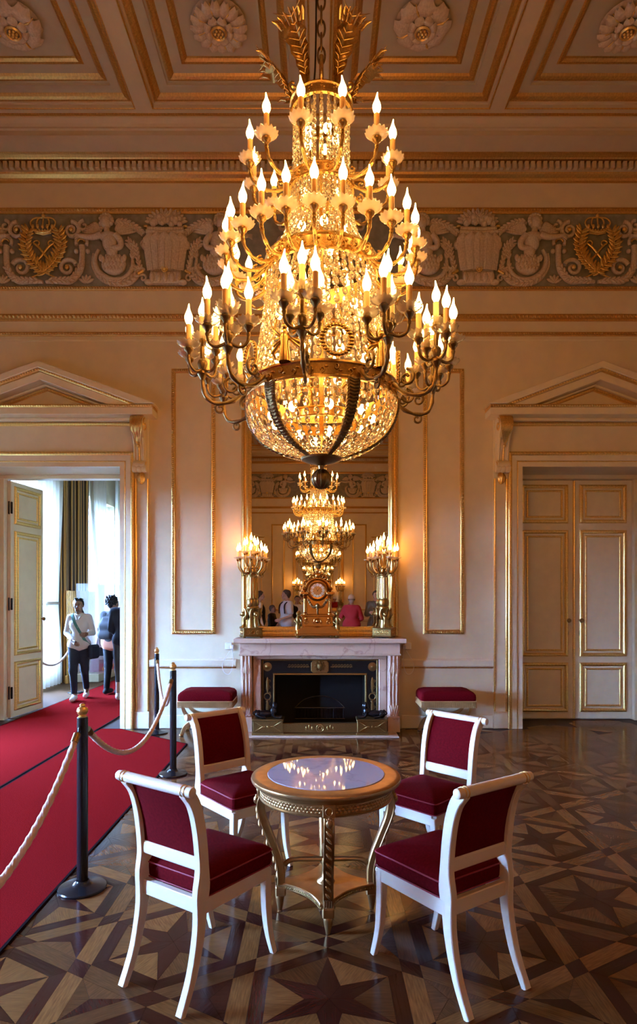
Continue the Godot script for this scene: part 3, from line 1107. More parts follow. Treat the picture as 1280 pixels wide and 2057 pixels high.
func build_floor() -> void:
	var o := structure("floor", Vector3.ZERO, 0.0, "polished parquet of six-pointed stars in dark and light wood")
	var b := MB.new()
	slab(b, -5.05, 5.05, -0.2, -0.006, -8.42, FRONT_Z)
	part("floor_bed", b, M.floor_bed, o)
	# plain parquet behind the camera and along the walls
	b = MB.new()
	slab(b, -5.05, 5.05, -0.02, 0.0, -0.95, FRONT_Z)
	part("plain_parquet", b, wood_red[1], o)
	var gap := 0.0006
	# outlines in local axes, long side along x
	var ai := 0.257
	var r_in := ai / 0.8660254
	var kinds := {}
	var tip := r_in - 0.002
	kinds["star_point"] = [[Vector2(0, 0), Vector2(0.0866, -0.05), Vector2(tip, 0), Vector2(0.0866, 0.05)]]
	kinds["star_field"] = [[Vector2(0.10, 0), Vector2(ai, -r_in * 0.5), Vector2(ai, r_in * 0.5)]]
	kinds["border_strip"] = [[Vector2(-r_in * 0.5, ai), Vector2(r_in * 0.5, ai), Vector2(0.321 / 1.7320508, 0.321), Vector2(-0.321 / 1.7320508, 0.321)]]
	kinds["plank"] = [[Vector2(-0.1855, 0.321), Vector2(0.1855, 0.321), Vector2(0.1355, 0.407), Vector2(-0.1355, 0.407)]]
	kinds["crossing"] = [[Vector2(-0.086, 0), Vector2(0, -0.049), Vector2(0.086, 0), Vector2(0, 0.049)]]
	kinds["triangle_piece"] = [[Vector2(0, 0), Vector2(0.078, -0.1355), Vector2(0.078, 0.1355)]]
	var places := {"star_point": [], "star_field": [], "border_strip": [], "plank": [], "crossing": [], "triangle_piece": []}
	var a1 := Vector2(0, PITCH)
	var a2 := Vector2(PITCH * 0.8660254, PITCH * 0.5)
	var rng := RandomNumberGenerator.new()
	rng.seed = 77
	for i in range(-8, 9):
		for j in range(-14, 15):
			var c := FLOOR_C + a1 * j + a2 * i
			if c.x < -4.9 or c.x > 5.1 or c.y < -8.3 or c.y > -0.6: continue
			for k in 6:
				places.star_point.append([c, PI / 2 + k * PI / 3])
				places.star_field.append([c, k * PI / 3])
				places.border_strip.append([c, PI / 6 + k * PI / 3])
				places.plank.append([c, PI / 6 + k * PI / 3])
			for k in 3: places.crossing.append([c + Vector2.from_angle(PI / 6 + k * PI / 3) * PITCH / 2, PI / 6 + k * PI / 3 + PI / 2])
			for q in [(a1 + a2) / 3.0, (a1 + a2) * 2.0 / 3.0]:
				var base := 0.0 if q.length() < 0.6 else PI / 3
				for k in 3: places.triangle_piece.append([c + q, base + k * TAU / 3])
	var wood := {"star_point": wood_dark, "star_field": wood_light, "border_strip": wood_dark, "plank": wood_light, "crossing": wood_dark, "triangle_piece": wood_dark}
	for kind in kinds:
		var outline: Array = kinds[kind][0]
		var ctr := Vector2()
		for p in outline: ctr += p
		ctr /= outline.size()
		var poly := PackedVector2Array()
		for p in outline: poly.append(p - ctr)
		var shrunk: Array = Geometry2D.offset_polygon(poly, -gap)
		var pm := MB.new()
		pm.t = Transform3D(Basis(Vector3.RIGHT, -PI / 2), Vector3.ZERO)
		var flat := PackedVector2Array()
		for p in shrunk[0]: flat.append(Vector2(p.x, -p.y))
		pm.plate(flat, -0.008, 0.0)
		var mesh := pm.mesh()
		var list := []
		for q in places[kind]:
			var pos: Vector2 = q[0] + ctr.rotated(q[1])
			if pos.x < -4.95 or pos.x > 4.98 or pos.y < -8.35 or pos.y > -0.95: continue
			if pos.y < -7.7 and not (pos.x > 2.6 and pos.x < 4.3): continue
			if pos.x < -1.62 and pos.x > -3.9 and pos.y > -6.6: continue
			var seen := 1.0
			if absf(pos.x) > -pos.y * 0.53 + 0.25: seen = 0.0
			list.append([pos, q[1], seen * 1000.0 + pos.y])
		list.sort_custom(func(a, c): return a[2] > c[2])
		var rest := [[], [], []]
		for m in list.size():
			var q = list[m]
			var xf := Transform3D(Basis(Vector3.UP, -q[1]), Vector3(q[0].x, 0, q[0].y))
			var k := rng.randi() % 3
			var set_: Array = wood[kind]
			if kind == "star_field" and m % 3 == 1: set_ = wood_red
			if kind == "triangle_piece" and rng.randf() < 0.45: set_ = wood_red
			if kind == "plank" and rng.randf() < 0.2: set_ = wood_red
			xf.origin.y = rng.randf_range(-0.0001, 0.0001)
			if m < 300: shape(kind, mesh, set_[k], o, xf)
			else: rest[k].append(xf)
		for k in 3:
			if rest[k].size(): scatter("far_" + kind, mesh, wood[kind][k], o, rest[k])

# ---------------------------------------------------------------- the room beyond the open door
func cloth(w: float, h: float, folds: float, depth: float, gather := 0.0, gather_at := 0.35, swing := 0.0, rows := 24, cols := 60) -> MB:
	# hanging cloth in the x-y plane from y = h down to 0; gathered towards one side at a height
	var b := MB.new()
	var p := PackedVector3Array()
	for i in rows + 1:
		var y := h * (1.0 - float(i) / rows)
		var g := 0.0
		if gather > 0.0:
			var f := (y - h * gather_at) / (h * (0.5 if y > h * gather_at else 0.22))
			g = gather * exp(-f * f * 2.2)
		for j in cols + 1:
			var u := float(j) / cols
			var x := (u - 0.5) * w * (1.0 - g) + swing * g
			var z := sin(u * folds * TAU + sin(u * 9.0) * 0.8 + y * 0.25) * depth * (1.0 + g * 0.6) + sin(u * folds * 2.3 * TAU + 1.0) * depth * 0.3
			p.append(Vector3(x, y, z))
	return b.grid(p, rows + 1, cols + 1, false)

func build_next_room() -> void:
	var m := mat("sheer_white", 0.85, 0.85, 0.85, 0.9)
	m.albedo_color.a = 0.45
	m.transparency = BaseMaterial3D.TRANSPARENCY_ALPHA
	m.backlight_enabled = true
	m.backlight = Color(0.8, 0.8, 0.8)
	m = mat("ivory_curtain", 0.80, 0.76, 0.67, 0.85)
	m.backlight_enabled = true
	m.backlight = Color(0.62, 0.60, 0.55)
	m = mat("brown_drape", 0.10, 0.062, 0.036, 0.7)
	m.rim_enabled = true
	m.rim = 0.3
	mat("gold_braid", 0.62, 0.33, 0.09, 0.4, 0.5)
	m = mat("pink_silk", 0.55, 0.26, 0.42, 0.5)
	m = mat("case_glass", 0.95, 0.98, 1.0, 0.02)
	m.albedo_color.a = 0.10
	m.transparency = BaseMaterial3D.TRANSPARENCY_ALPHA
	var o := structure("floor_next_room", Vector3.ZERO, 0.0, "brown wooden floor of the room beyond the open door")
	var b := MB.new()
	slab(b, -5.05, 1.2, -0.2, 0.0, -16.6, -8.42)
	part("boards", b, M.oak_boards, o)
	o = structure("wall_far", Vector3(0, 0, -16.6), 0.0, "white wall closing the room beyond the door")
	b = MB.new()
	slab(b, -5.6, 1.2, -0.2, 6.2, -0.3, 0.0)
	part("plaster", b, M.cream_paint, o)
	o = structure("wall_partition", Vector3(1.2, 0, 0), 0.0, "inner wall of the room beyond the door")
	b = MB.new()
	slab(b, 0, 0.3, -0.2, 6.2, -16.9, -8.42)
	part("plaster", b, M.cream_paint, o)
	o = structure("ceiling_next_room", Vector3.ZERO, 0.0, "plain ceiling of the room beyond the door")
	b = MB.new()
	slab(b, -5.6, 1.5, 6.0, 6.3, -16.9, -8.42)
	part("plaster", b, M.ceiling_beam, o)
	# panels of gilt moulding on the pier of the window wall
	o = structure("trim_2", Vector3(-5.05, 0, -12.7), PI / 2, "gilt arch moulding on the window wall next door")
	var pts := []
	for a in arc(Vector2(-1.85, 3.9), 1.15, 0, 180, 20): pts.append(Vector3(a.x, a.y, 0.02))
	part("gilt_arch", MB.new().tube(pts, 0.03, 6), M.gold_leaf, o)
	for y in [3.9, 3.75, 3.55]:
		b = MB.new()
		slab(b, -0.95, -0.55, y - 0.02, y + 0.02, 0, 0.06, 0.006)
		part("gilt_band", b, M.gold_leaf, o)
	# the striped drape against the pier
	var dr := thing("striped_drape", "dark brown pleated drape with vertical gold stripes beyond the open door", "curtain", Vector3(-4.93, 0.0, -12.62), PI / 2)
	var up := cloth(1.5, 4.6, 9.0, 0.018)
	part("pleats", up, M.brown_drape, dr)
	for k in 13:
		var u := (k + 0.5) / 13.0
		var x := (u - 0.5) * 1.5
		var line := []
		for i in 25:
			var y := 4.6 - i * 4.6 / 24.0
			var z := sin(u * 9.0 * TAU + sin(u * 9.0) * 0.8 + y * 0.25) * 0.018 + sin(u * 9.0 * 2.3 * TAU + 1.0) * 0.0054
			line.append(Vector3(x, y, z + 0.012))
		part("gold_stripe", MB.new().tube(line, 0.027, 6, false, 0.5, Vector3(0, 0, 1)), M.gold_braid, dr)
	# lower valance of gold braid strips in front of the drape
	var va := thing("gold_screen", "low gilt slatted screen in front of the striped drape", "screen", Vector3(-4.78, 0.0, -12.62), PI / 2)
	for k in 19:
		var x := -0.72 + k * 0.08
		b = MB.new()
		slab(b, x - 0.024, x + 0.024, 0.12, 1.78, -0.012, 0.012, 0.008)
		part("slat", b, M.gold_braid, va)
	b = MB.new()
	slab(b, -0.78, 0.78, 0.0, 0.16, -0.03, 0.03, 0.01)
	part("base_rail", b, M.gold_braid, va)
	b = MB.new()
	slab(b, -0.78, 0.78, 1.05, 1.12, -0.025, -0.012, 0.004)
	part("cross_rail", b, M.gold_braid, va)
	# curtains
	var c := thing("white_curtain", "white curtain gathered halfway down beside the striped drape, near the open door leaf", "curtain", Vector3(-4.9, 0.02, -11.28), PI / 2, "curtains of the next room")
	part("cloth", cloth(1.15, 4.5, 7.0, 0.05, 0.55, 0.34, 0.18), M.ivory_curtain, c)
	b = MB.new()
	var band := []
	for k in 12: band.append(Vector3(0.10 + cos(TAU * k / 12) * 0.28, 1.52, sin(TAU * k / 12) * 0.10))
	part("tieback", MB.new().tube(band, 0.03, 6, true), M.ivory_curtain, c)
	c = thing("white_curtain", "white curtain hanging right of the striped drape, above the glass case", "curtain", Vector3(-4.9, 0.02, -13.86), PI / 2, "curtains of the next room")
	part("cloth", cloth(0.9, 4.5, 6.0, 0.05, 0.5, 0.34, 0.25), M.ivory_curtain, c)
	c = thing("white_curtain", "farthest white curtain, beside the door jamb above the dark curly hair", "curtain", Vector3(-4.9, 0.02, -15.6), PI / 2, "curtains of the next room")
	part("cloth", cloth(1.0, 4.5, 6.0, 0.05, 0.4, 0.34, -0.2), M.ivory_curtain, c)
	for z in [-10.85, -14.5]:
		c = thing("sheer_curtain", "thin sheer white curtain over the %s window next door" % ("nearer" if z > -12 else "farther"), "curtain", Vector3(-5.18, 0.32, z), PI / 2, "sheers of the next room")
		part("cloth", cloth(1.66 if z > -12 else 1.86, 3.55, 16.0, 0.025, 0.0, 0.3, 0.0, 6, 120), M.sheer_white, c)
	# glass display case with pink robe
	var g := thing("glass_case", "tall glass display case beside the red runner beyond the door", "display case", Vector3(-4.47, 0, -13.0), 0.0)
	b = MB.new()
	slab(b, -0.22, 0.22, 0.0, 0.16, -0.9, 0.9, 0.01)
	part("plinth", b, M.trim_paint, g)
	for q in [[0.22, -0.9, 0.9, true], [-0.22, -0.9, 0.9, true], [0.9, -0.22, 0.22, false], [-0.9, -0.22, 0.22, false]]:
		b = MB.new()
		if q[3]: slab(b, q[0] - 0.004, q[0] + 0.004, 0.16, 1.92, q[1], q[2])
		else: slab(b, q[1], q[2], 0.16, 1.92, q[0] - 0.004, q[0] + 0.004)
		part("glass_pane", b, M.case_glass, g)
	var robe := thing("pink_robe", "pink silk robe spread inside the glass case", "robe", Vector3(-4.47, 0.162, -13.0), 0.0)
	b = MB.new()
	b.lathe([Vector2(0.30, 0.0), Vector2(0.29, 0.12), Vector2(0.22, 0.4), Vector2(0.13, 0.62), Vector2(0.10, 0.7), Vector2(0.14, 0.84), Vector2(0.09, 0.95), Vector2(0.0, 0.97)], 22, Vector2(0.6, 2.2))
	part("skirt", b, M.pink_silk, robe)
	b = MB.new()
	for k in 3:
		b.tube([Vector3(0.165, 0.04 + k * 0.012, 0.5), Vector3(0.17, 0.04 + k * 0.012, 0.2), Vector3(0.165, 0.05 + k * 0.012, -0.2)], 0.03, 6)
	part("embroidered_hem", b, M.gold_braid, robe)

# ---------------------------------------------------------------- relief frieze
# all reliefs are built round (0, 0) = middle of the frieze, height 0.92, out of the wall along +z
func rel_tube(b: MB, pts: Array, radii, z := 0.02, per := 5, sides := 7) -> void:
	var c := curve(pts, per)
	var rr := []
	for i in c.size():
		var f := float(i) / (c.size() - 1)
		if radii is Array:
			var g: float = f * (radii.size() - 1)
			var k := mini(int(g), radii.size() - 2)
			rr.append(lerpf(radii[k], radii[k + 1], g - k))
		else: rr.append(radii)
	b.tube(lift(c, z), rr, sides, false, 1.0, Vector3(0, 0, 1))

func leafy(b: MB, pts: Array, r: float, z := 0.025) -> void:
	# stem with pairs of small leaves laid along it
	var c := curve(pts, 6)
	for i in range(1, c.size() - 1, 2):
		var d: Vector2 = (c[i + 1] - c[i - 1]).normalized()
		for s in [-1.0, 1.0]:
			var q := d.rotated(s * 0.6)
			b.t = Transform3D(Basis(Vector3(q.x, q.y, 0.12), Vector3(-q.y, q.x, 0), Vector3(0, 0, 1)), Vector3(c[i].x + q.x * r, c[i].y + q.y * r, z + 0.01))
			b.ellipsoid(Vector3.ZERO, Vector3(r * 1.5, r * 0.62, r * 0.8), 5, 7)
	b.t = Transform3D()

func spiral(b: MB, c: Vector2, r: float, a0: float, a1: float, w0: float, w1: float, z := 0.02) -> void:
	var pts := arc(c, r, a0, a1, 26, r * 0.22)
	var rr := []
	for i in pts.size(): rr.append(lerpf(w0, w1, float(i) / (pts.size() - 1)))
	b.tube(lift(pts, z), rr, 7)

func basket_meshes() -> Array:
	var b := MB.new()
	# body: seven upright leaves side by side, wider at the top
	for k in 5:
		var u := (k - 2) / 2.0
		var p := PackedVector3Array()
		for i in 9:
			var f := i / 8.0
			var half := lerpf(0.19, 0.245, f) / 2.5 * (1.0 if f < 0.75 else sqrt(maxf(0.03, 1.0 - pow((f - 0.75) / 0.26, 2.0))))
			for j in 7:
				var s := (j - 3) / 3.0
				p.append(Vector3(u * lerpf(0.15, 0.195, f) + s * half, lerpf(-0.28, 0.17, f), 0.05 + 0.05 * (1.0 - u * u * 0.6) + 0.018 * cos(s * PI * 0.5) + (0.02 if f > 0.8 else 0.0)))
		b.grid(p, 9, 7, false)
		b.tube([Vector3(u * 0.152, -0.27, 0.075 + 0.05 * (1.0 - u * u * 0.6)), Vector3(u * 0.19, 0.12, 0.075 + 0.05 * (1.0 - u * u * 0.6))], [0.006, 0.004], 5)
	b.plate(PackedVector2Array([Vector2(-0.19, -0.285), Vector2(0.19, -0.285), Vector2(0.25, 0.19), Vector2(-0.25, 0.19)]), 0.0, 0.055, 0.01)
	# foot
	b.plate(PackedVector2Array([Vector2(-0.21, -0.43), Vector2(0.21, -0.43), Vector2(0.185, -0.40), Vector2(0.19, -0.285), Vector2(-0.19, -0.285), Vector2(-0.185, -0.40)]), 0.0, 0.08, 0.015)
	for k in 5:
		b.ellipsoid(Vector3((k - 2) * 0.082, -0.36, 0.075), Vector3(0.036, 0.07, 0.025), 6, 8)
	for s in [-1, 1]:
		b.ellipsoid(Vector3(s * 0.21, -0.415, 0.05), Vector3(0.06, 0.035, 0.05), 6, 9)
		b.ellipsoid(Vector3(s * 0.265, 0.05, 0.04), Vector3(0.042, 0.055, 0.04), 6, 9)
		spiral(b, Vector2(s * 0.285, -0.355), 0.05, 90 - s * 60, 90 + s * 330, 0.016, 0.012, 0.035)
		spiral(b, Vector2(s * 0.40, -0.34), 0.045, 90 + s * 60, 90 - s * 330, 0.016, 0.012, 0.035)
		leafy(b, [Vector2(s * 0.26, -0.24), Vector2(s * 0.33, -0.25), Vector2(s * 0.40, -0.22)], 0.026)
	# rim
	b.tube(lift([Vector2(-0.235, 0.20), Vector2(-0.1, 0.19), Vector2(0.1, 0.19), Vector2(0.235, 0.20)], 0.07), 0.032, 8)
	b.tube(lift([Vector2(-0.225, 0.245), Vector2(0, 0.235), Vector2(0.225, 0.245)], 0.06), 0.03, 8)
	# fruit and flowers
	var rng := RandomNumberGenerator.new()
	rng.seed = 5
	for k in 26:
		var f := rng.randf()
		var a := rng.randf_range(-1, 1)
		var r := rng.randf_range(0.026, 0.046)
		b.ellipsoid(Vector3(a * (0.265 - f * 0.12), 0.29 + f * 0.10, 0.055 + rng.randf() * 0.03), Vector3(r, r, r), 6, 9)
	for k in 13:
		var a := PI * (k + 0.5) / 13
		b.t = Transform3D(Basis(Vector3(0, 0, 1), a), Vector3(cos(a) * 0.10, 0.335 + sin(a) * 0.02, 0.03))
		b.ellipsoid(Vector3(0.10, 0, 0), Vector3(0.075, 0.026, 0.02), 5, 8)
	for k in 7:
		var a := PI * (k + 0.5) / 7
		b.t = Transform3D(Basis(Vector3(0, 0, 1), a), Vector3(0, 0.37, 0.085))
		b.ellipsoid(Vector3(0.05, 0, 0), Vector3(0.045, 0.014, 0.012), 5, 7)
	b.t = Transform3D()
	var g := MB.new()
	for k in 10:
		var a := TAU * k / 10
		g.ellipsoid(Vector3(cos(a) * 0.032, -0.275 + sin(a) * 0.032, 0.105), Vector3(0.013, 0.013, 0.014), 5, 6)
	g.ellipsoid(Vector3(0, -0.275, 0.10), Vector3(0.026, 0.026, 0.026), 6, 8)
	for s in [-1, 1]:
		g.ellipsoid(Vector3(s * 0.245, 0.275, 0.055), Vector3(0.035, 0.018, 0.03), 5, 8)
	return [b.mesh(), g.mesh()]

# winged child growing out of a leafy scroll, arm reaching towards -x
func cherub_meshes() -> Array:
	var b := MB.new()
	# trunk
	b.ellipsoid(Vector3(0.02, 0.075, 0.07), Vector3(0.095, 0.13, 0.065), 10, 14)
	b.ellipsoid(Vector3(0.0, 0.14, 0.07), Vector3(0.12, 0.065, 0.06), 8, 12)
	b.ellipsoid(Vector3(0.045, -0.03, 0.065), Vector3(0.075, 0.09, 0.055), 8, 12)
	rel_tube(b, [Vector2(-0.01, 0.17), Vector2(-0.02, 0.25)], 0.038, 0.075)
	# head in profile, with nose, curls
	b.ellipsoid(Vector3(-0.03, 0.315, 0.075), Vector3(0.072, 0.085, 0.065), 10, 14)
	b.ellipsoid(Vector3(-0.098, 0.305, 0.08), Vector3(0.018, 0.02, 0.018), 6, 8)
	b.ellipsoid(Vector3(-0.085, 0.272, 0.08), Vector3(0.022, 0.014, 0.022), 6, 8)
	b.ellipsoid(Vector3(-0.075, 0.248, 0.08), Vector3(0.026, 0.022, 0.026), 6, 8)
	for k in 9:
		var a := deg_to_rad(-30 + k * 24)
		b.ellipsoid(Vector3(-0.02 + cos(a) * 0.07, 0.335 + sin(a) * 0.07, 0.085), Vector3(0.027, 0.027, 0.03), 5, 7)
	# stretched arm with hand and the other folded over the belly
	rel_tube(b, [Vector2(-0.08, 0.16), Vector2(-0.18, 0.13), Vector2(-0.28, 0.135), Vector2(-0.36, 0.15)], [0.045, 0.038, 0.032, 0.024], 0.085)
	for k in 4: rel_tube(b, [Vector2(-0.355, 0.155 - k * 0.008), Vector2(-0.385, 0.158 - k * 0.014), Vector2(-0.41, 0.15 - k * 0.018)], [0.009, 0.008, 0.006], 0.09, 3, 5)
	rel_tube(b, [Vector2(0.10, 0.15), Vector2(0.16, 0.07), Vector2(0.15, 0.0), Vector2(0.07, -0.01), Vector2(0.0, 0.0)], [0.045, 0.04, 0.036, 0.03, 0.022], 0.095)
	for k in 4: rel_tube(b, [Vector2(0.005, 0.006 - k * 0.008), Vector2(-0.03, 0.004 - k * 0.010)], [0.008, 0.006], 0.10, 3, 5)
	# wings of three rows of feathers
	for s in [-1.0, 1.0]:
		for k in 9:
			var a := deg_to_rad(8.0 + k * 6.5)
			var ln := 0.24 - k * 0.012
			b.t = Transform3D(Basis(Vector3(0, 0, 1), a if s > 0 else PI - a * 0.8), Vector3(s * 0.07, 0.19 + k * 0.004, 0.035 + k * 0.002))
			b.ellipsoid(Vector3(ln * 0.6, 0, 0), Vector3(ln * 0.55, 0.021, 0.016), 6, 7)
	b.t = Transform3D()
	# scaly bulb below the waist
	b.ellipsoid(Vector3(0.06, -0.185, 0.035), Vector3(0.155, 0.135, 0.07), 12, 18)
	for r in 4:
		for k in 7:
			var x := 0.06 + (k - 3) * 0.042 + (0.02 if r % 2 else 0.0)
			var y := -0.10 - r * 0.05
			var q := 1.0 - pow((x - 0.06) / 0.155, 2.0) - pow((y + 0.185) / 0.135, 2.0)
			if q > 0.05: b.ellipsoid(Vector3(x, y, 0.035 + 0.07 * sqrt(q)), Vector3(0.016, 0.024, 0.012), 5, 6)
	# leaf collars and the great scroll curling round the bulb
	for k in 7:
		var a := deg_to_rad(-170 + k * 27)
		b.ellipsoid(Vector3(0.06 + cos(a) * 0.15, -0.12 + sin(a) * 0.05, 0.085), Vector3(0.028, 0.045, 0.02), 5, 7)
	rel_tube(b, [Vector2(-0.13, 0.0), Vector2(-0.175, -0.12), Vector2(-0.13, -0.27), Vector2(0.02, -0.375), Vector2(0.19, -0.36), Vector2(0.285, -0.24), Vector2(0.29, -0.1)], [0.022, 0.03, 0.036, 0.042, 0.038, 0.03, 0.016], 0.03, 6, 8)
	rel_tube(b, [Vector2(-0.20, -0.04), Vector2(-0.205, -0.2), Vector2(-0.10, -0.36), Vector2(0.08, -0.42), Vector2(0.26, -0.40), Vector2(0.37, -0.30)], [0.012, 0.02, 0.028, 0.036, 0.034, 0.022], 0.02, 6, 8)
	leafy(b, [Vector2(-0.12, -0.31), Vector2(0.02, -0.41), Vector2(0.2, -0.41), Vector2(0.33, -0.33)], 0.03, 0.04)
	leafy(b, [Vector2(0.29, -0.12), Vector2(0.30, -0.02), Vector2(0.25, 0.06)], 0.028, 0.03)
	# tendril over the wing, reaching the basket
	rel_tube(b, [Vector2(0.40, -0.28), Vector2(0.36, -0.12), Vector2(0.33, 0.05), Vector2(0.24, 0.12)], [0.03, 0.028, 0.024, 0.016], 0.025, 6, 8)
	leafy(b, [Vector2(0.40, -0.26), Vector2(0.36, -0.1), Vector2(0.33, 0.04), Vector2(0.25, 0.11)], 0.024, 0.035)
	rel_tube(b, [Vector2(0.07, 0.33), Vector2(0.2, 0.33), Vector2(0.33, 0.27), Vector2(0.43, 0.19)], [0.022, 0.034, 0.036, 0.026], 0.025, 6, 8)
	leafy(b, [Vector2(0.08, 0.34), Vector2(0.2, 0.34), Vector2(0.33, 0.28), Vector2(0.41, 0.21)], 0.026, 0.04)
	spiral(b, Vector2(0.44, 0.07), 0.05, 60, 420, 0.02, 0.014, 0.03)
	var g := MB.new()
	g.tube(lift([Vector2(0.36, -0.305), Vector2(0.43, -0.265)], 0.04), 0.02, 8)
	return [b.mesh(), g.mesh()]

# scrolls either side of the wreath
func scroll_meshes() -> Array:
	var b := MB.new()
	var g := MB.new()
	for s in [-1.0, 1.0]:
		var m := 180.0 if s < 0 else 0.0
		spiral(b, Vector2(s * 0.34, 0.245), 0.105, 90 if s > 0 else 90, 90 - s * 520, 0.03, 0.016, 0.03)
		spiral(b, Vector2(s * 0.49, 0.30), 0.07, 90, 90 + s * 400, 0.024, 0.014, 0.025)
		g.ellipsoid(Vector3(s * 0.34, 0.245, 0.05), Vector3(0.028, 0.028, 0.022), 6, 8)
		# lower volutes and the runner under the wreath
		spiral(b, Vector2(s * 0.29, -0.225), 0.115, 20 if s > 0 else 160, (20.0 + 430.0) if s > 0 else (160.0 - 430.0), 0.03, 0.018, 0.03)
		g.ellipsoid(Vector3(s * 0.29, -0.225, 0.05), Vector3(0.03, 0.03, 0.024), 6, 8)
		rel_tube(b, [Vector2(s * 0.02, -0.40), Vector2(s * 0.17, -0.385), Vector2(s * 0.33, -0.38), Vector2(s * 0.45, -0.25), Vector2(s * 0.475, -0.05), Vector2(s * 0.47, 0.05)], [0.022, 0.04, 0.044, 0.04, 0.036, 0.04], 0.03, 6, 8)
		leafy(b, [Vector2(s * 0.05, -0.40), Vector2(s * 0.2, -0.39), Vector2(s * 0.35, -0.37), Vector2(s * 0.45, -0.24)], 0.03, 0.045)
		b.tube(lift(arc(Vector2(s * 0.47, 0.085), 0.07, -30, 210, 10), 0.045), 0.022, 7)
		g.tube(lift(arc(Vector2(s * 0.47, 0.075), 0.045, 10, 170, 8), 0.06), 0.012, 6)
		for q in [[0.40, -0.02], [0.545, -0.02]]: b.ellipsoid(Vector3(s * q[0], q[1], 0.035), Vector3(0.03, 0.03, 0.03), 6, 8)
		# small palm at the foot
		for k in 5:
			var a := deg_to_rad(30 + k * 30)
			b.t = Transform3D(Basis(Vector3(0, 0, 1), a), Vector3(s * 0.52, -0.41, 0.02))
			b.ellipsoid(Vector3(0.055, 0, 0), Vector3(0.06, 0.02, 0.022), 5, 7)
		b.t = Transform3D()
	return [b.mesh(), g.mesh()]

# crown, cipher and crossed laurel branches, all gilt
func wreath_meshes() -> Array:
	var crown := MB.new()
	# circlet
	crown.tube(lift([Vector2(-0.105, 0.225), Vector2(-0.04, 0.205), Vector2(0.04, 0.205), Vector2(0.105, 0.225)], 0.06), 0.024, 8)
	crown.tube(lift([Vector2(-0.10, 0.195), Vector2(0, 0.175), Vector2(0.10, 0.195)], 0.06), 0.012, 6)
	for k in 7:
		var u := (k - 3) / 3.0
		crown.ellipsoid(Vector3(u * 0.105, 0.215 + u * u * 0.012, 0.088), Vector3(0.01, 0.01, 0.01), 4, 6)
	# five arches meeting under an orb
	for k in 5:
		var u := (k - 2) / 2.0
		crown.tube(curve([Vector3(u * 0.11, 0.235, 0.07), Vector3(u * 0.155, 0.31, 0.07), Vector3(u * 0.11, 0.375, 0.06), Vector3(0, 0.385, 0.06)], 5), 0.011, 6)
		crown.ellipsoid(Vector3(u * 0.12, 0.262, 0.085), Vector3(0.02, 0.028, 0.014), 5, 7)
	crown.ellipsoid(Vector3(0, 0.405, 0.06), Vector3(0.024, 0.024, 0.024), 6, 8)
	crown.box(Vector3(0, 0.44, 0.06), Vector3(0.012, 0.03, 0.012), 0.002)
	crown.box(Vector3(0, 0.442, 0.06), Vector3(0.03, 0.01, 0.012), 0.002)
	var cipher := MB.new()
	for s in [-1.0, 1.0]:
		cipher.tube(lift(arc(Vector2(s * 0.085, 0.07), 0.045, 90 - s * 90, 90 + s * 250, 14, 0.014), 0.045), 0.011, 6)
		rel_tube(cipher, [Vector2(s * 0.125, 0.07), Vector2(s * 0.06, 0.02), Vector2(-s * 0.02, -0.08), Vector2(-s * 0.09, -0.16)], [0.012, 0.016, 0.016, 0.012], 0.05, 5, 6)
		cipher.tube(lift(arc(Vector2(s * 0.09, -0.135), 0.04, 270, 270 + s * 330, 14, 0.012), 0.045), 0.010, 6)
	rel_tube(cipher, [Vector2(-0.06, -0.165), Vector2(0, -0.185), Vector2(0.06, -0.165)], 0.011, 0.045, 5, 6)
	var branches := []
	for s in [-1.0, 1.0]:
		var b := MB.new()
		var pts := [Vector2(-s * 0.16, -0.36), Vector2(0.0, -0.28), Vector2(s * 0.15, -0.13), Vector2(s * 0.22, 0.05), Vector2(s * 0.19, 0.22)]
		var c := curve(pts, 7)
		var rr := []
		for i in c.size(): rr.append(lerpf(0.013, 0.006, float(i) / c.size()))
		b.tube(lift(c, 0.05), rr, 6)
		for i in range(6, c.size(), 1):
			var d: Vector2 = (c[mini(i + 1, c.size() - 1)] - c[i - 1]).normalized()
			var sd := 1.0 if i % 2 == 0 else -1.0
			for extra in 2:
				var q := d.rotated(sd * (0.65 + 0.45 * extra))
				b.t = Transform3D(Basis(Vector3(q.x, q.y, 0.25), Vector3(-q.y, q.x, 0), Vector3(0, 0, 1)), Vector3(c[i].x + q.x * 0.05, c[i].y + q.y * 0.05, 0.055 + 0.012 * extra))
				b.ellipsoid(Vector3.ZERO, Vector3(0.052, 0.017, 0.009), 6, 7)
		b.t = Transform3D()
		branches.append(b.mesh())
	return [crown.mesh(), cipher.mesh(), branches[0], branches[1]]

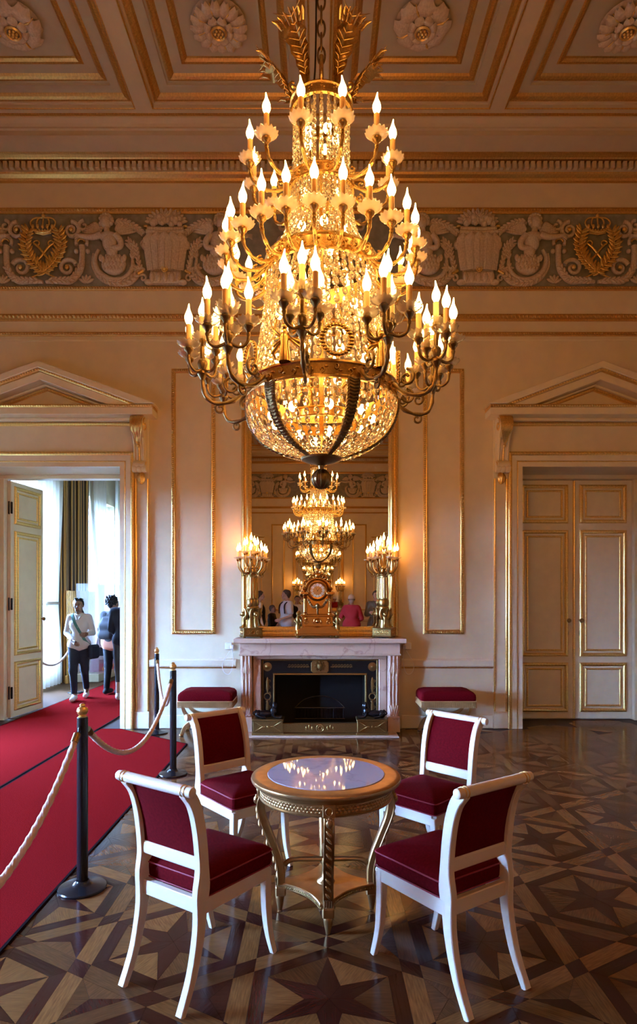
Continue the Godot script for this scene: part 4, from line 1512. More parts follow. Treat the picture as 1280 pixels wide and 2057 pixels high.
func build_frieze() -> void:
	var bk := basket_meshes()
	var ch := cherub_meshes()
	var sc := scroll_meshes()
	var wr := wreath_meshes()
	for side in 2:
		var o: Node3D = get_node("wall_back" if side == 0 else "wall_front")
		var y := 5.975
		for x in [-1.89, 2.0]:
			var k := knot("basket_relief", o, Transform3D(Basis(), Vector3(x, y, 0.004)))
			k.set_meta("label", "plaster basket heaped with fruit")
			part("basket", bk[0], M.relief_plaster, k)
			part("gilt_rosette", bk[1], M.gold_leaf, k)
		for q in [[-2.60, 1], [-1.22, -1], [1.32, 1], [2.68, -1], [-4.22, -1], [4.27, 1]]:
			var k := knot("cherub_relief", o, Transform3D(Basis().scaled(Vector3(q[1], 1, 1)), Vector3(q[0], y, 0.004)))
			k.set_meta("label", "plaster winged cherub rising from a leafy scroll")
			part("cherub", ch[0], M.relief_plaster, k)
			part("gilt_collar", ch[1], M.gold_leaf, k)
		for x in [-3.41, 0.05, 3.48]:
			var k := knot("wreath_relief", o, Transform3D(Basis(), Vector3(x, y, 0.004)))
			k.set_meta("label", "gilt crown over a cipher in crossed laurel branches, between plaster scrolls")
			part("scrolls", sc[0], M.relief_plaster, k)
			part("scroll_bosses", sc[1], M.gold_leaf, k)
			part("crown", wr[0], M.gold_leaf, k)
			part("cipher", wr[1], M.gold_leaf, k)
			part("laurel_branch", wr[2], M.gold_leaf, k)
			part("laurel_branch", wr[3], M.gold_leaf, k)

# ---------------------------------------------------------------- fireplace wall furniture
func build_fireplaces() -> void:
	for side in 2:
		var seen := "white marble fireplace with black and brass slips below the mirror" if side == 0 else "marble fireplace on the opposite wall, behind the viewer"
		var o := thing("fireplace", seen, "fireplace")
		place_end(o, 0.03, side)
		fireplace(o)
		o = thing("fire_fender", "low brass fender with two dark sphinxes before the fireplace" if side == 0 else "brass fender before the opposite fireplace", "fender")
		place_end(o, 0.03, side)
		o.position.y = 0.0015
		fender(o)
		o = thing("wall_mirror", "tall gilt-framed mirror above the fireplace reflecting the chandeliers" if side == 0 else "gilt mirror on the opposite wall, seen as a reflection", "mirror")
		place_end(o, 0.03, side)
		var b := MB.new()
		slab(b, -0.87, 0.87, 1.19, 4.42, 0.0, 0.012)
		part("mirror_glass", b, M.mirror_silver, o)
		part("gilt_frame", MB.new().mould(rect_path(-0.98, 0.98, 1.148, 4.50), [Vector2(0, 0), Vector2(0, 0.03), Vector2(0.012, 0.05), Vector2(0.03, 0.055), Vector2(0.04, 0.035), Vector2(0.052, 0.03), Vector2(0.06, 0.045), Vector2(0.085, 0.05), Vector2(0.10, 0.035), Vector2(0.112, 0.03), Vector2(0.125, 0.014), Vector2(0.128, 0.0)], Vector3.BACK), M.gold_leaf, o)
		if side == 0:
			var c := clock(thing("mantel_clock", "ornate gilt mantel clock in the middle of the mantelpiece", "clock", Vector3(0.0, 1.146, WALL_Z + 0.22)))
		else:
			copy_of(get_node("mantel_clock"), "gilt clock on the opposite mantelpiece", Vector3(0.06, 1.146, FRONT_Z - 0.22), PI)
	var ca := candelabrum(thing("candelabrum", "gilt candelabrum with lit candle bulbs on the mantelpiece, left of the clock", "candelabrum", Vector3(-0.81, 1.148, WALL_Z + 0.2), 0.3, "mantelpiece candelabra"))
	copy_of(ca, "gilt candelabrum with lit candle bulbs on the mantelpiece, right of the clock", Vector3(0.81, 1.148, WALL_Z + 0.2), -0.35, "mantelpiece candelabra")
	copy_of(ca, "reflected candelabrum left of the clock, from the opposite mantelpiece", Vector3(-0.77, 1.148, FRONT_Z - 0.2), PI, "mantelpiece candelabra")
	copy_of(ca, "reflected candelabrum right of the clock, from the opposite mantelpiece", Vector3(0.87, 1.148, FRONT_Z - 0.2), PI + 0.3, "mantelpiece candelabra")
	# wall sockets with their cables
	for s in [-1, 1]:
		var o := thing("wall_socket", "white socket with a hanging cable beside the fireplace, %s stool" % ("above the red" if s < 0 else "near the far"), "socket", Vector3(-1.115 if s < 0 else 1.13, 1.03, WALL_Z))
		o.set_meta("label", "white wall socket with looped cable beside the fireplace, left of the mantel" if s < 0 else "white wall socket beside the fireplace, right of the mantel")
		var b := MB.new().box(Vector3(0, 0, 0.012), Vector3(0.085, 0.085, 0.024), 0.006)
		part("plate", b, M.white_plastic, o)
		b = MB.new().box(Vector3(-s * 0.05, -0.01, 0.035), Vector3(0.05, 0.06, 0.05), 0.012)
		part("plug", b, M.white_plastic, o)
		b = MB.new().tube(curve([Vector3(-s * 0.05, -0.03, 0.04), Vector3(-s * 0.06, -0.2, 0.03), Vector3(-s * 0.02, -0.34, 0.04), Vector3(s * 0.05, -0.33, 0.03), Vector3(s * 0.07, -0.22, 0.03), Vector3(-s * 0.02, -0.06, 0.03)], 6), 0.004, 5)
		part("cable", b, M.white_plastic, o)

func fireplace(o: Node3D) -> void:
	var b := MB.new()
	slab(b, -0.92, 0.92, 0.0, 0.014, 0.0, 0.56, 0.004)
	part("hearth_slab", b, M.pale_marble, o)
	b = MB.new()
	slab(b, -1.03, 1.03, 1.09, 1.146, 0.0, 0.40, 0.006)
	part("mantel_shelf", b, M.pale_marble, o)
	b = MB.new()
	slab(b, -0.965, 0.965, 0.955, 1.09, 0.0, 0.325, 0.004)
	part("frieze_block", b, M.pale_marble, o)
	b = MB.new()
	slab(b, -0.975, 0.975, 0.935, 0.957, 0.0, 0.335, 0.006)
	part("architrave_band", b, M.pale_marble, o)
	for s in [-1, 1]:
		var k := knot("pilaster", o, Transform3D(Basis(), Vector3(s * 0.89, 0, 0)))
		b = MB.new()
		slab(b, -0.075, 0.075, 0.014, 0.20, 0.0, 0.315, 0.005)
		part("plinth", b, M.pale_marble, k)
		# swelling console shaft: bulging at the top
		var prof := [Vector2(0.20, 0.255), Vector2(0.3, 0.245), Vector2(0.45, 0.25), Vector2(0.6, 0.265), Vector2(0.75, 0.29), Vector2(0.86, 0.312), Vector2(0.935, 0.315)]
		for r in 3:
			var pts := []
			for q in prof: pts.append(Vector3((r - 1) * 0.042, q.x, q.y))
			b = MB.new().tube(pts, 0.016, 6)
			part("flute", b, M.pale_marble, k)
		var pts2 := []
		for q in prof: pts2.append(Vector3(0, q.x, q.y * 0.5))
		b = MB.new()
		var ws := []
		for q in prof: ws.append(q.y * 0.5)
		b.bar(pts2, 0.068, ws, Vector3.RIGHT, 0.06)
		part("shaft", b, M.pale_marble, k)
		# carved leaf over the head
		b = MB.new()
		for q in 7:
			var u := (q - 3) / 3.0
			b.t = Transform3D(Basis(Vector3(0, 0, 1), u * 0.2), Vector3(u * 0.046, 0.815 - absf(u) * 0.01, 0.302 - absf(u) * 0.012))
			b.ellipsoid(Vector3(0, 0, 0), Vector3(0.0165, 0.10 - absf(u) * 0.02, 0.02), 8, 8)
		for q in 4:
			b.t = Transform3D(Basis(), Vector3((q - 1.5) * 0.02, 0.68 - absf(q - 1.5) * 0.0, 0.275))
			b.ellipsoid(Vector3(0, 0, 0), Vector3(0.011, 0.05, 0.018), 6, 7)
		part("acanthus_carving", b, M.pale_marble, k)
		b = MB.new()
		for q in 5:
			var u := (q - 2) / 2.0
			b.t = Transform3D(Basis(Vector3(0, 0, 1), -u * 0.25), Vector3(u * 0.038, 0.28 - absf(u) * 0.02, 0.255))
			b.ellipsoid(Vector3.ZERO, Vector3(0.015, 0.07, 0.02), 6, 8)
		part("foot_carving", b, M.pale_marble, k)
		# stepped inner jamb
		b = MB.new()
		slab(b, minf(s * 0.72, s * 0.815), maxf(s * 0.72, s * 0.815), 0.014, 0.935, 0.0, 0.21, 0.008)
		part("inner_jamb", b, M.pale_marble, o)
	b = MB.new()
	slab(b, -0.815, 0.815, 0.885, 0.936, 0.0, 0.235, 0.008)
	part("inner_lintel", b, M.pale_marble, o)
	# black slips with brass ornaments
	b = MB.new()
	slab(b, -0.72, -0.57, 0.014, 0.885, 0.0, 0.15)
	slab(b, 0.57, 0.72, 0.014, 0.885, 0.0, 0.15)
	slab(b, -0.57, 0.57, 0.69, 0.885, 0.0, 0.15)
	part("black_slips", b, M.black_slate, o)
	var path := [Vector3(0.565, 0.014, 0.15), Vector3(0.565, 0.695, 0.15), Vector3(-0.565, 0.695, 0.15), Vector3(-0.565, 0.014, 0.15)]
	part("brass_edging", MB.new().mould(path, round_bar(0.03, 0.02), Vector3.BACK, false), M.dull_brass, o)
	path = [Vector3(0.705, 0.014, 0.15), Vector3(0.705, 0.87, 0.15), Vector3(-0.705, 0.87, 0.15), Vector3(-0.705, 0.014, 0.15)]
	part("brass_edging", MB.new().mould(path, round_bar(0.024, 0.014), Vector3.BACK, false), M.dull_brass, o)
	# central plaque, arabesques, corner discs
	b = MB.new().at(0, 0.785, 0.15)
	var oct := PackedVector2Array([Vector2(-0.11, -0.05), Vector2(-0.08, -0.08), Vector2(0.08, -0.08), Vector2(0.11, -0.05), Vector2(0.11, 0.05), Vector2(0.08, 0.08), Vector2(-0.08, 0.08), Vector2(-0.11, 0.05)])
	b.plate(oct, 0.0, 0.012, 0.006)
	b.ellipsoid(Vector3(0, 0.012, 0.015), Vector3(0.035, 0.045, 0.03), 8, 10)
	for k in 8: b.ellipsoid(Vector3(cos(TAU * k / 8) * 0.05, 0.012 + sin(TAU * k / 8) * 0.052, 0.012), Vector3(0.02, 0.016, 0.012), 5, 6)
	part("brass_plaque", b, M.dull_brass, o)
	for s in [-1, 1]:
		b = MB.new()
		b.tube([Vector3(s * 0.13, 0.785, 0.155), Vector3(s * 0.40, 0.785, 0.158)], [0.006, 0.004], 6)
		for k in 7:
			for e in [-1, 1]:
				var pts := lift(arc(Vector2(s * (0.16 + k * 0.036), 0.785 + e * 0.018), 0.018, -90 * e, 180 + 90 * e, 7, 0.006), 0.156)
				b.tube(pts, 0.0035, 5)
		part("brass_arabesque", b, M.dull_brass, o)
		b = MB.new().at(s * 0.645, 0.785, 0.15)
		b.t.basis = Basis(Vector3.RIGHT, PI / 2)
		b.lathe([Vector2(0.055, 0), Vector2(0.055, 0.008), Vector2(0.042, 0.01), Vector2(0.04, 0.005), Vector2(0.02, 0.006), Vector2(0.012, 0.014), Vector2(0.0, 0.016)], 18)
		part("brass_disc", b, M.dull_brass, o)
		b = MB.new().at(s * 0.645, 0.42, 0.15)
		b.ellipsoid(Vector3(0, 0.14, 0.002), Vector3(0.02, 0.10, 0.006), 6, 8)
		b.ellipsoid(Vector3(0, -0.14, 0.002), Vector3(0.02, 0.10, 0.006), 6, 8)
		b.tube(lift(arc(Vector2.ZERO, 0.04, 0, 340, 16), 0.004), 0.008, 5, true)
		for k in 6:
			for e in [-1, 1]: b.tube(lift(arc(Vector2(e * 0.022, -0.2 + k * 0.075 + (0.02 if k > 2 else 0.0)), 0.018, -90, 90 + 90 * e, 7, 0.006), 0.004), 0.0035, 5)
		part("brass_arabesque", b, M.dull_brass, o)
	# firebox set into the wall
	b = MB.new()
	var x := 0.565
	b.quad(Vector3(-x, 0, -0.45), Vector3(x, 0, -0.45), Vector3(x, 0.69, -0.45), Vector3(-x, 0.69, -0.45))
	b.quad(Vector3(-x, 0, 0.0), Vector3(-x, 0, -0.45), Vector3(-x, 0.69, -0.45), Vector3(-x, 0.69, 0.0))
	b.quad(Vector3(x, 0, -0.45), Vector3(x, 0, 0.0), Vector3(x, 0.69, 0.0), Vector3(x, 0.69, -0.45))
	b.quad(Vector3(-x, 0.69, -0.45), Vector3(x, 0.69, -0.45), Vector3(x, 0.69, 0.0), Vector3(-x, 0.69, 0.0))
	b.quad(Vector3(-x, 0.004, 0.0), Vector3(x, 0.004, 0.0), Vector3(x, 0.004, -0.45), Vector3(-x, 0.004, -0.45))
	part("firebox", b, M.soot_black, o)
	b = MB.new()
	for k in 15: b.tube([Vector3(-0.3 + k * 0.043, 0.08, -0.2), Vector3(-0.3 + k * 0.043, 0.22, -0.2)], 0.006, 5)
	for y in [0.08, 0.22]: b.tube([Vector3(-0.32, y, -0.2), Vector3(0.32, y, -0.2)], 0.01, 6)
	b.tube(curve([Vector3(-0.32, 0.22, -0.2), Vector3(-0.2, 0.32, -0.25), Vector3(0, 0.36, -0.28), Vector3(0.2, 0.32, -0.25), Vector3(0.32, 0.22, -0.2)], 5), 0.009, 6)
	part("iron_grate", b, M.black_metal, o)

func fender(o: Node3D) -> void:
	var b := MB.new()
	slab(b, -0.80, 0.80, 0.014, 0.035, 0.27, 0.485, 0.004)
	slab(b, -0.45, 0.45, 0.035, 0.15, 0.385, 0.455, 0.006)
	part("fender_bar", b, M.dull_brass, o)
	b = MB.new()
	b.tube(lift(arc(Vector2(0, 0.092), 0.042, 0, 345, 20), 0.455), 0.006, 5, true)
	b.tube(lift(arc(Vector2(0, 0.092), 0.024, 0, 330, 14), 0.455), 0.004, 5, true)
	for s in [-1, 1]:
		for k in 3: b.ellipsoid(Vector3(s * (0.09 + k * 0.035), 0.092 + (0.02 if k == 1 else 0.0), 0.455), Vector3(0.016, 0.022, 0.006), 5, 7)
	part("wreath_ornament", b, M.brass, o)
	for s in [-1, 1]:
		var k := knot("end_box", o, Transform3D(Basis(), Vector3(s * 0.615, 0.014, 0.375)))
		b = MB.new()
		slab(b, -0.19, 0.19, 0.0, 0.03, -0.11, 0.115, 0.005)
		slab(b, -0.175, 0.175, 0.03, 0.165, -0.10, 0.10, 0.003)
		slab(b, -0.185, 0.185, 0.165, 0.185, -0.11, 0.11, 0.005)
		part("body", b, M.dull_brass, k)
		b = MB.new()
		for e in [-1, 1]:
			b.tube([Vector3(e * 0.15, 0.045, 0.102), Vector3(e * 0.06, 0.10, 0.102), Vector3(e * 0.15, 0.155, 0.102)], 0.005, 5)
			b.ellipsoid(Vector3(e * 0.05, 0.10, 0.102), Vector3(0.022, 0.008, 0.006), 5, 7)
		b.ellipsoid(Vector3(0, 0.10, 0.104), Vector3(0.014, 0.014, 0.012), 5, 8)
		part("relief", b, M.brass, k)
		# lying sphinx facing the middle
		b = MB.new()
		b.t = Transform3D(Basis().scaled(Vector3(-s, 1, 1)), Vector3(0, 0.185, 0))
		b.ellipsoid(Vector3(-0.04, 0.05, 0), Vector3(0.11, 0.045, 0.045), 8, 12)
		b.ellipsoid(Vector3(-0.12, 0.045, 0), Vector3(0.05, 0.05, 0.05), 8, 10)
		b.ellipsoid(Vector3(0.06, 0.075, 0), Vector3(0.045, 0.06, 0.042), 8, 10)
		b.ellipsoid(Vector3(0.085, 0.145, 0), Vector3(0.032, 0.038, 0.03), 8, 10)
		b.ellipsoid(Vector3(0.07, 0.14, 0), Vector3(0.03, 0.05, 0.042), 8, 10)
		for e in [-1, 1]:
			b.tube(curve([Vector3(0.06, 0.05, e * 0.03), Vector3(0.09, 0.015, e * 0.034), Vector3(0.16, 0.014, e * 0.034)], 4), 0.014, 6)
			b.tube(curve([Vector3(-0.13, 0.04, e * 0.04), Vector3(-0.08, 0.02, e * 0.055), Vector3(-0.03, 0.013, e * 0.055)], 4), 0.015, 6)
		b.tube(curve([Vector3(-0.16, 0.03, 0), Vector3(-0.18, 0.06, 0.02), Vector3(-0.14, 0.10, 0.02)], 4), 0.008, 6)
		part("sphinx", b, M.black_bronze, k).set_meta("label", "small black sphinx lying on the box")

var bulb_mesh: ArrayMesh
var sleeve_mesh: ArrayMesh
var cup_mesh: ArrayMesh
var socket_mesh: ArrayMesh

func candle_meshes() -> void:
	var pts := []
	var rad := []
	for q in [[0.0, 0.010], [0.006, 0.0125], [0.018, 0.0185], [0.030, 0.0212], [0.042, 0.0202], [0.055, 0.0155], [0.068, 0.0100], [0.080, 0.0062], [0.092, 0.0042], [0.104, 0.0026], [0.107, 0.0006]]:
		pts.append(Vector3(0.004 * pow(maxf(0, q[0] - 0.06) / 0.045, 2.0), q[0], 0))
		rad.append(q[1])
	bulb_mesh = MB.new().tube(pts, rad, 10).mesh()
	sleeve_mesh = MB.new().lathe([Vector2(0.0135, 0.0), Vector2(0.0135, 0.098), Vector2(0.0145, 0.1), Vector2(0.011, 0.104), Vector2(0.0, 0.104)], 12).mesh()
	# scalloped crystal drip cup
	var b := MB.new()
	var segs := 28
	for inner in 2:
		var p := PackedVector3Array()
		for q in [[0.014, 0.0], [0.03, 0.002], [0.045, 0.008], [0.051, 0.016], [0.057, 0.019]]:
			for j in segs:
				var a := TAU * j / segs
				var sc: float = 1.0 + 0.06 * (1.0 if j % 2 == 0 else -1.0) * (q[1] / 0.02)
				var r: float = q[0] * sc
				p.append(Vector3(r * cos(a), q[1] + inner * 0.003 + (0.004 * cos(a * 14) if q[1] > 0.015 else 0.0), -r * sin(a)))
		b.grid(p, 5, segs, true, inner == 1)
	cup_mesh = b.mesh()
	socket_mesh = MB.new().lathe([Vector2(0.0, -0.05), Vector2(0.008, -0.05), Vector2(0.011, -0.04), Vector2(0.008, -0.034), Vector2(0.013, -0.02), Vector2(0.022, -0.012), Vector2(0.024, -0.002), Vector2(0.018, 0.004), Vector2(0.017, 0.02), Vector2(0.0, 0.02)], 12).mesh()

# candle: socket at `at`, crystal cup, sleeve and bulb; its pieces go under `holder`
func candle(holder: Node3D, at: Vector3, scale: float, metal: Material, light := 0.0, lean := 0.0, tint := 0) -> void:
	var bs := Basis(Vector3.BACK, lean).rotated(Vector3.UP, at.x * 31.0 + at.z * 17.0).scaled(Vector3.ONE * scale)
	shape("socket", socket_mesh, metal, holder, Transform3D(bs, at))
	shape("drip_cup", cup_mesh, M.moulded_glass, holder, Transform3D(bs, at + bs.y * 0.004))
	shape("candle_sleeve", sleeve_mesh, M.candle_sleeve, holder, Transform3D(bs, at + bs.y * 0.014))
	shape("candle_bulb", bulb_mesh, M.flame_bulb, holder, Transform3D(bs, at + bs.y * 0.118))
	if light > 0.0: omni(holder, at + bs.y * 0.15, light)

func candelabrum(o: Node3D) -> Node3D:
	if bulb_mesh == null: candle_meshes()
	# plinth on small feet
	var b := MB.new()
	slab(b, -0.125, 0.125, 0.018, 0.03, -0.125, 0.125, 0.003)
	slab(b, -0.115, 0.115, 0.03, 0.11, -0.115, 0.115, 0.003)
	slab(b, -0.125, 0.125, 0.11, 0.122, -0.125, 0.125, 0.003)
	part("plinth", b, M.brass, o)
	for sx in [-1, 1]:
		for sz in [-1, 1]:
			part("foot", MB.new().ellipsoid(Vector3(sx * 0.105, 0.009, sz * 0.105), Vector3(0.02, 0.0095, 0.02), 5, 8), M.brass, o)
	b = MB.new()
	for f in 4:
		b.t = Transform3D(Basis(Vector3.UP, f * PI / 2), Vector3.ZERO)
		for k in 3: b.tube(lift(arc(Vector2((k - 1) * 0.06, 0.07), 0.02, 0, 330, 10), 0.116), 0.004, 5, true)
	part("relief", b, M.gilt_bronze, o)
	# three winged lions round the foot of the column
	for k in 3:
		b = MB.new()
		b.t = Transform3D(Basis(Vector3.UP, k * TAU / 3 + 0.4), Vector3(0, 0.122, 0))
		b.tube(curve([Vector3(0, 0.14, 0.045), Vector3(0, 0.12, 0.085), Vector3(0, 0.05, 0.09), Vector3(0, 0.0, 0.11)], 4), [0.03, 0.032, 0.03, 0.028, 0.022, 0.02, 0.018, 0.016, 0.016, 0.016, 0.018, 0.02, 0.022], 8)
		b.ellipsoid(Vector3(0, 0.165, 0.095), Vector3(0.028, 0.032, 0.032), 8, 10)
		b.ellipsoid(Vector3(0, 0.155, 0.125), Vector3(0.014, 0.014, 0.014), 6, 8)
		b.ellipsoid(Vector3(0, 0.008, 0.115), Vector3(0.02, 0.01, 0.03), 5, 8)
		for e in [-1, 1]:
			b.tube(curve([Vector3(e * 0.02, 0.10, 0.07), Vector3(e * 0.05, 0.16, 0.06), Vector3(e * 0.045, 0.22, 0.075), Vector3(e * 0.03, 0.235, 0.10)], 4), [0.014, 0.02, 0.024, 0.024, 0.022, 0.02, 0.016, 0.014, 0.012, 0.01, 0.008, 0.006, 0.004], 6)
		part("lion_monopod", b, M.brass, o)
	# column
	b = MB.new().at(0, 0.122, 0)
	b.lathe([Vector2(0.05, 0.0), Vector2(0.045, 0.1), Vector2(0.05, 0.2), Vector2(0.062, 0.235), Vector2(0.06, 0.25), Vector2(0.05, 0.26), Vector2(0.058, 0.27), Vector2(0.062, 0.3), Vector2(0.058, 0.335), Vector2(0.048, 0.345), Vector2(0.05, 0.36), Vector2(0.045, 0.50), Vector2(0.041, 0.61), Vector2(0.05, 0.615), Vector2(0.05, 0.625), Vector2(0.042, 0.63), Vector2(0.045, 0.67), Vector2(0.06, 0.70), Vector2(0.065, 0.72), Vector2(0.05, 0.74), Vector2(0.03, 0.78), Vector2(0.022, 0.86), Vector2(0.03, 0.9), Vector2(0.0, 0.91)], 18)
	part("column", b, M.brass, o)
	b = MB.new()
	for k in 10:
		var a := TAU * k / 10
		b.tube([Vector3(cos(a) * 0.05, 0.485, sin(a) * 0.05), Vector3(cos(a) * 0.042, 0.73, sin(a) * 0.042)], 0.006, 5)
	for k in 8:
		b.t = Transform3D(Basis(Vector3.UP, TAU * k / 8), Vector3(0, 0.81, 0))
		b.ellipsoid(Vector3(0, 0, 0.058), Vector3(0.018, 0.045, 0.016), 6, 8)
		b.ellipsoid(Vector3(0, 0.042, 0.072), Vector3(0.013, 0.014, 0.014), 5, 7)
	part("fluting", b, M.gilt_bronze, o)
	# arms: seven below, four above, one on top
	var n := 0
	for lv in [[7, 0.168, 0.80, 0.955, 0.0], [4, 0.095, 0.86, 1.03, 0.5]]:
		for k in lv[0]:
			var a: float = TAU * (k + lv[4]) / lv[0]
			var d := Vector3(cos(a), 0, sin(a))
			var r: float = lv[1]
			var arm := part("arm", MB.new().tube(curve([d * 0.05 + Vector3(0, lv[2], 0), d * r * 0.6 + Vector3(0, lv[2] - 0.015, 0), d * r * 0.95 + Vector3(0, lv[2] + 0.05, 0), d * r + Vector3(0, lv[3] - 0.04, 0)], 5), [0.014, 0.013, 0.012, 0.011, 0.011, 0.01, 0.01, 0.01, 0.01, 0.009, 0.009, 0.009, 0.009, 0.008, 0.008, 0.008], 7), M.brass, o)
			var sc := part("scroll", MB.new().tube(spiral_pts(d, r * 0.62, lv[2] - 0.03, 0.026), 0.006, 5), M.brass, arm)
			candle(arm, d * r + Vector3(0, lv[3], 0), 0.86, M.gilt_bronze, 0.06 if n % 3 == 0 else 0.0)
			n += 1
	candle(o, Vector3(0, 1.09, 0), 0.86, M.gilt_bronze, 0.06)
	return o

func spiral_pts(d: Vector3, r: float, y: float, size: float) -> Array:
	var out := []
	for q in arc(Vector2(r, y), size, 90, -330, 16, size * 0.25): out.append(d * q.x + Vector3(0, q.y, 0))
	return out

func clock(o: Node3D) -> Node3D:
	var g: Material = mat("clock_gilding", 0.52, 0.26, 0.07, 0.26, 1.0)
	var b := MB.new()
	# plinth with bowed front, on feet
	var pl := PackedVector2Array([Vector2(-0.25, 0.045), Vector2(0.25, 0.045), Vector2(0.25, 0.10), Vector2(0.20, 0.12), Vector2(0.16, 0.155), Vector2(0.06, 0.15), Vector2(0, 0.135), Vector2(-0.06, 0.15), Vector2(-0.16, 0.155), Vector2(-0.20, 0.12), Vector2(-0.25, 0.10)])
	b.plate(pl, -0.10, 0.12, 0.01)
	part("plinth", b, g, o)
	b = MB.new()
	slab(b, -0.27, 0.27, 0.035, 0.055, -0.11, 0.135, 0.005)
	part("base_moulding", b, g, o)
	for x in [-0.235, -0.17, 0.17, 0.235]:
		b = MB.new().at(x, 0, 0.09)
		b.lathe([Vector2(0.01, 0.0), Vector2(0.026, 0.008), Vector2(0.028, 0.02), Vector2(0.018, 0.03), Vector2(0.024, 0.036)], 12)
		part("foot", b, M.dark_bronze, o)
	b = MB.new()
	slab(b, -0.19, 0.19, 0.14, 0.265, -0.08, 0.085, 0.006)
	part("lower_case", b, g, o)
	b = MB.new()
	slab(b, -0.205, 0.205, 0.262, 0.285, -0.09, 0.10, 0.005)
	part("ledge", b, g, o)
	b = MB.new()
	slab(b, -0.165, 0.165, 0.285, 0.55, -0.07, 0.06, 0.005)
	part("case", b, g, o)
	for s in [-1, 1]:
		b = MB.new().at(s * 0.15, 0.285, 0.055)
		b.lathe([Vector2(0.03, 0.0), Vector2(0.03, 0.012), Vector2(0.02, 0.02), Vector2(0.024, 0.03), Vector2(0.021, 0.19), Vector2(0.03, 0.205), Vector2(0.024, 0.215), Vector2(0.034, 0.235), Vector2(0.034, 0.245)], 14)
		part("side_column", b, g, o)
		b = MB.new()
		slab(b, minf(s * 0.11, s * 0.205), maxf(s * 0.11, s * 0.205), 0.53, 0.556, -0.08, 0.105, 0.005)
		part("column_cornice", b, g, o)
		b = MB.new().at(s * 0.158, 0.556, 0.04)
		b.lathe([Vector2(0.02, 0.0), Vector2(0.01, 0.012), Vector2(0.028, 0.03), Vector2(0.03, 0.045), Vector2(0.018, 0.058), Vector2(0.01, 0.065), Vector2(0.0, 0.08)], 12)
		part("urn", b, g, o)
		# seated figure beside the case
		b = MB.new().at(s * 0.238, 0.10, 0.07)
		b.lathe([Vector2(0.032, 0), Vector2(0.03, 0.05), Vector2(0.022, 0.06), Vector2(0.026, 0.09), Vector2(0.03, 0.12), Vector2(0.024, 0.15), Vector2(0.012, 0.165), Vector2(0.012, 0.172)], 12)
		b.ellipsoid(Vector3(0, 0.195, 0.0), Vector3(0.02, 0.026, 0.022), 8, 10)
		b.tube(curve([Vector3(-s * 0.02, 0.14, 0.01), Vector3(-s * 0.045, 0.10, 0.03), Vector3(-s * 0.02, 0.08, 0.045)], 4), 0.009, 6)
		b.tube(curve([Vector3(s * 0.02, 0.14, 0.01), Vector3(s * 0.04, 0.11, 0.025), Vector3(s * 0.01, 0.09, 0.045)], 4), 0.009, 6)
		part("seated_figure", b, M.brass, o)
		b = MB.new()
		b.tube(lift(arc(Vector2(s * 0.135, 0.19), 0.03, 0, 400, 18, 0.008), 0.09), 0.008, 6)
		b.ellipsoid(Vector3(s * 0.135, 0.235, 0.09), Vector3(0.02, 0.024, 0.012), 6, 8)
		part("corner_scroll", b, g, o)
	# drum with the dial
	b = MB.new().at(0, 0.575, 0.0)
	b.t.basis = Basis(Vector3.RIGHT, PI / 2)
	b.lathe([Vector2(0.125, -0.06), Vector2(0.13, 0.06), Vector2(0.12, 0.078), Vector2(0.105, 0.082), Vector2(0.10, 0.072), Vector2(0.088, 0.07)], 32)
	part("drum", b, g, o)
	mat("dial_face", 0.50, 0.32, 0.12, 0.3, 0.9)
	mat("enamel", 0.80, 0.75, 0.62, 0.3)
	b = MB.new().at(0, 0.575, 0.0)
	b.t.basis = Basis(Vector3.RIGHT, PI / 2)
	b.lathe([Vector2(0.09, 0.069), Vector2(0.05, 0.0695), Vector2(0.048, 0.073), Vector2(0.0, 0.074)], 28)
	var dial := part("dial", b, M.dial_face, o)
	var font := SystemFont.new()
	font.font_names = PackedStringArray(["Droid Serif"])
	var nums := ["XII", "I", "II", "III", "IIII", "V", "VI", "VII", "VIII", "IX", "X", "XI"]
	for k in 12:
		var a := PI / 2 - TAU * k / 12
		b = MB.new().at(cos(a) * 0.069, 0.575 + sin(a) * 0.069, 0.0695)
		b.t.basis = Basis(Vector3.RIGHT, PI / 2)
		b.lathe([Vector2(0.0165, 0.0), Vector2(0.0155, 0.003), Vector2(0.0, 0.0035)], 12)
		part("hour_cartouche", b, M.enamel, dial)
		var tm := TextMesh.new()
		tm.text = nums[k]
		tm.font = font
		tm.font_size = 24
		tm.pixel_size = 0.00045
		tm.depth = 0.001
		var x := Transform3D(Basis(Vector3.BACK, a - PI / 2), Vector3(cos(a) * 0.069, 0.575 + sin(a) * 0.069, 0.0735))
		shape("numeral", tm, M.black_slate, dial, x)
	b = MB.new()
	b.tube([Vector3(-0.004, 0.565, 0.078), Vector3(0.03, 0.61, 0.078)], [0.003, 0.001], 5)
	part("hour_hand", b, M.black_slate, dial)
	b = MB.new()
	b.tube([Vector3(0.004, 0.565, 0.08), Vector3(-0.035, 0.635, 0.08)], [0.0025, 0.001], 5)
	part("minute_hand", b, M.black_slate, dial)
	# arch over the drum and the pierced crest
	b = MB.new()
	b.tube(lift(arc(Vector2(0, 0.575), 0.148, 0, 180, 22), 0.03), 0.016, 8)
	part("arch", b, g, o)
	b = MB.new()
	for s in [-1, 1]:
		b.tube(lift(arc(Vector2(s * 0.075, 0.735), 0.04, 180, 180 - s * 420, 20, 0.012), 0.02), 0.009, 6)
		b.tube(lift(arc(Vector2(s * 0.14, 0.675), 0.035, 90, 90 - s * 400, 18, 0.01), 0.02), 0.009, 6)
		b.tube(lift(arc(Vector2(s * 0.03, 0.79), 0.03, 0, s * 360, 16, 0.01), 0.02), 0.007, 6)
		for k in 4: b.ellipsoid(Vector3(s * (0.04 + k * 0.032), 0.775 - k * 0.026, 0.025), Vector3(0.02, 0.014, 0.012), 5, 7)
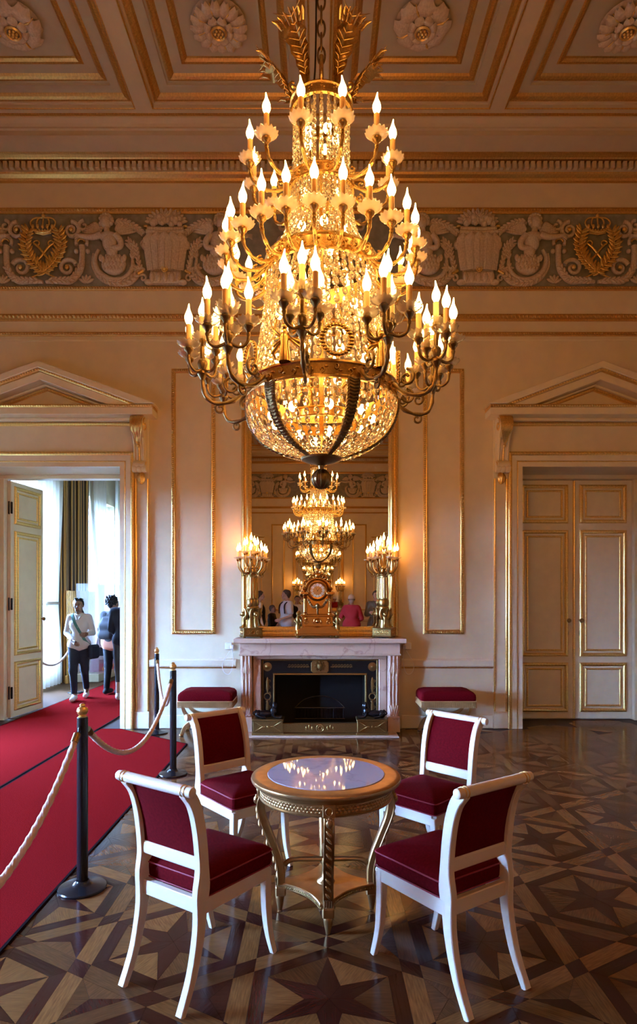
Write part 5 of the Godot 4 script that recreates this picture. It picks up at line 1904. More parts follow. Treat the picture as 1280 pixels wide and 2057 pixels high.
	b.ellipsoid(Vector3(0, 0.755, 0.03), Vector3(0.03, 0.04, 0.02), 8, 10)
	b.ellipsoid(Vector3(0, 0.82, 0.02), Vector3(0.016, 0.03, 0.014), 6, 8)
	part("crest", b, g, o)
	# festoon and mask under the dial
	b = MB.new()
	for s in [-1, 1]:
		for k in 9:
			var f := k / 8.0
			b.ellipsoid(Vector3(s * f * 0.11, 0.40 + f * f * 0.06 - sin(f * PI) * 0.035, 0.085), Vector3(0.017, 0.017, 0.014), 5, 7)
	b.ellipsoid(Vector3(0, 0.39, 0.09), Vector3(0.024, 0.032, 0.022), 8, 10)
	for k in 5: b.ellipsoid(Vector3(0, 0.36 - k * 0.022, 0.085), Vector3(0.018 - k * 0.0025, 0.016, 0.012), 5, 7)
	part("festoon", b, M.dark_bronze, o)
	b = MB.new()
	b.tube(lift(arc(Vector2(0, 0.205), 0.04, -30, 210, 14), 0.10), 0.008, 6)
	for s in [-1, 1]: b.tube(lift(arc(Vector2(s * 0.04, 0.19), 0.016, 90, 90 - s * 330, 12, 0.005), 0.10), 0.006, 5)
	b.ellipsoid(Vector3(0, 0.205, 0.095), Vector3(0.024, 0.026, 0.018), 6, 8)
	part("cartouche", b, g, o)
	return o

# ---------------------------------------------------------------- chandeliers
func facet_mesh() -> ArrayMesh:
	# cut drop: eight-sided, flattened, one unit tall
	var b := MB.new()
	var rings := [[0.5, 0.0], [0.36, 0.26], [0.0, 0.36], [-0.36, 0.26], [-0.5, 0.0]]
	var m := 8
	for k in 4:
		for j in m:
			var a0 := TAU * j / m
			var a1 := TAU * (j + 1) / m
			var up: Array = rings[k]
			var dn: Array = rings[k + 1]
			var p := func(r: Array, a: float) -> Vector3: return Vector3(cos(a) * r[1], r[0], -sin(a) * r[1] * 0.62)
			if k == 0: b.tri(p.call(up, a0), p.call(dn, a0), p.call(dn, a1))
			elif k == 3: b.tri(p.call(up, a0), p.call(dn, a0), p.call(up, a1))
			else: b.quad(p.call(up, a0), p.call(dn, a0), p.call(dn, a1), p.call(up, a1))
	return b.mesh()

# strands hung along a profile of (radius, height), top to bottom
func strands(prof: Array, count: int, size0: float, size1: float, phase: float) -> Array:
	var c := curve(prof, 8)
	var out := []
	for s in count:
		var a := TAU * (s + phase) / count
		var d := Vector3(cos(a), 0, sin(a))
		var along := 0.0
		var total := 0.0
		for i in c.size() - 1: total += c[i].distance_to(c[i + 1])
		var next := 0.0
		var i := 0
		var done := 0.0
		while next < total and i < c.size() - 1:
			var sz := lerpf(size0, size1, next / total)
			var mid := next + sz * 0.5
			while i < c.size() - 1 and done + c[i].distance_to(c[i + 1]) < mid:
				done += c[i].distance_to(c[i + 1])
				i += 1
			if i >= c.size() - 1: break
			var f: float = (mid - done) / c[i].distance_to(c[i + 1])
			var q: Vector2 = c[i].lerp(c[i + 1], f)
			var tg: Vector2 = (c[i] - c[i + 1]).normalized()
			var yy := (d * tg.x + Vector3.UP * tg.y).normalized()
			var zz := (d - yy * d.dot(yy)).normalized()
			var xx := yy.cross(zz)
			out.append(Transform3D(Basis(xx, yy, zz).rotated(yy, sin(s * 12.9 + next * 91.0) * 0.5).scaled(Vector3.ONE * sz), d * q.x + Vector3.UP * q.y))
			next += sz * 1.02
	return out

func band(b: MB, r: float, y: float, h: float, segs := 56) -> void:
	b.lathe([Vector2(r - 0.012, y - h * 0.5), Vector2(r + 0.006, y - h * 0.5), Vector2(r + 0.008, y - h * 0.38), Vector2(r, y - h * 0.3), Vector2(r, y + h * 0.3), Vector2(r + 0.008, y + h * 0.38), Vector2(r + 0.006, y + h * 0.5), Vector2(r - 0.012, y + h * 0.5), Vector2(r - 0.012, y - h * 0.5)], segs)

func band_relief(b: MB, r: float, y: float, h: float, count: int) -> void:
	for k in count:
		var a := TAU * k / count
		b.t = Transform3D(Basis(Vector3.UP, PI / 2 - a), Vector3(cos(a) * r, y, sin(a) * r))
		var s := 1.0 if k % 2 == 0 else -1.0
		b.tube(lift(arc(Vector2(0, s * h * 0.08), h * 0.17, 90 * s, 90 * s - s * 300, 8, h * 0.06), 0.002), h * 0.045, 4)
		b.ellipsoid(Vector3(h * 0.25, -s * h * 0.1, 0.002), Vector3(h * 0.12, h * 0.06, 0.004), 4, 6)
	b.t = Transform3D()

func palmette(b: MB, height: float, lean: float) -> void:
	# upright feathered leaf bending outwards along +x
	var n := 10
	var spine := []
	for i in n + 1:
		var f := float(i) / n
		spine.append(Vector3(0.02 + lean * pow(f, 2.2), height * (f - 0.12 * pow(f, 3.0)), 0))
	for side in 2:
		var p := PackedVector3Array()
		for i in n + 1:
			var f := float(i) / n
			var w := height * (0.06 + 0.2 * pow(f, 1.2)) * (1.0 if f < 0.85 else 0.8)
			for j in 9:
				var u := (j - 4) / 4.0
				var zig := 1.0 + (0.12 if i % 2 == 0 else -0.12) * absf(u)
				p.append(spine[i] + Vector3(0.025 * u * u * f + 0.004 * cos(u * PI * 4.0), 0.0 - 0.03 * absf(u) * f, u * w * zig))
		b.grid(p, n + 1, 9, false, side == 1)
	# feathered tip: seven lobes fanning out
	for k in 7:
		var u := (k - 3) / 3.0
		var base: Vector3 = spine[n] + Vector3(0.01 * u * u, -0.02 * absf(u), u * height * 0.22)
		b.tube([base - Vector3(lean * 0.12, height * 0.05, 0), base + Vector3(lean * 0.1, height * 0.05 * (1.0 - absf(u) * 0.5), u * height * 0.06), base + Vector3(lean * 0.28, height * 0.07 * (1.0 - absf(u)), u * height * 0.10)], [height * 0.03, height * 0.038, height * 0.008], 6)
	for i in range(2, n + 1):
		for s in [-1.0, 1.0]:
			var q: Vector3 = spine[i]
			var f := float(i) / n
			var w := height * (0.06 + 0.2 * pow(f, 1.2))
			b.tube([q + Vector3(0.006, 0, 0), q + Vector3(0.03, height * 0.02, s * w * 0.65), q + Vector3(0.02 + 0.03 * f, height * 0.05, s * w * 1.12)], [height * 0.014, height * 0.016, height * 0.003], 5)

func build_chandeliers() -> void:
	var main := thing("chandelier", "huge gilt and crystal chandelier with tiers of lit candle bulbs above the table", "chandelier", Vector3(0.02, 2.2, -3.3))
	chandelier(main, true)
	var far := thing("chandelier", "second chandelier deeper in the mirror, behind the nearer reflected one", "chandelier", Vector3(0.02, 2.2, 3.9))
	chandelier(far, false)

func chandelier(o: Node3D, full: bool) -> void:
	var gb: Material = M.gilt_bronze
	var db: Material = M.dark_bronze
	# suspension
	var b := MB.new()
	b.tube([Vector3(0, 0.17, 0), Vector3(0, 2.3, 0)], 0.012, 8)
	part("central_rod", b, gb, o)
	b = MB.new()
	var link := MB.new()
	var lp := []
	for k in 14: lp.append(Vector3(cos(TAU * k / 14) * 0.02, sin(TAU * k / 14) * 0.045, 0))
	link.tube(lp, 0.006, 6, true)
	var links := []
	for k in 38: links.append(Transform3D(Basis(Vector3.UP, (k % 2) * PI / 2), Vector3(0, 2.3 + k * 0.0715, 0)))
	scatter("chain", link.mesh(), db, o, links)
	b = MB.new()
	b.tube(curve([Vector3(-0.05, 2.05, 0.03), Vector3(-0.03, 2.3, 0.02), Vector3(-0.025, 3.2, 0.01), Vector3(-0.02, 4.98, 0)], 5), 0.005, 5)
	part("cable", b, M.black_metal, o)
	b = MB.new().at(0, 4.86, 0)
	b.lathe([Vector2(0.02, 0.0), Vector2(0.05, 0.02), Vector2(0.10, 0.1), Vector2(0.13, 0.155)], 18)
	part("ceiling_rose", b, gb, o)
	# hoops
	for q in [[0.16, 2.01, 0.06, "crown_hoop", 16], [0.168, 1.60, 0.06, "upper_hoop", 18], [0.293, 1.16, 0.08, "middle_hoop", 26], [0.393, 0.50, 0.085, "lower_hoop", 36]]:
		b = MB.new()
		band(b, q[0], q[1], q[2])
		var hp := part(q[3], b, gb, o)
		if full:
			b = MB.new()
			band_relief(b, q[0] + 0.002, q[1], q[2], q[4])
			part("scroll_relief", b, gb, hp).set_meta("kind", "stuff")
	b = MB.new()
	band(b, 0.20, 0.36, 0.05, 36)
	part("inner_hoop", b, gb, o)
	# crown of six palmettes with small scrolls between
	for k in 6:
		var a := deg_to_rad(30 + k * 60)
		b = MB.new()
		b.t = Transform3D(Basis(Vector3.UP, -a + PI / 2), Vector3(sin(a) * 0.135, 2.03, cos(a) * 0.135))
		b.t.basis = Basis(Vector3(sin(a), 0, cos(a)), Vector3.UP, Vector3(sin(a), 0, cos(a)).cross(Vector3.UP))
		palmette(b, 0.275, 0.135)
		part("palmette", b, gb, o)
		b = MB.new()
		var c := deg_to_rad(k * 60)
		var d := Vector3(sin(c), 0, cos(c))
		b.tube(spiral_pts(d, 0.165, 2.06, 0.03), 0.007, 5)
		part("crown_scroll", b, gb, o)
	# ribs of the bowl, plate and ball
	var bowl := [Vector2(0.392, 0.46), Vector2(0.388, 0.40), Vector2(0.362, 0.325), Vector2(0.31, 0.258), Vector2(0.225, 0.205), Vector2(0.10, 0.165)]
	for k in 6:
		var a := deg_to_rad(22 + k * 60)
		var d := Vector3(sin(a), 0, cos(a))
		var c := curve(bowl, 5)
		var pts := []
		for q in c: pts.append(d * (q.x + 0.012) + Vector3.UP * q.y)
		b = MB.new()
		var side := d.cross(Vector3.UP)
		b.bar(pts, 0.012, 0.005, side)
		for i in range(1, c.size() - 2, 1):
			for s in [-1.0, 1.0]:
				var tg: Vector3 = (pts[i + 1] - pts[i]).normalized()
				var w := 0.036 - 0.0009 * i
				b.tube([pts[i], pts[i] + side * s * w * 0.7 - tg * 0.006, pts[i] + side * s * w + tg * 0.012], [0.009, 0.010, 0.002], 5)
		part("leaf_rib", b, db, o)
	b = MB.new()
	b.lathe([Vector2(0.0, 0.10), Vector2(0.012, 0.10), Vector2(0.016, 0.125), Vector2(0.03, 0.135), Vector2(0.06, 0.14), Vector2(0.105, 0.155), Vector2(0.11, 0.165), Vector2(0.10, 0.175), Vector2(0.0, 0.19)], 28)
	part("bottom_plate", b, db, o)
	b = MB.new()
	b.ellipsoid(Vector3(0, 0.055, 0), Vector3(0.05, 0.05, 0.05), 12, 20)
	b.tube([Vector3(0, 0.0, 0), Vector3(0, 0.12, 0)], 0.008, 6)
	for k in 12:
		var a := TAU * k / 12
		var pts := []
		for i in 9:
			var th := -PI / 2 + PI * (i + 0.5) / 9.0
			pts.append(Vector3(cos(th) * cos(a) * 0.051, 0.055 + sin(th) * 0.051, cos(th) * sin(a) * 0.051))
		b.tube(pts, 0.0035, 4)
	part("ball_finial", b, db, o)
	# crystals
	var fm := facet_mesh()
	var all := strands(bowl, 46, 0.046, 0.026, 0.0)
	var front := []
	all.sort_custom(func(p, q): return p.origin.z > q.origin.z)
	var most := 300 if full else 0
	for k in mini(most, all.size()): shape("crystal_drop", fm, M.crystal, o, all[k])
	front = all.slice(mini(most, all.size()))
	front.append_array(strands([Vector2(0.283, 1.12), Vector2(0.29, 1.0), Vector2(0.31, 0.85), Vector2(0.335, 0.7), Vector2(0.362, 0.55)], 44, 0.044, 0.048, 0.3))
	front.append_array(strands([Vector2(0.157, 1.57), Vector2(0.162, 1.48), Vector2(0.185, 1.36), Vector2(0.225, 1.27), Vector2(0.278, 1.21)], 34, 0.030, 0.040, 0.1))
	front.append_array(strands([Vector2(0.148, 1.98), Vector2(0.146, 1.85), Vector2(0.146, 1.64)], 26, 0.028, 0.034, 0.5))
	front.append_array(strands([Vector2(0.10, 1.98), Vector2(0.10, 1.64)], 14, 0.034, 0.034, 0.5))
	scatter("crystal_drops", fm, M.crystal, o, front)
	# round bulbs inside
	var globe := MB.new().ellipsoid(Vector3.ZERO, Vector3(0.022, 0.026, 0.022), 8, 12).mesh()
	for q in [[0.27, 0.37, 9, 0.2], [0.12, 0.28, 4, 0.2], [0.24, 0.66, 8, 0.5], [0.22, 0.92, 8, 0.1], [0.14, 1.34, 7, 0.1], [0.08, 1.86, 5, 0.3]]:
		for k in q[2]:
			var a: float = TAU * (k + q[3]) / q[2]
			var at := Vector3(sin(a) * q[0], q[1], cos(a) * q[0])
			shape("globe_bulb", globe, M.flame_bulb, o, Transform3D(Basis(), at))
			if k % (2 if full else 4) == 0: omni(o, at, (0.2 if full else 0.4) * CHANDELIER)
	# upper arms
	for k in 12:
		var a := deg_to_rad(15 + k * 30)
		var d := Vector3(sin(a), 0, cos(a))
		var arm := arm_of(o, d, [Vector2(0.17, 1.585), Vector2(0.235, 1.545), Vector2(0.31, 1.54), Vector2(0.365, 1.575), Vector2(0.38, 1.625)], 0.0095, gb)
		candle(arm, d * 0.38 + Vector3(0, 1.665, 0), 1.0, gb, (0.30 if k % 2 == 0 else 0.0) * CHANDELIER)
	for k in 24:
		var a := deg_to_rad(-4 + k * 15)
		var d := Vector3(sin(a), 0, cos(a))
		var arm := arm_of(o, d, [Vector2(0.295, 1.14), Vector2(0.355, 1.085), Vector2(0.43, 1.07), Vector2(0.485, 1.105), Vector2(0.50, 1.15)], 0.0095, gb)
		candle(arm, d * 0.50 + Vector3(0, 1.19, 0), 1.0, gb, (0.36 if k % 3 == 0 else 0.0) * CHANDELIER)
	# ten great branches
	for k in 10:
		var a := deg_to_rad(-8 + k * 36)
		var d := Vector3(sin(a), 0, cos(a))
		var side := d.cross(Vector3.UP)
		var arm := arm_of(o, d, [Vector2(0.40, 0.50), Vector2(0.46, 0.445), Vector2(0.55, 0.425), Vector2(0.605, 0.46), Vector2(0.62, 0.53), Vector2(0.62, 0.60)], 0.0105, db)
		b = MB.new().at(d.x * 0.62, 0.55, d.z * 0.62)
		b.lathe([Vector2(0.006, -0.02), Vector2(0.014, 0.0), Vector2(0.026, 0.022), Vector2(0.022, 0.035), Vector2(0.012, 0.04), Vector2(0.018, 0.05), Vector2(0.027, 0.075), Vector2(0.022, 0.09), Vector2(0.011, 0.10), Vector2(0.012, 0.15), Vector2(0.008, 0.165)], 12)
		part("vase_stem", b, db, arm)
		b = MB.new()
		b.tube(spiral_pts(d, 0.47, 0.52, 0.045), 0.008, 6)
		part("scroll", b, db, arm)
		b = MB.new()
		b.tube(spiral_pts(d, 0.53, 0.40, 0.03), 0.006, 6)
		part("scroll", b, db, arm)
		for q in 4:
			var e := (d * cos(PI / 4 + q * PI / 2) + side * sin(PI / 4 + q * PI / 2))
			var c := d * 0.62
			part("branch", MB.new().tube(curve([c + Vector3(0, 0.60, 0), c + e * 0.05 + Vector3(0, 0.575, 0), c + e * 0.088 + Vector3(0, 0.595, 0), c + e * 0.095 + Vector3(0, 0.64, 0)], 4), 0.0075, 6), db, arm)
			candle(arm, c + e * 0.095 + Vector3(0, 0.675, 0), 1.0, db, 0.0, 0.0)
		candle(arm, d * 0.62 + Vector3(0, 0.745, 0), 1.0, db, 0.9 * CHANDELIER)
	if not full: return
	# winged figures and wreaths standing on the lower hoop
	for k in 5:
		var a := deg_to_rad(10 + k * 72)
		var d := Vector3(sin(a), 0, cos(a))
		b = MB.new()
		b.t = Transform3D(Basis(d.cross(Vector3.UP) * -1.0, Vector3.UP, d), d * 0.40 + Vector3(0, 0.545, 0))
		var ring := []
		for i in 20: ring.append(Vector3(cos(TAU * i / 20) * 0.07, 0.085 + sin(TAU * i / 20) * 0.07, 0))
		b.tube(ring, 0.009, 6, true)
		for i in 26:
			var t := TAU * i / 26
			b.ellipsoid(Vector3(cos(t) * 0.07, 0.085 + sin(t) * 0.07, 0.008), Vector3(0.017, 0.01, 0.008), 4, 6)
		part("laurel_wreath", b, gb, o)
		a = deg_to_rad(46 + k * 72)
		d = Vector3(sin(a), 0, cos(a))
		b = MB.new()
		b.t = Transform3D(Basis(d.cross(Vector3.UP) * -1.0, Vector3.UP, d), d * 0.40 + Vector3(0, 0.54, 0))
		b.lathe([Vector2(0.03, 0.0), Vector2(0.026, 0.04), Vector2(0.018, 0.085), Vector2(0.022, 0.115), Vector2(0.017, 0.135), Vector2(0.007, 0.145), Vector2(0.007, 0.152)], 10)
		b.ellipsoid(Vector3(0, 0.168, 0), Vector3(0.014, 0.018, 0.015), 6, 8)
		for s in [-1.0, 1.0]:
			b.tube(curve([Vector3(s * 0.02, 0.13, 0), Vector3(s * 0.045, 0.16, 0.01), Vector3(s * 0.035, 0.20, 0.015)], 4), 0.006, 5)
			for q in 4:
				b.t = b.t
				b.tube([Vector3(s * 0.012, 0.12, -0.012), Vector3(s * (0.05 + q * 0.008), 0.15 - q * 0.03, -0.02), Vector3(s * (0.085 - q * 0.008), 0.19 - q * 0.055, -0.025)], [0.008, 0.013, 0.003], 5)
		part("winged_figure", b, gb, o)

const CHANDELIER := 0.22

func arm_of(o: Node3D, d: Vector3, prof: Array, r: float, m: Material) -> MeshInstance3D:
	var pts := []
	for q in curve(prof, 4): pts.append(d * q.x + Vector3.UP * q.y)
	var rr := []
	for i in pts.size(): rr.append(r * (1.0 + 0.22 * sin(i * 1.9)))
	var b := MB.new().tube(pts, rr, 7)
	b.tube(spiral_pts(d, prof[0].x + 0.045, prof[0].y - 0.005, 0.024), r * 0.55, 5)
	return part("arm", b, m, o)

# ---------------------------------------------------------------- chairs, table, stools
func build_furniture() -> void:
	var mg := mat("gilt_wood", 0.52, 0.31, 0.125, 0.33, 0.85)
	mg.albedo_texture = noise_tex(0.012, 3, 0.84, 1.0, 51)
	triplanar(mg, Vector3(2, 2, 2), false)
	mat("fringe_thread", 0.36, 0.19, 0.06, 0.7)
	mat("chair_gilding", 0.85, 0.55, 0.2, 0.35, 1.0)
	table(thing("round_table", "round gilt table with an inset pale marble top under the chandelier", "table", Vector3(0.044, 0, -3.25), 0.0))
	var face := func(x: float, d: float) -> float: return atan2(x, -d)
	var c := chair(thing("salon_chair", "white chair in front, beside the rope barrier, its red velvet back turned to the viewer", "chair", Vector3(-0.496, 0, -2.766), face.call(0.56, 0.82), "four chairs round the table"))
	copy_of(c, "white chair in front, farther from the rope barrier, its back turned to the viewer", Vector3(0.55, 0, -2.75), face.call(-0.56, 0.83), "four chairs round the table")
	copy_of(c, "white chair behind the table facing us, in front of the left stool", Vector3(-0.467, 0, -3.83), face.call(0.66, -0.75), "four chairs round the table")
	copy_of(c, "white chair behind the table facing us, in front of the right stool", Vector3(0.663, 0, -3.734), face.call(-0.72, -0.69), "four chairs round the table")
	var s := stool(thing("curule_stool", "gilt cross-legged stool with fringed red cushion, left of the fireplace", "stool", Vector3(-1.32, 0, -7.5), 0.0, "fireside stools"))
	copy_of(s, "gilt cross-legged stool with fringed red cushion, right of the fireplace", Vector3(1.54, 0, -7.5), 0.0, "fireside stools")

# chair faces +z, origin on the floor under the seat
func chair(o: Node3D) -> Node3D:
	var w: Material = M.chair_white
	for s in [-1.0, 1.0]:
		# sabre legs
		var pts := curve([Vector3(s * 0.185, 0.40, 0.195), Vector3(s * 0.186, 0.28, 0.192), Vector3(s * 0.188, 0.13, 0.205), Vector3(s * 0.192, 0.0, 0.24)], 4)
		part("front_leg", MB.new().bar(pts, taper(0.019, 0.017, 0.012, pts.size()), taper(0.021, 0.019, 0.013, pts.size()), Vector3.RIGHT), w, o)
		# rear leg and stile in one sweep, ending in the top roll
		pts = curve([Vector3(s * 0.172, 0.0, -0.315), Vector3(s * 0.172, 0.13, -0.255), Vector3(s * 0.172, 0.28, -0.218), Vector3(s * 0.172, 0.40, -0.208), Vector3(s * 0.174, 0.50, -0.20), Vector3(s * 0.175, 0.60, -0.205), Vector3(s * 0.175, 0.72, -0.222), Vector3(s * 0.175, 0.81, -0.25), Vector3(s * 0.175, 0.865, -0.29)], 4)
		var hd := []
		for i in pts.size():
			var y: float = pts[i].y
			hd.append(0.013 + 0.012 * clampf(y / 0.35, 0, 1) + (0.010 * exp(-pow((y - 0.45) / 0.06, 2.0))))
		part("back_stile", MB.new().bar(pts, 0.0175, hd, Vector3.RIGHT), w, o)
		# gilt line along the inner edge of the stile
		var gl := []
		for q in pts:
			if q.y > 0.56 and q.y < 0.85: gl.append(q + Vector3(-s * 0.012, 0, 0.024))
		part("gilt_line", MB.new().tube(gl, 0.0025, 4), M.chair_gilding, o)
	# top roll with gilt rings
	var b := MB.new().at(0, 0.872, -0.296)
	b.t.basis = Basis(Vector3(0, 0, 1), PI / 2)
	b.lathe([Vector2(0.0, -0.225), Vector2(0.012, -0.225), Vector2(0.02, -0.22), Vector2(0.022, -0.205), Vector2(0.022, 0.205), Vector2(0.02, 0.22), Vector2(0.012, 0.225), Vector2(0.0, 0.225)], 16)
	part("top_roll", b, w, o)
	for x in [-0.19, -0.172, 0.172, 0.19]:
		b = MB.new().at(x, 0.872, -0.296)
		b.t.basis = Basis(Vector3(0, 0, 1), PI / 2)
		b.lathe([Vector2(0.0222, -0.003), Vector2(0.0245, -0.0015), Vector2(0.0245, 0.0015), Vector2(0.0222, 0.003)], 16)
		part("gilt_ring", b, M.chair_gilding, o)
	# lower back rail, upholstered panel
	b = MB.new().box(Vector3(0, 0.555, -0.203), Vector3(0.32, 0.055, 0.034), 0.006)
	part("back_rail", b, w, o)
	var zs := func(y: float) -> float: return -0.204 - 0.058 * pow(maxf(0.0, y - 0.56) / 0.26, 2.0)
	b = MB.new()
	for f in 2:
		var p := PackedVector3Array()
		for i in 9:
			var y := lerpf(0.578, 0.862, i / 8.0)
			for j in 9:
				var u := (j - 4) / 4.0
				var bulge := 0.006 + 0.010 * (1.0 - pow(absf(u), 4.0)) * (1.0 - pow(absf(i / 4.0 - 1.0), 4.0))
				p.append(Vector3(u * 0.158, y, zs.call(y) + (bulge if f == 0 else -bulge)))
		b.grid(p, 9, 9, false, f == 1)
	part("back_cushion", b, M.red_velvet, o)
	# seat rails
	var fw := 0.37
	part("seat_rail", MB.new().box(Vector3(0, 0.385, 0.198), Vector3(0.36, 0.062, 0.03), 0.004), w, o)
	part("seat_rail", MB.new().box(Vector3(0, 0.385, -0.205), Vector3(0.33, 0.062, 0.03), 0.004), w, o)
	for s in [-1.0, 1.0]:
		part("seat_rail", MB.new().bar([Vector3(s * 0.176, 0.385, -0.2), Vector3(s * 0.19, 0.385, 0.2)], 0.014, 0.031, Vector3.RIGHT), w, o)
	# cushion: trapezoid with rounded corners, domed, piped
	b = MB.new()
	var outl := []
	for q in [[-0.19, -0.19], [0.19, -0.19], [0.212, 0.222], [-0.212, 0.222]]: outl.append(Vector2(q[0], q[1]))
	var ring := []
	for i in 4:
		var a: Vector2 = outl[i]
		var pv: Vector2 = (outl[(i + 3) % 4] - a).normalized() * 0.03
		var nx: Vector2 = (outl[(i + 1) % 4] - a).normalized() * 0.03
		for k in 4:
			var t := k / 3.0
			ring.append((a + pv).lerp(a, t).lerp(a.lerp(a + nx, t), t))
	var full := []
	for i in ring.size():
		for k in 4: full.append(ring[i].lerp(ring[(i + 1) % ring.size()], k / 4.0))
	full.reverse()
	var lay := [[0.955, 0.416], [0.99, 0.43], [1.0, 0.465], [0.985, 0.487], [0.9, 0.502], [0.7, 0.514], [0.4, 0.521], [0.0, 0.523]]
	var p2 := PackedVector3Array()
	for l in lay:
		for q in full: p2.append(Vector3(q.x * l[0], l[1], (q.y - 0.016) * l[0] + 0.016))
	b.grid(p2, lay.size(), full.size(), true)
	part("seat_cushion", b, M.red_velvet, o)
	for l in [[1.0, 0.482], [0.995, 0.42]]:
		var pp := []
		for q in full: pp.append(Vector3(q.x * l[0], l[1], (q.y - 0.016) * l[0] + 0.016))
		part("piping", MB.new().tube(pp, 0.0035, 5, true), M.velvet_piping, o)
	return o

func table(o: Node3D) -> void:
	var g: Material = M.gilt_wood
	var b := MB.new()
	b.lathe([Vector2(0.30, 0.70), Vector2(0.345, 0.655), Vector2(0.36, 0.662), Vector2(0.37, 0.675), Vector2(0.385, 0.682), Vector2(0.39, 0.692), Vector2(0.387, 0.702), Vector2(0.376, 0.708), Vector2(0.36, 0.709), Vector2(0.31, 0.712), Vector2(0.302, 0.708)], 72)
	part("rim", b, g, o)
	b = MB.new()
	b.lathe([Vector2(0.305, 0.69), Vector2(0.305, 0.711), Vector2(0.302, 0.714), Vector2(0.0, 0.714)], 64)
	part("marble_top", b, M.table_marble, o)
	b = MB.new()
	b.lathe([Vector2(0.325, 0.595), Vector2(0.345, 0.598), Vector2(0.348, 0.605), Vector2(0.342, 0.61), Vector2(0.342, 0.645), Vector2(0.35, 0.652), Vector2(0.35, 0.66)], 72)
	part("apron", b, g, o)
	# scale carving round the apron
	b = MB.new()
	for row in 3:
		for k in 110:
			var a := TAU * (k + 0.5 * (row % 2)) / 110
			b.t = Transform3D(Basis(Vector3.UP, PI / 2 - a), Vector3(cos(a) * 0.342, 0.617 + row * 0.0135, sin(a) * 0.342))
			b.ellipsoid(Vector3.ZERO, Vector3(0.0095, 0.0075, 0.003), 4, 6)
	part("scale_carving", b, g, o)
	var leg_prof := [Vector2(0.325, 0.60), Vector2(0.338, 0.55), Vector2(0.325, 0.48), Vector2(0.285, 0.38), Vector2(0.25, 0.29), Vector2(0.232, 0.21), Vector2(0.232, 0.14)]
	for k in 4:
		var turn := Basis(Vector3.UP, k * PI / 2 + 0.03)
		var l := knot("leg", o, Transform3D(turn, Vector3.ZERO))
		var pts := []
		for q in curve(leg_prof, 4): pts.append(Vector3(0, q.y, q.x))
		part("shaft", MB.new().bar(pts, taper(0.026, 0.021, 0.02, pts.size()), taper(0.022, 0.016, 0.018, pts.size()), Vector3.RIGHT, 0.3), g, l)
		for s in [-1.0, 1.0]:
			var e := []
			for q in pts: e.append(q + Vector3(s * 0.021, 0, 0.018))
			part("edge_bead", MB.new().tube(e, 0.005, 5), g, l)
		# carved head and spiralling husks down the front
		b = MB.new()
		b.ellipsoid(Vector3(0, 0.575, 0.362), Vector3(0.017, 0.021, 0.016), 8, 10)
		for i in 5: b.ellipsoid(Vector3((i - 2) * 0.009, 0.597 - absf(i - 2) * 0.004, 0.36), Vector3(0.006, 0.008, 0.01), 5, 6)
		for i in 11:
			var f := i / 10.0
			var q: Vector3 = pts[int(f * (pts.size() - 5)) + 2]
			b.t = Transform3D(Basis(Vector3(0, 0, 1), 0.7), q + Vector3(0, -0.025, 0.02))
			b.ellipsoid(Vector3.ZERO, Vector3(0.008, 0.021, 0.009), 5, 7)
		b.t = Transform3D()
		part("carved_husks", b, g, l)
		b = MB.new().box(Vector3(0, 0.628, 0.345), Vector3(0.062, 0.062, 0.02), 0.004)
		b.tube(lift(arc(Vector2(0, 0.628), 0.017, 0, 330, 11), 0.356), 0.004, 5, true)
		part("corner_block", b, g, l)
		# scrolled foot
		b = MB.new().box(Vector3(0, 0.105, 0.236), Vector3(0.058, 0.05, 0.055), 0.006)
		part("foot_block", b, g, l)
		b = MB.new()
		for i in 4: b.tube([Vector3((i - 1.5) * 0.011, 0.135, 0.257), Vector3((i - 1.5) * 0.011, 0.17, 0.262)], 0.0055, 5)
		part("flutes", b, g, l)
		b = MB.new().at(0, 0, 0.24)
		b.lathe([Vector2(0.011, 0.0), Vector2(0.013, 0.012), Vector2(0.017, 0.03), Vector2(0.022, 0.06), Vector2(0.024, 0.075), Vector2(0.02, 0.082)], 10)
		part("foot", b, g, l)
		b = MB.new()
		b.tube(curve([Vector3(0, 0.235, 0.215), Vector3(0, 0.262, 0.17), Vector3(0, 0.262, 0.0)], 4), 0.014, 8, false, 1.0)
		part("stretcher", b, g, l)
	# concave platform
	var poly := PackedVector2Array()
	for k in 4:
		var a0 := k * PI / 2 + PI / 2 - 0.03
		var e := Vector2.from_angle(a0)
		var s := Vector2(-e.y, e.x)
		poly.append(e * 0.25 - s * 0.026)
		poly.append(e * 0.25 + s * 0.026)
		var e2 := Vector2.from_angle(a0 + PI / 2)
		var p0 := e * 0.235 + s * 0.03
		var p3 := e2 * 0.235 - Vector2(-e2.y, e2.x) * 0.03
		var md := (e + e2).normalized() * 0.115
		for i in range(0, 9):
			var t := i / 8.0
			poly.append(p0.lerp(md, t).lerp(md.lerp(p3, t), t))
	b = MB.new()
	b.t = Transform3D(Basis(Vector3.RIGHT, -PI / 2), Vector3(0, 0.118, 0))
	b.plate(poly, 0.0, 0.028, 0.004)
	part("platform", b, g, o)
	b = MB.new()
	for i in poly.size():
		var p := poly[i]
		var q := poly[(i + 1) % poly.size()]
		var n := int(p.distance_to(q) / 0.011)
		for j in n:
			var c := p.lerp(q, (j + 0.5) / n)
			b.ellipsoid(Vector3(c.x, 0.128, -c.y), Vector3(0.0045, 0.0055, 0.0045), 4, 5)
	part("platform_beading", b, M.brass, o)
	b = MB.new().at(0, 0.14, 0)
	b.lathe([Vector2(0.05, 0.0), Vector2(0.045, 0.012), Vector2(0.025, 0.03), Vector2(0.018, 0.08), Vector2(0.028, 0.11), Vector2(0.022, 0.13), Vector2(0.0, 0.14)], 16)
	part("centre_vase", b, g, o)

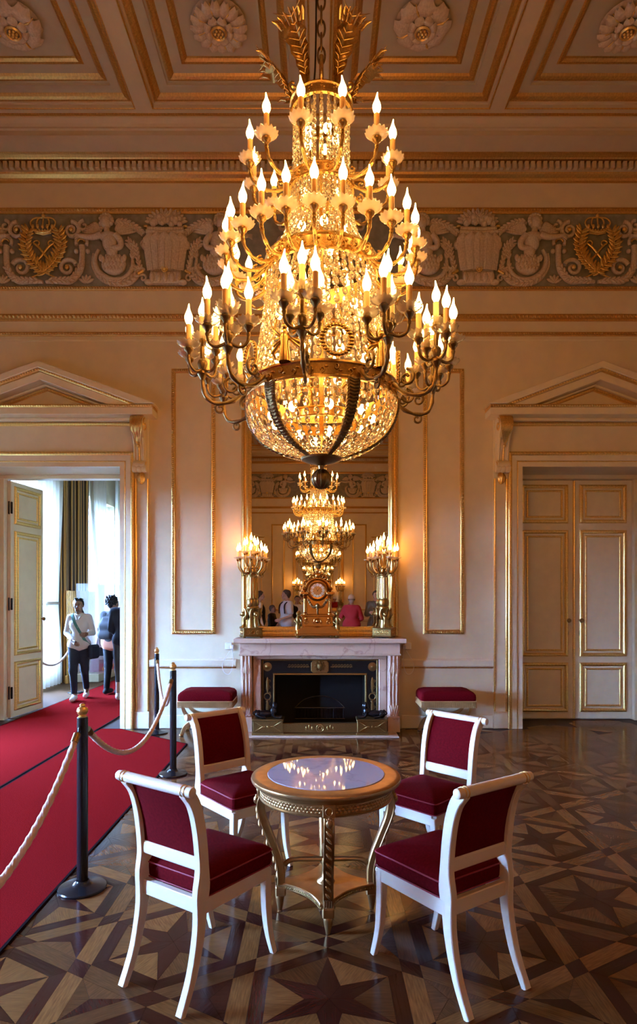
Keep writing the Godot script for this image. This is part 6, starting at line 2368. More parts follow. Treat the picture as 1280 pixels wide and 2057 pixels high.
func stool(o: Node3D) -> Node3D:
	var b := MB.new()
	var lay := [[0.97, 0.41], [0.995, 0.425], [1.0, 0.46], [0.985, 0.49], [0.92, 0.517], [0.75, 0.535], [0.4, 0.545], [0.0, 0.547]]
	var ring := []
	for q in [[-0.325, -0.22], [0.325, -0.22], [0.325, 0.22], [-0.325, 0.22]]:
		var a := Vector2(q[0], q[1])
		for k in 3:
			var t: float = [0.0, 0.5, 1.0][k]
			var sx: float = signf(a.x)
			var sy: float = signf(a.y)
			var c := a - Vector2(sx, sy) * 0.03
			var ang0 := atan2(sy, sx) - PI / 4
			ring.append(c + Vector2.from_angle(ang0 + t * PI / 2) * 0.03)
	var full := []
	for i in ring.size():
		for k in 4: full.append(ring[i].lerp(ring[(i + 1) % ring.size()], k / 4.0))
	full.reverse()
	var p := PackedVector3Array()
	for l in lay:
		for q in full: p.append(Vector3(q.x * l[0], l[1], q.y * l[0]))
	b.grid(p, lay.size(), full.size(), true)
	part("cushion", b, M.red_velvet, o)
	var pp := []
	for q in full: pp.append(Vector3(q.x * 1.0, 0.415, q.y * 1.0))
	part("gimp_braid", MB.new().tube(pp, 0.008, 6, true), M.fringe_thread, o)
	part("seat_frame", MB.new().box(Vector3(0, 0.375, 0), Vector3(0.58, 0.06, 0.38), 0.01), M.gilt_wood, o)
	# bullion fringe
	var tassel := MB.new().tube([Vector3(0, 0, 0), Vector3(0, -0.035, 0.001), Vector3(0, -0.068, 0)], [0.004, 0.0044, 0.0048], 5).mesh()
	var rows := []
	for i in 56:
		for s in [-1, 1]: rows.append(Transform3D(Basis(), Vector3(-0.315 + i * 0.01145, 0.41, s * 0.218)))
	for i in 38:
		for s in [-1, 1]: rows.append(Transform3D(Basis(), Vector3(s * 0.323, 0.41, -0.21 + i * 0.01135)))
	scatter("fringe", tassel, M.fringe_thread, o, rows)
	# crossed curved legs, one pair in front and one behind
	for z in [-0.17, 0.17]:
		for s in [-1.0, 1.0]:
			var pts := curve([Vector3(s * 0.27, 0.35, z), Vector3(s * 0.235, 0.265, z), Vector3(s * 0.14, 0.21, z), Vector3(0.0, 0.195, z), Vector3(-s * 0.14, 0.175, z), Vector3(-s * 0.24, 0.11, z), Vector3(-s * 0.285, 0.0, z)], 4)
			part("leg", MB.new().bar(pts, 0.016, taper(0.018, 0.024, 0.02, pts.size()), Vector3(0, 0, 1)), M.gilt_wood, o)
			b = MB.new().at(-s * 0.285, 0.0, z)
			b.ellipsoid(Vector3(0, 0.018, 0.01), Vector3(0.026, 0.018, 0.03), 6, 8)
			part("paw", b, M.gilt_wood, o)
		b = MB.new().at(0, 0.195, z)
		b.t.basis = Basis(Vector3.RIGHT, PI / 2 * signf(z))
		b.lathe([Vector2(0.035, 0.0), Vector2(0.035, 0.022), Vector2(0.022, 0.028), Vector2(0.012, 0.034), Vector2(0.0, 0.036)], 14)
		part("rosette", b, M.brass, o)
	b = MB.new().tube([Vector3(0, 0.195, -0.17), Vector3(0, 0.195, 0.17)], 0.014, 8)
	part("stretcher", b, M.gilt_wood, o)
	return o

# ---------------------------------------------------------------- barrier and runner
func build_barrier() -> void:
	# red runners
	var c := thing("red_runner", "red carpet runner along the rope barrier, cut slantwise at the far end", "carpet", Vector3.ZERO)
	var poly := PackedVector2Array([Vector2(-1.455, 0.6), Vector2(-1.455, -6.92), Vector2(-2.30, -7.60), Vector2(-2.44, -7.72), Vector2(-2.69, -7.72), Vector2(-2.69, 0.6)])
	carpet(c, poly)
	c = thing("red_runner", "red carpet running through the open doorway, with a dark seam at its side", "carpet", Vector3.ZERO)
	carpet(c, PackedVector2Array([Vector2(-2.722, 0.6), Vector2(-2.722, -15.5), Vector2(-4.03, -15.5), Vector2(-4.03, 0.6)]))
	# stanchions
	var spots := [[-1.30, -1.22], [-1.315, -3.48], [-1.334, -5.75], [-1.94, -7.51]]
	var labels := ["black post outside the picture holding the near rope end", "nearest tall black barrier post with gold ball, standing at the carpet edge", "middle black barrier post with gold ball, in front of the red stool", "farthest black barrier post with gold ball, beside the door frame"]
	var first: Node3D
	for k in 4:
		var at := Vector3(spots[k][0], 0, spots[k][1])
		if k == 0: first = stanchion(thing("barrier_post", labels[k], "barrier post", at, 0.0, "rope barrier posts"))
		else: copy_of(first, labels[k], at, 0.0, "rope barrier posts")
	copy_of(first, "black barrier post behind the walking woman in the next room", Vector3(-4.18, 0, -10.75), 0.0, "rope barrier posts")
	copy_of(first, "black barrier post hidden by the open door leaf", Vector3(-4.3, 0, -9.2), 0.0, "rope barrier posts")
	copy_of(first, "black barrier post farther along the carpet in the next room", Vector3(-4.19, 0, -14.3), 0.0, "rope barrier posts")
	rope(Vector3(-1.30, 0.86, -1.22), Vector3(-1.315, 0.88, -3.48), 0.42, "pale rope sagging out of the picture at the lower left")
	rope(Vector3(-1.315, 0.88, -3.48), Vector3(-1.334, 0.88, -5.75), 0.33, "pale rope sagging between the nearest and the middle barrier post")
	rope(Vector3(-1.334, 0.88, -5.75), Vector3(-1.94, 0.88, -7.51), 0.36, "pale rope hanging between the middle and the farthest barrier post")
	rope(Vector3(-4.3, 0.88, -9.2), Vector3(-4.18, 0.88, -10.75), 0.3, "pale rope between the open door leaf and the walking woman")
	rope(Vector3(-4.18, 0.88, -10.75), Vector3(-4.19, 0.88, -14.3), 0.3, "pale rope between the two visitors in the next room")

func carpet(o: Node3D, poly: PackedVector2Array) -> void:
	var b := MB.new()
	b.t = Transform3D(Basis(Vector3.RIGHT, -PI / 2), Vector3.ZERO)
	var flat := PackedVector2Array()
	for p in poly: flat.append(Vector2(p.x, -p.y))
	b.plate(flat, 0.0, 0.010, 0.003)
	part("pile", b, M.red_carpet, o)
	var e := []
	for p in poly: e.append(Vector3(p.x, 0.0, p.y))
	var s := 0.0
	for i in poly.size(): s += poly[i].cross(poly[(i + 1) % poly.size()])
	if s > 0.0: e.reverse()
	part("binding", MB.new().mould(e, [Vector2(-0.008, 0.0), Vector2(-0.007, 0.010), Vector2(0.006, 0.0115), Vector2(0.008, 0.008)], Vector3.UP), M.carpet_binding, o)

func stanchion(o: Node3D) -> Node3D:
	var b := MB.new()
	b.lathe([Vector2(0.0, 0.0), Vector2(0.13, 0.0), Vector2(0.132, 0.008), Vector2(0.128, 0.014), Vector2(0.06, 0.028), Vector2(0.04, 0.04), Vector2(0.034, 0.05)], 36)
	part("base", b, M.black_metal, o)
	b = MB.new()
	b.lathe([Vector2(0.03, 0.03), Vector2(0.03, 0.955), Vector2(0.026, 0.96), Vector2(0.0, 0.96)], 22)
	part("pole", b, M.black_metal, o)
	b = MB.new()
	b.lathe([Vector2(0.024, 0.955), Vector2(0.024, 0.965), Vector2(0.014, 0.968), Vector2(0.026, 0.978), Vector2(0.031, 0.994), Vector2(0.026, 1.010), Vector2(0.013, 1.018), Vector2(0.013, 1.022), Vector2(0.016, 1.026), Vector2(0.010, 1.034), Vector2(0.0, 1.036)], 20)
	part("ball_finial", b, M.gold_leaf, o)
	for s in [-1, 1]:
		b = MB.new()
		b.tube(curve([Vector3(0, 0.90, s * 0.028), Vector3(0, 0.91, s * 0.044), Vector3(0, 0.885, s * 0.054), Vector3(0, 0.87, s * 0.042)], 4), 0.006, 6)
		part("hook", b, M.black_metal, o)
	return o

func rope(a: Vector3, b: Vector3, sag: float, label: String) -> void:
	var o := thing("barrier_rope", label, "rope", (a + b) / 2, 0.0, "barrier ropes")
	var mid := (a + b) / 2
	var d := Vector3(b.x - a.x, 0, b.z - a.z).normalized() * 0.1
	var pts := []
	var n := 40
	for i in n + 1:
		var f := float(i) / n
		var p := (a + d).lerp(b - d, f) - Vector3(0, sag * 4.0 * f * (1.0 - f), 0)
		pts.append(p - mid - Vector3(0, 0.02, 0))
	part("core", MB.new().tube(pts, 0.0165, 8), M.rope_cotton, o)
	# twisted strands laid over the core
	for k in 3:
		var st := []
		for i in n * 4 + 1:
			var f := float(i) / 4.0
			var j := mini(int(f), n - 1)
			var q: Vector3 = pts[j].lerp(pts[j + 1], f - j)
			var t := i * 0.45 + k * TAU / 3
			var tg: Vector3 = (pts[j + 1] - pts[j]).normalized()
			var s1 := tg.cross(Vector3.UP).normalized()
			st.append(q + (s1 * cos(t) + s1.cross(tg) * sin(t)) * 0.0105)
		part("strand", MB.new().tube(st, 0.0085, 5), M.rope_cotton, o)
	for e in [0, n]:
		var t: Vector3 = (pts[1] - pts[0]) if e == 0 else (pts[n] - pts[n - 1])
		part("end_cap", MB.new().tube([pts[e] - t.normalized() * 0.03, pts[e] + t.normalized() * 0.03], 0.021, 8), M.dull_brass, o)

# ---------------------------------------------------------------- visitors
# skin over tapered bones [from, to, radius, radius, blend]: smooth union on a grid, meshed as surface nets
func skin(b: MB, bones: Array, cell: float) -> void:
	var lo := Vector3.ONE * 1e9
	var hi := -lo
	for q in bones:
		var r: float = maxf(q[2], q[3])
		for e in 2:
			lo = lo.min(q[e] - Vector3.ONE * r)
			hi = hi.max(q[e] + Vector3.ONE * r)
	lo -= Vector3.ONE * cell * 3.0
	hi += Vector3.ONE * cell * 3.0
	var nx := int((hi.x - lo.x) / cell) + 1
	var ny := int((hi.y - lo.y) / cell) + 1
	var nz := int((hi.z - lo.z) / cell) + 1
	var f := PackedFloat32Array()
	f.resize(nx * ny * nz)
	f.fill(1.0)
	var sy := nx
	var sz := nx * ny
	for q in bones:
		var a: Vector3 = q[0]
		var c: Vector3 = q[1]
		var ra: float = q[2]
		var rb: float = q[3]
		var kk: float = q[4]
		var reach := maxf(ra, rb) + kk + cell * 2.0
		var m0 := ((a.min(c) - Vector3.ONE * reach - lo) / cell).max(Vector3.ZERO)
		var m1 := ((a.max(c) + Vector3.ONE * reach - lo) / cell)
		var d := c - a
		var dd := maxf(d.length_squared(), 1e-9)
		for k in range(int(m0.z), mini(int(m1.z) + 2, nz)):
			for j in range(int(m0.y), mini(int(m1.y) + 2, ny)):
				var row := k * sz + j * sy
				for i in range(int(m0.x), mini(int(m1.x) + 2, nx)):
					var p := lo + Vector3(i, j, k) * cell - a
					var h := clampf(p.dot(d) / dd, 0.0, 1.0)
					var s := (p - d * h).length() - lerpf(ra, rb, h)
					var o := f[row + i]
					var w := maxf(kk - absf(o - s), 0.0)
					f[row + i] = minf(o, s) - (w * w * 0.25 / kk if kk > 0.0 else 0.0)
	var id := PackedInt32Array()
	id.resize(f.size())
	id.fill(-1)
	var corner := [0, 1, sy, sy + 1, sz, sz + 1, sz + sy, sz + sy + 1]
	var off := [Vector3(0, 0, 0), Vector3(1, 0, 0), Vector3(0, 1, 0), Vector3(1, 1, 0), Vector3(0, 0, 1), Vector3(1, 0, 1), Vector3(0, 1, 1), Vector3(1, 1, 1)]
	var edges := [[0, 1], [2, 3], [4, 5], [6, 7], [0, 2], [1, 3], [4, 6], [5, 7], [0, 4], [1, 5], [2, 6], [3, 7]]
	var act := PackedInt32Array()
	for k in nz - 1:
		for j in ny - 1:
			var at := k * sz + j * sy
			for i in nx - 1:
				var g := at + i
				if f[g] > cell * 2.2 or f[g] < -cell * 2.2: continue
				var neg := 0
				for c in corner:
					if f[g + c] < 0.0: neg += 1
				if neg == 0 or neg == 8: continue
				var sum := Vector3()
				var n := 0
				for e in edges:
					var v0 := f[g + corner[e[0]]]
					var v1 := f[g + corner[e[1]]]
					if (v0 < 0.0) != (v1 < 0.0):
						sum += off[e[0]].lerp(off[e[1]], v0 / (v0 - v1))
						n += 1
				var nrm := Vector3()
				for c in 8: nrm += (off[c] - Vector3.ONE * 0.5) * f[g + corner[c]]
				id[g] = b.put(lo + (Vector3(i, j, k) + sum / n) * cell, nrm)
				act.append(g)
	for g in act:
		for ax in 3:
			var st: int = [1, sy, sz][ax]
			var u: int = [sy, sz, 1][ax]
			var w: int = [sz, 1, sy][ax]
			var v0 := f[g]
			var v1 := f[g + st]
			if (v0 < 0.0) == (v1 < 0.0): continue
			var q := [id[g], id[g - u], id[g - u - w], id[g - w]]
			if q[0] < 0 or q[1] < 0 or q[2] < 0 or q[3] < 0: continue
			if v0 < 0.0:
				b.face(q[0], q[1], q[2]); b.face(q[0], q[2], q[3])
			else:
				b.face(q[0], q[2], q[1]); b.face(q[0], q[3], q[2])

func mirrored(v: Vector3, s: float) -> Vector3:
	return Vector3(v.x * s, v.y, v.z)

# joints of a standing figure 1.70 m tall facing +z; the figure's left is +x
func stance() -> Dictionary:
	var j := {"neck": Vector3(0, 1.44, -0.015), "head": Vector3(0, 1.59, 0.02), "yaw": 0.0}
	for s in [["l", 1.0], ["r", -1.0]]:
		j["shoulder_" + s[0]] = mirrored(Vector3(0.165, 1.385, -0.01), s[1])
		j["elbow_" + s[0]] = mirrored(Vector3(0.225, 1.11, -0.03), s[1])
		j["wrist_" + s[0]] = mirrored(Vector3(0.235, 0.865, 0.04), s[1])
		j["palm_" + s[0]] = mirrored(Vector3(-1, 0, 0), s[1])
		j["hip_" + s[0]] = mirrored(Vector3(0.085, 0.91, 0.0), s[1])
		j["knee_" + s[0]] = mirrored(Vector3(0.095, 0.49, 0.015), s[1])
		j["ankle_" + s[0]] = mirrored(Vector3(0.10, 0.085, -0.03), s[1])
		j["toe_" + s[0]] = mirrored(Vector3(0.115, 0.03, 0.13), s[1])
	return j

func torso_bones(j: Dictionary, grow: float, stout: float, hem: float) -> Array:
	var out := []
	var w := 0.07 * stout
	out.append([Vector3(-w, 0.94, 0), Vector3(w, 0.94, 0), 0.105 * stout + grow, 0.105 * stout + grow, 0.06])
	out.append([Vector3(0, 1.0, 0.005), Vector3(0, 1.17, 0.005), 0.118 * stout + grow, 0.112 * stout + grow, 0.06])
	out.append([Vector3(-w * 0.9, 1.27, 0.005), Vector3(w * 0.9, 1.27, 0.005), 0.102 * stout + grow, 0.102 * stout + grow, 0.07])
	out.append([j.shoulder_l * Vector3(0.8, 1, 1), j.shoulder_r * Vector3(0.8, 1, 1), 0.052 + grow, 0.052 + grow, 0.06])
	out.append([Vector3(0, 1.33, -0.01), j.neck, 0.07 + grow * 0.5, 0.055, 0.05])
	if hem < 0.9: out.append([Vector3(-w, hem + 0.1, 0), Vector3(w, hem + 0.1, 0), 0.115 * stout + grow, 0.115 * stout + grow, 0.06])
	return out

func arm_bones(j: Dictionary, s: String, grow: float, long: float) -> Array:
	var sh: Vector3 = j["shoulder_" + s]
	var el: Vector3 = j["elbow_" + s]
	var wr: Vector3 = j["wrist_" + s]
	if long < 0.5: return [[sh, sh.lerp(el, 0.72), 0.05 + grow, 0.045 + grow * 1.4, 0.05]]
	return [[sh, el, 0.048 + grow, 0.037 + grow, 0.022], [el, el.lerp(wr, long), 0.037 + grow, 0.027 + grow, 0.012]]

func leg_bones(j: Dictionary, s: String, grow: float, long: float) -> Array:
	var kn: Vector3 = j["knee_" + s]
	return [[j["hip_" + s], kn, 0.088 + grow, 0.056 + grow, 0.05], [kn, kn.lerp(j["ankle_" + s], long), 0.054 + grow, 0.036 + grow, 0.03]]

func hand_bones(j: Dictionary, s: String) -> Array:
	var wr: Vector3 = j["wrist_" + s]
	var d: Vector3 = (wr - j["elbow_" + s]).normalized()
	var n: Vector3 = j["palm_" + s]
	n = (n - d * n.dot(d)).normalized()
	var side := d.cross(n)
	if s == "l": side = -side
	var out := []
	for k in 4:
		var u := (k - 1.5) * 0.019
		var base := wr + d * 0.085 + side * u
		out.append([wr + side * u * 0.55, base, 0.017, 0.0125, 0.012])
		var ln: float = [0.034, 0.040, 0.037, 0.029][k]
		var p1 := base + (d * 0.92 + n * 0.38).normalized() * ln
		var p2 := p1 + (d * 0.6 + n * 0.8).normalized() * ln * 0.75
		var p3 := p2 + (d * 0.25 + n * 0.97).normalized() * ln * 0.55
		out.append([base, p1, 0.0095, 0.0088, 0.006])
		out.append([p1, p2, 0.0088, 0.008, 0.004])
		out.append([p2, p3, 0.008, 0.007, 0.004])
	var tb := wr + d * 0.03 - side * 0.022
	var t1 := tb + (d * 0.7 - side * 0.6 + n * 0.35).normalized() * 0.042
	var t2 := t1 + (d * 0.85 - side * 0.15 + n * 0.45).normalized() * 0.034
	out.append([tb, t1, 0.014, 0.0105, 0.012])
	out.append([t1, t2, 0.0105, 0.0085, 0.004])
	return out

func head_bones() -> Array:
	var out := [
		[Vector3(0, 0.035, -0.03), Vector3(0, 0.04, 0.012), 0.077, 0.074, 0.03],
		[Vector3(0, 0.0, 0.03), Vector3(0, -0.055, 0.04), 0.058, 0.042, 0.035],
		[Vector3(-0.02, -0.082, 0.058), Vector3(0.02, -0.082, 0.058), 0.022, 0.022, 0.03],
		[Vector3(0, 0.012, 0.088), Vector3(0, -0.022, 0.104), 0.009, 0.012, 0.012],
		[Vector3(-0.012, -0.027, 0.094), Vector3(0.012, -0.027, 0.094), 0.009, 0.009, 0.01],
		[Vector3(-0.035, 0.026, 0.076), Vector3(0.035, 0.026, 0.076), 0.012, 0.012, 0.016],
		[Vector3(-0.02, -0.052, 0.086), Vector3(0.02, -0.052, 0.086), 0.0085, 0.0085, 0.012],
		[Vector3(0, -0.05, -0.02), Vector3(0, -0.17, -0.035), 0.05, 0.052, 0.03],
	]
	for s in [-1.0, 1.0]:
		out.append([Vector3(s * 0.042, -0.015, 0.062), Vector3(s * 0.03, -0.03, 0.068), 0.022, 0.02, 0.02])
		out.append([Vector3(s * 0.076, 0.016, -0.008), Vector3(s * 0.074, -0.022, 0.0), 0.013, 0.009, 0.008])
	return out

func figure(o: Node3D, j: Dictionary, look: Dictionary) -> Node3D:
	var cell: float = look.get("cell", 0.02)
	var stout: float = look.get("stout", 1.0)
	var b := MB.new()
	var bones := torso_bones(j, 0.0, stout, 1.0)
	for s in ["l", "r"]:
		bones.append_array(arm_bones(j, s, 0.0, 1.0))
		bones.append_array(leg_bones(j, s, 0.0, 1.0))
		bones.append([j["ankle_" + s], j["toe_" + s], 0.036, 0.026, 0.03])
	skin(b, bones, cell)
	for s in ["l", "r"]: skin(b, hand_bones(j, s), cell * 0.42)
	var turn := Transform3D(Basis(Vector3.UP, j.yaw), j.head)
	b.t = turn
	skin(b, head_bones(), cell * 0.55)
	b.t = Transform3D()
	part("body", b, look.skin, o)
	# eyes and mouth
	for s in [-1.0, 1.0]:
		b = MB.new()
		b.t = turn
		b.ellipsoid(Vector3(s * 0.031, 0.008, 0.082), Vector3(0.014, 0.0075, 0.009), 6, 10)
		part("eye", b, M.eye_white, o)
		b = MB.new()
		b.t = turn
		b.ellipsoid(Vector3(s * 0.031, 0.008, 0.088), Vector3(0.0062, 0.0062, 0.005), 6, 8)
		part("iris", b, M.iris_dark, o)
		b = MB.new()
		b.t = turn
		b.tube([Vector3(s * 0.015, 0.026, 0.092), Vector3(s * 0.033, 0.031, 0.088), Vector3(s * 0.05, 0.025, 0.076)], 0.004, 5)
		part("eyebrow", b, look.hair, o)
	b = MB.new()
	b.t = turn
	b.ellipsoid(Vector3(0, -0.052, 0.091), Vector3(0.024, 0.006, 0.007), 6, 10)
	part("lips", b, M.lip, o)
	# hair
	b = MB.new()
	b.t = turn
	var hb := [[Vector3(0, 0.05, -0.042), Vector3(0, 0.062, 0.0), 0.081, 0.076, 0.03], [Vector3(0, 0.0, -0.055), Vector3(0, -0.035, -0.05), 0.066, 0.052, 0.03]]
	for s in [-1.0, 1.0]: hb.append([Vector3(s * 0.062, 0.045, 0.0), Vector3(s * 0.066, 0.012, -0.02), 0.026, 0.022, 0.03])
	for e in look.get("more_hair", []): hb.append(e)
	skin(b, hb, cell * 0.55)
	part("hair", b, look.hair, o)
	# clothes
	if look.has("top"):
		var t: Dictionary = look.top
		b = MB.new()
		var tb := torso_bones(j, t.get("grow", 0.014), stout, t.get("hem", 0.9))
		tb[4] = [Vector3(0, 1.33, -0.01), Vector3(0, 1.40, -0.015), 0.085, 0.072, 0.05]
		for s in ["l", "r"]: tb.append_array(arm_bones(j, s, t.get("grow", 0.014), t.get("sleeve", 0.95)))
		skin(b, tb, cell)
		part(t.called, b, t.mat, o)
	if look.has("vest"):
		b = MB.new()
		var tb := torso_bones(j, 0.022, stout, 0.9)
		tb[4] = [Vector3(0, 1.33, -0.01), Vector3(0, 1.38, -0.015), 0.085, 0.07, 0.05]
		skin(b, tb, cell)
		part("vest", b, look.vest, o)
	if look.has("bottom"):
		b = MB.new()
		var lb := [[Vector3(-0.07 * stout, 0.95, 0), Vector3(0.07 * stout, 0.95, 0), 0.11 * stout + 0.008, 0.11 * stout + 0.008, 0.06]]
		for s in ["l", "r"]: lb.append_array(leg_bones(j, s, 0.013, look.get("leg", 0.97)))
		skin(b, lb, cell)
		part("trousers", b, look.bottom, o)
	for s in ["l", "r"]:
		b = MB.new()
		var an: Vector3 = j["ankle_" + s]
		var to: Vector3 = j["toe_" + s]
		var flat := Vector3(an.x, to.y + 0.008, an.z)
		var back := (flat - to).normalized() * 0.05
		skin(b, [[flat + back, to, 0.042, 0.037, 0.02], [flat + back * 0.3 + Vector3(0, 0.035, 0), to + Vector3(0, 0.012, 0), 0.04, 0.03, 0.03]], cell * 0.6)
		part("shoe", b, look.shoe, o)
	return o

func build_people() -> void:
	var sk := mat("skin_warm", 0.42, 0.24, 0.16, 0.5)
	mat("skin_pale", 0.55, 0.34, 0.25, 0.5)
	mat("skin_brown", 0.23, 0.115, 0.065, 0.5)
	mat("eye_white", 0.65, 0.62, 0.58, 0.2)
	mat("iris_dark", 0.03, 0.018, 0.01, 0.15)
	mat("lip", 0.36, 0.12, 0.10, 0.4)
	mat("hair_black", 0.012, 0.009, 0.008, 0.4)
	mat("hair_brown", 0.05, 0.028, 0.016, 0.45)
	mat("hair_white", 0.6, 0.58, 0.55, 0.6)
	mat("cotton_white", 0.76, 0.74, 0.72, 0.85)
	mat("cotton_blue_white", 0.62, 0.68, 0.76, 0.85)
	mat("navy_cloth", 0.010, 0.013, 0.026, 0.85)
	mat("black_cloth", 0.008, 0.008, 0.009, 0.85)
	mat("grey_cloth", 0.06, 0.06, 0.066, 0.9)
	mat("green_strap", 0.06, 0.20, 0.17, 0.7)
	mat("orange_cloth", 0.62, 0.24, 0.14, 0.8)
	mat("red_jacket", 0.34, 0.006, 0.010, 0.85)
	mat("olive_jacket", 0.15, 0.17, 0.14, 0.85)
	mat("wine_shirt", 0.20, 0.01, 0.02, 0.8)
	mat("pink_trousers", 0.36, 0.07, 0.16, 0.8)
	mat("denim", 0.03, 0.07, 0.20, 0.85)
	mat("khaki", 0.45, 0.40, 0.32, 0.85)
	mat("white_leather", 0.78, 0.76, 0.74, 0.5)
	mat("lens_dark", 0.01, 0.01, 0.012, 0.08)
	walking_woman()
	curly_woman()
	jacket_visitor()
	mirror_visitors()

func walking_woman() -> void:
	var o := thing("person", "woman in white shirt and dark trousers with green shoulder strap, walking in the doorway", "person", Vector3(-3.81, 0.022, -9.95), 0.12)
	var s := 0.94
	var j := stance()
	j.shoulder_l = Vector3(0.152, 1.385, -0.01)
	j.shoulder_r = Vector3(-0.152, 1.385, -0.01)
	j.elbow_r = Vector3(-0.215, 1.12, -0.03)
	j.wrist_r = Vector3(-0.06, 1.0, 0.17)
	j.palm_r = Vector3(0.1, 0.3, -1)
	j.elbow_l = Vector3(0.215, 1.12, -0.04)
	j.wrist_l = Vector3(0.17, 1.11, 0.19)
	j.palm_l = Vector3(-1, 0.2, 0.1)
	j.knee_r = Vector3(-0.075, 0.49, 0.10)
	j.ankle_r = Vector3(-0.05, 0.085, 0.12)
	j.toe_r = Vector3(-0.045, 0.028, 0.29)
	j.knee_l = Vector3(0.08, 0.50, -0.02)
	j.ankle_l = Vector3(0.06, 0.14, -0.24)
	j.toe_l = Vector3(0.07, 0.03, -0.12)
	j.head = Vector3(-0.005, 1.585, 0.03)
	j.yaw = 0.05
	var more := [[Vector3(0.0, -0.03, -0.085), Vector3(0.04, -0.12, -0.085), 0.035, 0.03, 0.02], [Vector3(0.04, -0.12, -0.085), Vector3(0.075, -0.22, -0.03), 0.028, 0.014, 0.02]]
	figure(o, j, {"cell": 0.0135, "stout": 0.93, "skin": M.skin_brown, "hair": M.hair_black, "more_hair": more, "top": {"called": "shirt", "mat": M.cotton_white, "sleeve": 0.9, "hem": 0.82, "grow": 0.011}, "bottom": M.navy_cloth, "shoe": M.white_leather, "leg": 0.92})
	# collar and shirt front
	for e in [-1.0, 1.0]:
		var b := MB.new()
		b.tube(curve([Vector3(e * 0.068, 1.44, -0.05), Vector3(e * 0.07, 1.44, 0.02), Vector3(e * 0.035, 1.39, 0.085), Vector3(e * 0.012, 1.345, 0.118)], 4), 0.014, 6, false, 1.0)
		part("collar", b, M.cotton_white, o)
	for k in 6:
		part("button", MB.new().ellipsoid(Vector3(0.0, 1.30 - k * 0.075, 0.122 + 0.004 * sin(k * 0.9)), Vector3(0.006, 0.006, 0.004), 5, 7), M.white_plastic, o)
	# strap across the chest and the bag at the hip
	var st := []
	for q in [Vector3(-0.11, 1.445, -0.03), Vector3(-0.105, 1.43, 0.05), Vector3(-0.06, 1.33, 0.112), Vector3(0.0, 1.21, 0.122), Vector3(0.07, 1.09, 0.122), Vector3(0.13, 0.98, 0.095), Vector3(0.19, 0.90, 0.02)]: st.append(q)
	st = curve(st, 4)
	part("shoulder_strap", MB.new().bar(st, 0.022, 0.004, Vector3(0.8, 0.6, 0.0)), M.green_strap, o)
	var b2 := MB.new()
	b2.t = Transform3D(Basis(Vector3.UP, 1.2), Vector3(0.235, 0.80, 0.0))
	b2.box(Vector3.ZERO, Vector3(0.26, 0.24, 0.09), 0.03)
	part("shoulder_bag", b2, M.navy_cloth, o)
	# sunglasses pushed up into the hair
	b2 = MB.new()
	for e in [-1.0, 1.0]: b2.ellipsoid(Vector3(e * 0.034, 1.70, 0.075), Vector3(0.032, 0.016, 0.02), 6, 10)
	b2.tube([Vector3(-0.075, 1.69, 0.02), Vector3(-0.06, 1.705, 0.068), Vector3(0.06, 1.705, 0.068), Vector3(0.075, 1.69, 0.02)], 0.006, 5)
	part("sunglasses", b2, M.lens_dark, o)
	b2 = MB.new().box(Vector3(-0.01, 0.985, 0.255), Vector3(0.075, 0.012, 0.04), 0.003)
	part("phone", b2, M.lens_dark, o)
	o.scale = Vector3.ONE * s

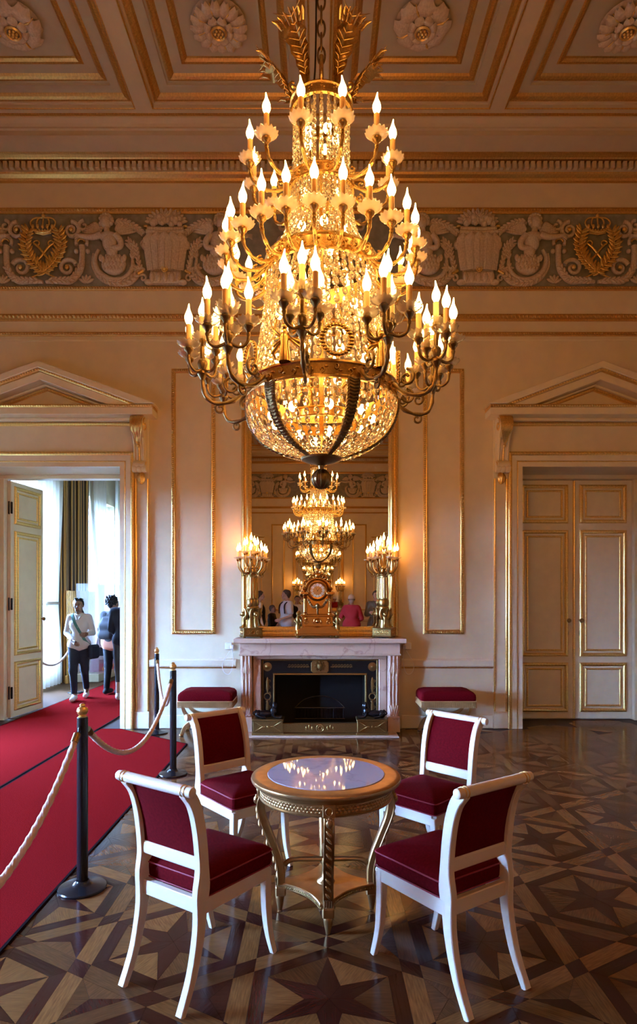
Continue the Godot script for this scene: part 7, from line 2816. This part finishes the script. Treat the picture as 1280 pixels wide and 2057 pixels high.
func curly_woman() -> void:
	var o := thing("person", "visitor with dark curly hair and a backpack, seen from behind at the door jamb", "person", Vector3(-3.46, 0.022, -10.5), PI - 0.25)
	var j := stance()
	j.elbow_l = Vector3(0.22, 1.12, 0.05)
	j.wrist_l = Vector3(0.12, 1.05, 0.24)
	j.elbow_r = Vector3(-0.22, 1.12, 0.05)
	j.wrist_r = Vector3(-0.12, 1.05, 0.24)
	j.knee_r = Vector3(-0.09, 0.49, 0.06)
	j.ankle_r = Vector3(-0.10, 0.085, 0.02)
	j.toe_r = Vector3(-0.11, 0.03, 0.18)
	j.yaw = -0.5
	var more := []
	var rng := RandomNumberGenerator.new()
	rng.seed = 9
	for k in 130:
		var a := rng.randf() * TAU
		var e := rng.randf_range(-0.5, 1.3)
		var p := Vector3(cos(a) * cos(e), sin(e), sin(a) * cos(e)) * 0.102 + Vector3(0, 0.04, -0.03)
		if p.z > 0.03 and p.y < 0.07: continue
		var q := p + Vector3(rng.randf_range(-1, 1), rng.randf_range(-1, 1), rng.randf_range(-1, 1)) * 0.02
		more.append([p, q, 0.017, 0.012, 0.004])
	figure(o, j, {"cell": 0.0145, "skin": M.skin_warm, "hair": M.hair_black, "more_hair": more, "top": {"called": "cardigan", "mat": M.grey_cloth, "sleeve": 0.95, "hem": 0.92, "grow": 0.02}, "bottom": M.black_cloth, "shoe": M.black_cloth})
	var b := MB.new()
	skin(b, [[Vector3(-0.075, 0.88, 0), Vector3(0.075, 0.88, 0), 0.13, 0.13, 0.05], [Vector3(-0.075, 0.97, 0), Vector3(0.075, 0.97, 0), 0.128, 0.128, 0.05]], 0.016)
	part("shirt_tail", b, M.orange_cloth, o)
	b = MB.new()
	skin(b, [[Vector3(-0.08, 1.05, -0.19), Vector3(0.08, 1.05, -0.19), 0.085, 0.085, 0.05], [Vector3(-0.07, 1.2, -0.18), Vector3(0.07, 1.2, -0.18), 0.085, 0.085, 0.06], [Vector3(-0.05, 1.31, -0.15), Vector3(0.05, 1.31, -0.15), 0.06, 0.06, 0.05]], 0.016)
	part("backpack", b, M.grey_cloth, o)
	for e in [-1.0, 1.0]:
		part("pack_strap", MB.new().bar(curve([Vector3(e * 0.08, 1.33, -0.16), Vector3(e * 0.10, 1.43, -0.06), Vector3(e * 0.11, 1.38, 0.09), Vector3(e * 0.12, 1.2, 0.12)], 4), 0.02, 0.005, Vector3.RIGHT), M.black_cloth, o)
	b = MB.new()
	b.plate(PackedVector2Array([Vector2(-0.10, 0.0), Vector2(0.10, 0.0), Vector2(0.075, 0.15), Vector2(-0.075, 0.15)]), -0.04, 0.04, 0.012)
	b.tube(lift(curve([Vector2(-0.06, 0.14), Vector2(-0.04, 0.30), Vector2(0, 0.42), Vector2(0.04, 0.30), Vector2(0.06, 0.14)], 4), 0.0), 0.006, 5)
	var bag := part("handbag", b, M.black_cloth, o)
	bag.position = Vector3(0.27, 0.66, 0.03)
	bag.rotation.y = 0.4
	o.scale = Vector3.ONE * 0.955

func jacket_visitor() -> void:
	var o := thing("person", "visitor in a dark jacket mostly hidden behind the white door jamb", "person", Vector3(-3.08, 0.022, -9.95), PI + 0.2)
	var j := stance()
	j.elbow_l = Vector3(0.21, 1.12, 0.04)
	j.wrist_l = Vector3(0.14, 1.02, 0.24)
	figure(o, j, {"cell": 0.02, "skin": M.skin_pale, "hair": M.hair_brown, "top": {"called": "jacket", "mat": M.navy_cloth, "sleeve": 0.95, "hem": 0.92, "grow": 0.026}, "bottom": M.grey_cloth, "leg": 0.5, "shoe": M.white_leather})

func mirror_visitors() -> void:
	# visitors behind the camera, seen in the mirror
	var o := thing("person", "man in white shirt and dark vest in the mirror, beside the left candelabrum", "person", Vector3(-1.49, 0.022, 0.45), PI / 2 - 0.2)
	figure(o, stance(), {"skin": M.skin_warm, "hair": M.hair_black, "top": {"called": "shirt", "mat": M.cotton_white}, "vest": M.black_cloth, "bottom": M.black_cloth, "shoe": M.black_cloth})
	o.scale = Vector3.ONE * 1.05
	o = thing("person", "man in a white T-shirt and jeans with backpack, in the mirror left of the clock", "person", Vector3(-0.80, 0.0, 0.55), -PI / 2 - 0.55)
	var j := stance()
	j.yaw = 0.4
	j.elbow_r = Vector3(-0.23, 1.1, 0.0)
	j.wrist_r = Vector3(-0.16, 1.02, 0.24)
	j.elbow_l = Vector3(0.23, 1.1, -0.04)
	j.wrist_l = Vector3(0.22, 0.90, 0.1)
	figure(o, j, {"stout": 1.12, "skin": M.skin_warm, "hair": M.hair_brown, "top": {"called": "t_shirt", "mat": M.cotton_blue_white, "sleeve": 0.2, "hem": 0.86}, "bottom": M.denim, "shoe": M.black_cloth})
	var b := MB.new()
	skin(b, [[Vector3(-0.07, 1.08, -0.2), Vector3(0.07, 1.08, -0.2), 0.09, 0.09, 0.05], [Vector3(-0.07, 1.25, -0.19), Vector3(0.07, 1.25, -0.19), 0.08, 0.08, 0.05]], 0.02)
	part("backpack", b, M.black_cloth, o)
	for e in [-1.0, 1.0]:
		part("pack_strap", MB.new().bar(curve([Vector3(e * 0.09, 1.32, -0.15), Vector3(e * 0.11, 1.44, -0.03), Vector3(e * 0.12, 1.36, 0.12), Vector3(e * 0.14, 1.15, 0.13)], 4), 0.025, 0.006, Vector3.RIGHT), M.black_cloth, o)
	o.scale = Vector3.ONE * 1.08
	o = thing("person", "young visitor in dark clothes and cap, in the mirror in front of the white T-shirt", "person", Vector3(-1.22, 0.0, 1.15), PI / 2 + 0.3)
	j = stance()
	j.elbow_r = Vector3(-0.2, 1.1, 0.06)
	j.wrist_r = Vector3(-0.08, 1.18, 0.26)
	j.elbow_l = Vector3(0.2, 1.1, 0.06)
	j.wrist_l = Vector3(0.08, 1.18, 0.26)
	figure(o, j, {"skin": M.skin_brown, "hair": M.hair_brown, "top": {"called": "jacket", "mat": M.black_cloth, "hem": 0.85, "grow": 0.022}, "bottom": M.black_cloth, "shoe": M.white_leather})
	o.scale = Vector3.ONE * 0.845
	# red jacket, white cap, from behind
	o = thing("person", "visitor in a red jacket, white cap and pale trousers, seen from behind in the mirror", "person", Vector3(0.88, 0.0, 0.5), 0.12)
	j = stance()
	j.elbow_r = Vector3(-0.27, 1.17, 0.10)
	j.wrist_r = Vector3(-0.13, 1.42, 0.16)
	j.palm_r = Vector3(1, 0, 0.2)
	j.elbow_l = Vector3(0.26, 1.12, 0.0)
	j.wrist_l = Vector3(0.16, 1.05, 0.22)
	figure(o, j, {"stout": 1.1, "skin": M.skin_warm, "hair": M.hair_white, "top": {"called": "jacket", "mat": M.red_jacket, "hem": 0.86, "grow": 0.026}, "bottom": M.cotton_white, "shoe": M.white_leather})
	b = MB.new()
	b.t = Transform3D(Basis(), j.head)
	skin(b, [[Vector3(0, 0.062, -0.036), Vector3(0, 0.068, 0.005), 0.088, 0.083, 0.03], [Vector3(-0.04, 0.05, 0.09), Vector3(0.04, 0.05, 0.09), 0.014, 0.014, 0.02], [Vector3(0, 0.05, 0.07), Vector3(0, 0.045, 0.13), 0.02, 0.012, 0.03]], 0.01)
	part("cap", b, M.cotton_white, o)
	b = MB.new()
	b.t = Transform3D(Basis(), j.head)
	var bd := []
	for k in 20: bd.append(Vector3(cos(TAU * k / 20) * 0.089, 0.012, sin(TAU * k / 20) * 0.105 - 0.016))
	b.tube(bd, 0.008, 5, true)
	part("cap_band", b, M.black_cloth, o)
	o.scale = Vector3.ONE * 1.0
	# olive jacket, arms crossed, facing the mirror
	o = thing("person", "man with crossed arms in an olive jacket in the mirror, beside the right candelabrum", "person", Vector3(1.53, 0.0, 0.75), PI - 0.15)
	j = stance()
	j.elbow_r = Vector3(-0.235, 1.14, 0.03)
	j.wrist_r = Vector3(0.06, 1.17, 0.19)
	j.palm_r = Vector3(0, 0.2, -1)
	j.elbow_l = Vector3(0.235, 1.14, 0.03)
	j.wrist_l = Vector3(-0.06, 1.19, 0.17)
	j.palm_l = Vector3(0, 0.2, -1)
	figure(o, j, {"skin": M.skin_pale, "hair": M.hair_brown, "top": {"called": "jacket", "mat": M.olive_jacket, "hem": 0.76, "grow": 0.026}, "bottom": M.pink_trousers, "shoe": M.black_cloth})
	b = MB.new()
	b.plate(PackedVector2Array([Vector2(-0.045, 1.42), Vector2(0.0, 1.24), Vector2(0.045, 1.42)]), 0.06, 0.15, 0.01)
	part("shirt_front", b, M.wine_shirt, o)
	o.scale = Vector3.ONE * 1.07
	# small figure farther back
	o = thing("person", "dark-haired visitor in a pale shirt, deep in the mirror behind the white T-shirt", "person", Vector3(-0.60, 0.0, 2.9), PI)
	figure(o, stance(), {"cell": 0.026, "skin": M.skin_warm, "hair": M.hair_black, "top": {"called": "shirt", "mat": M.cotton_white}, "bottom": M.khaki, "shoe": M.black_cloth})
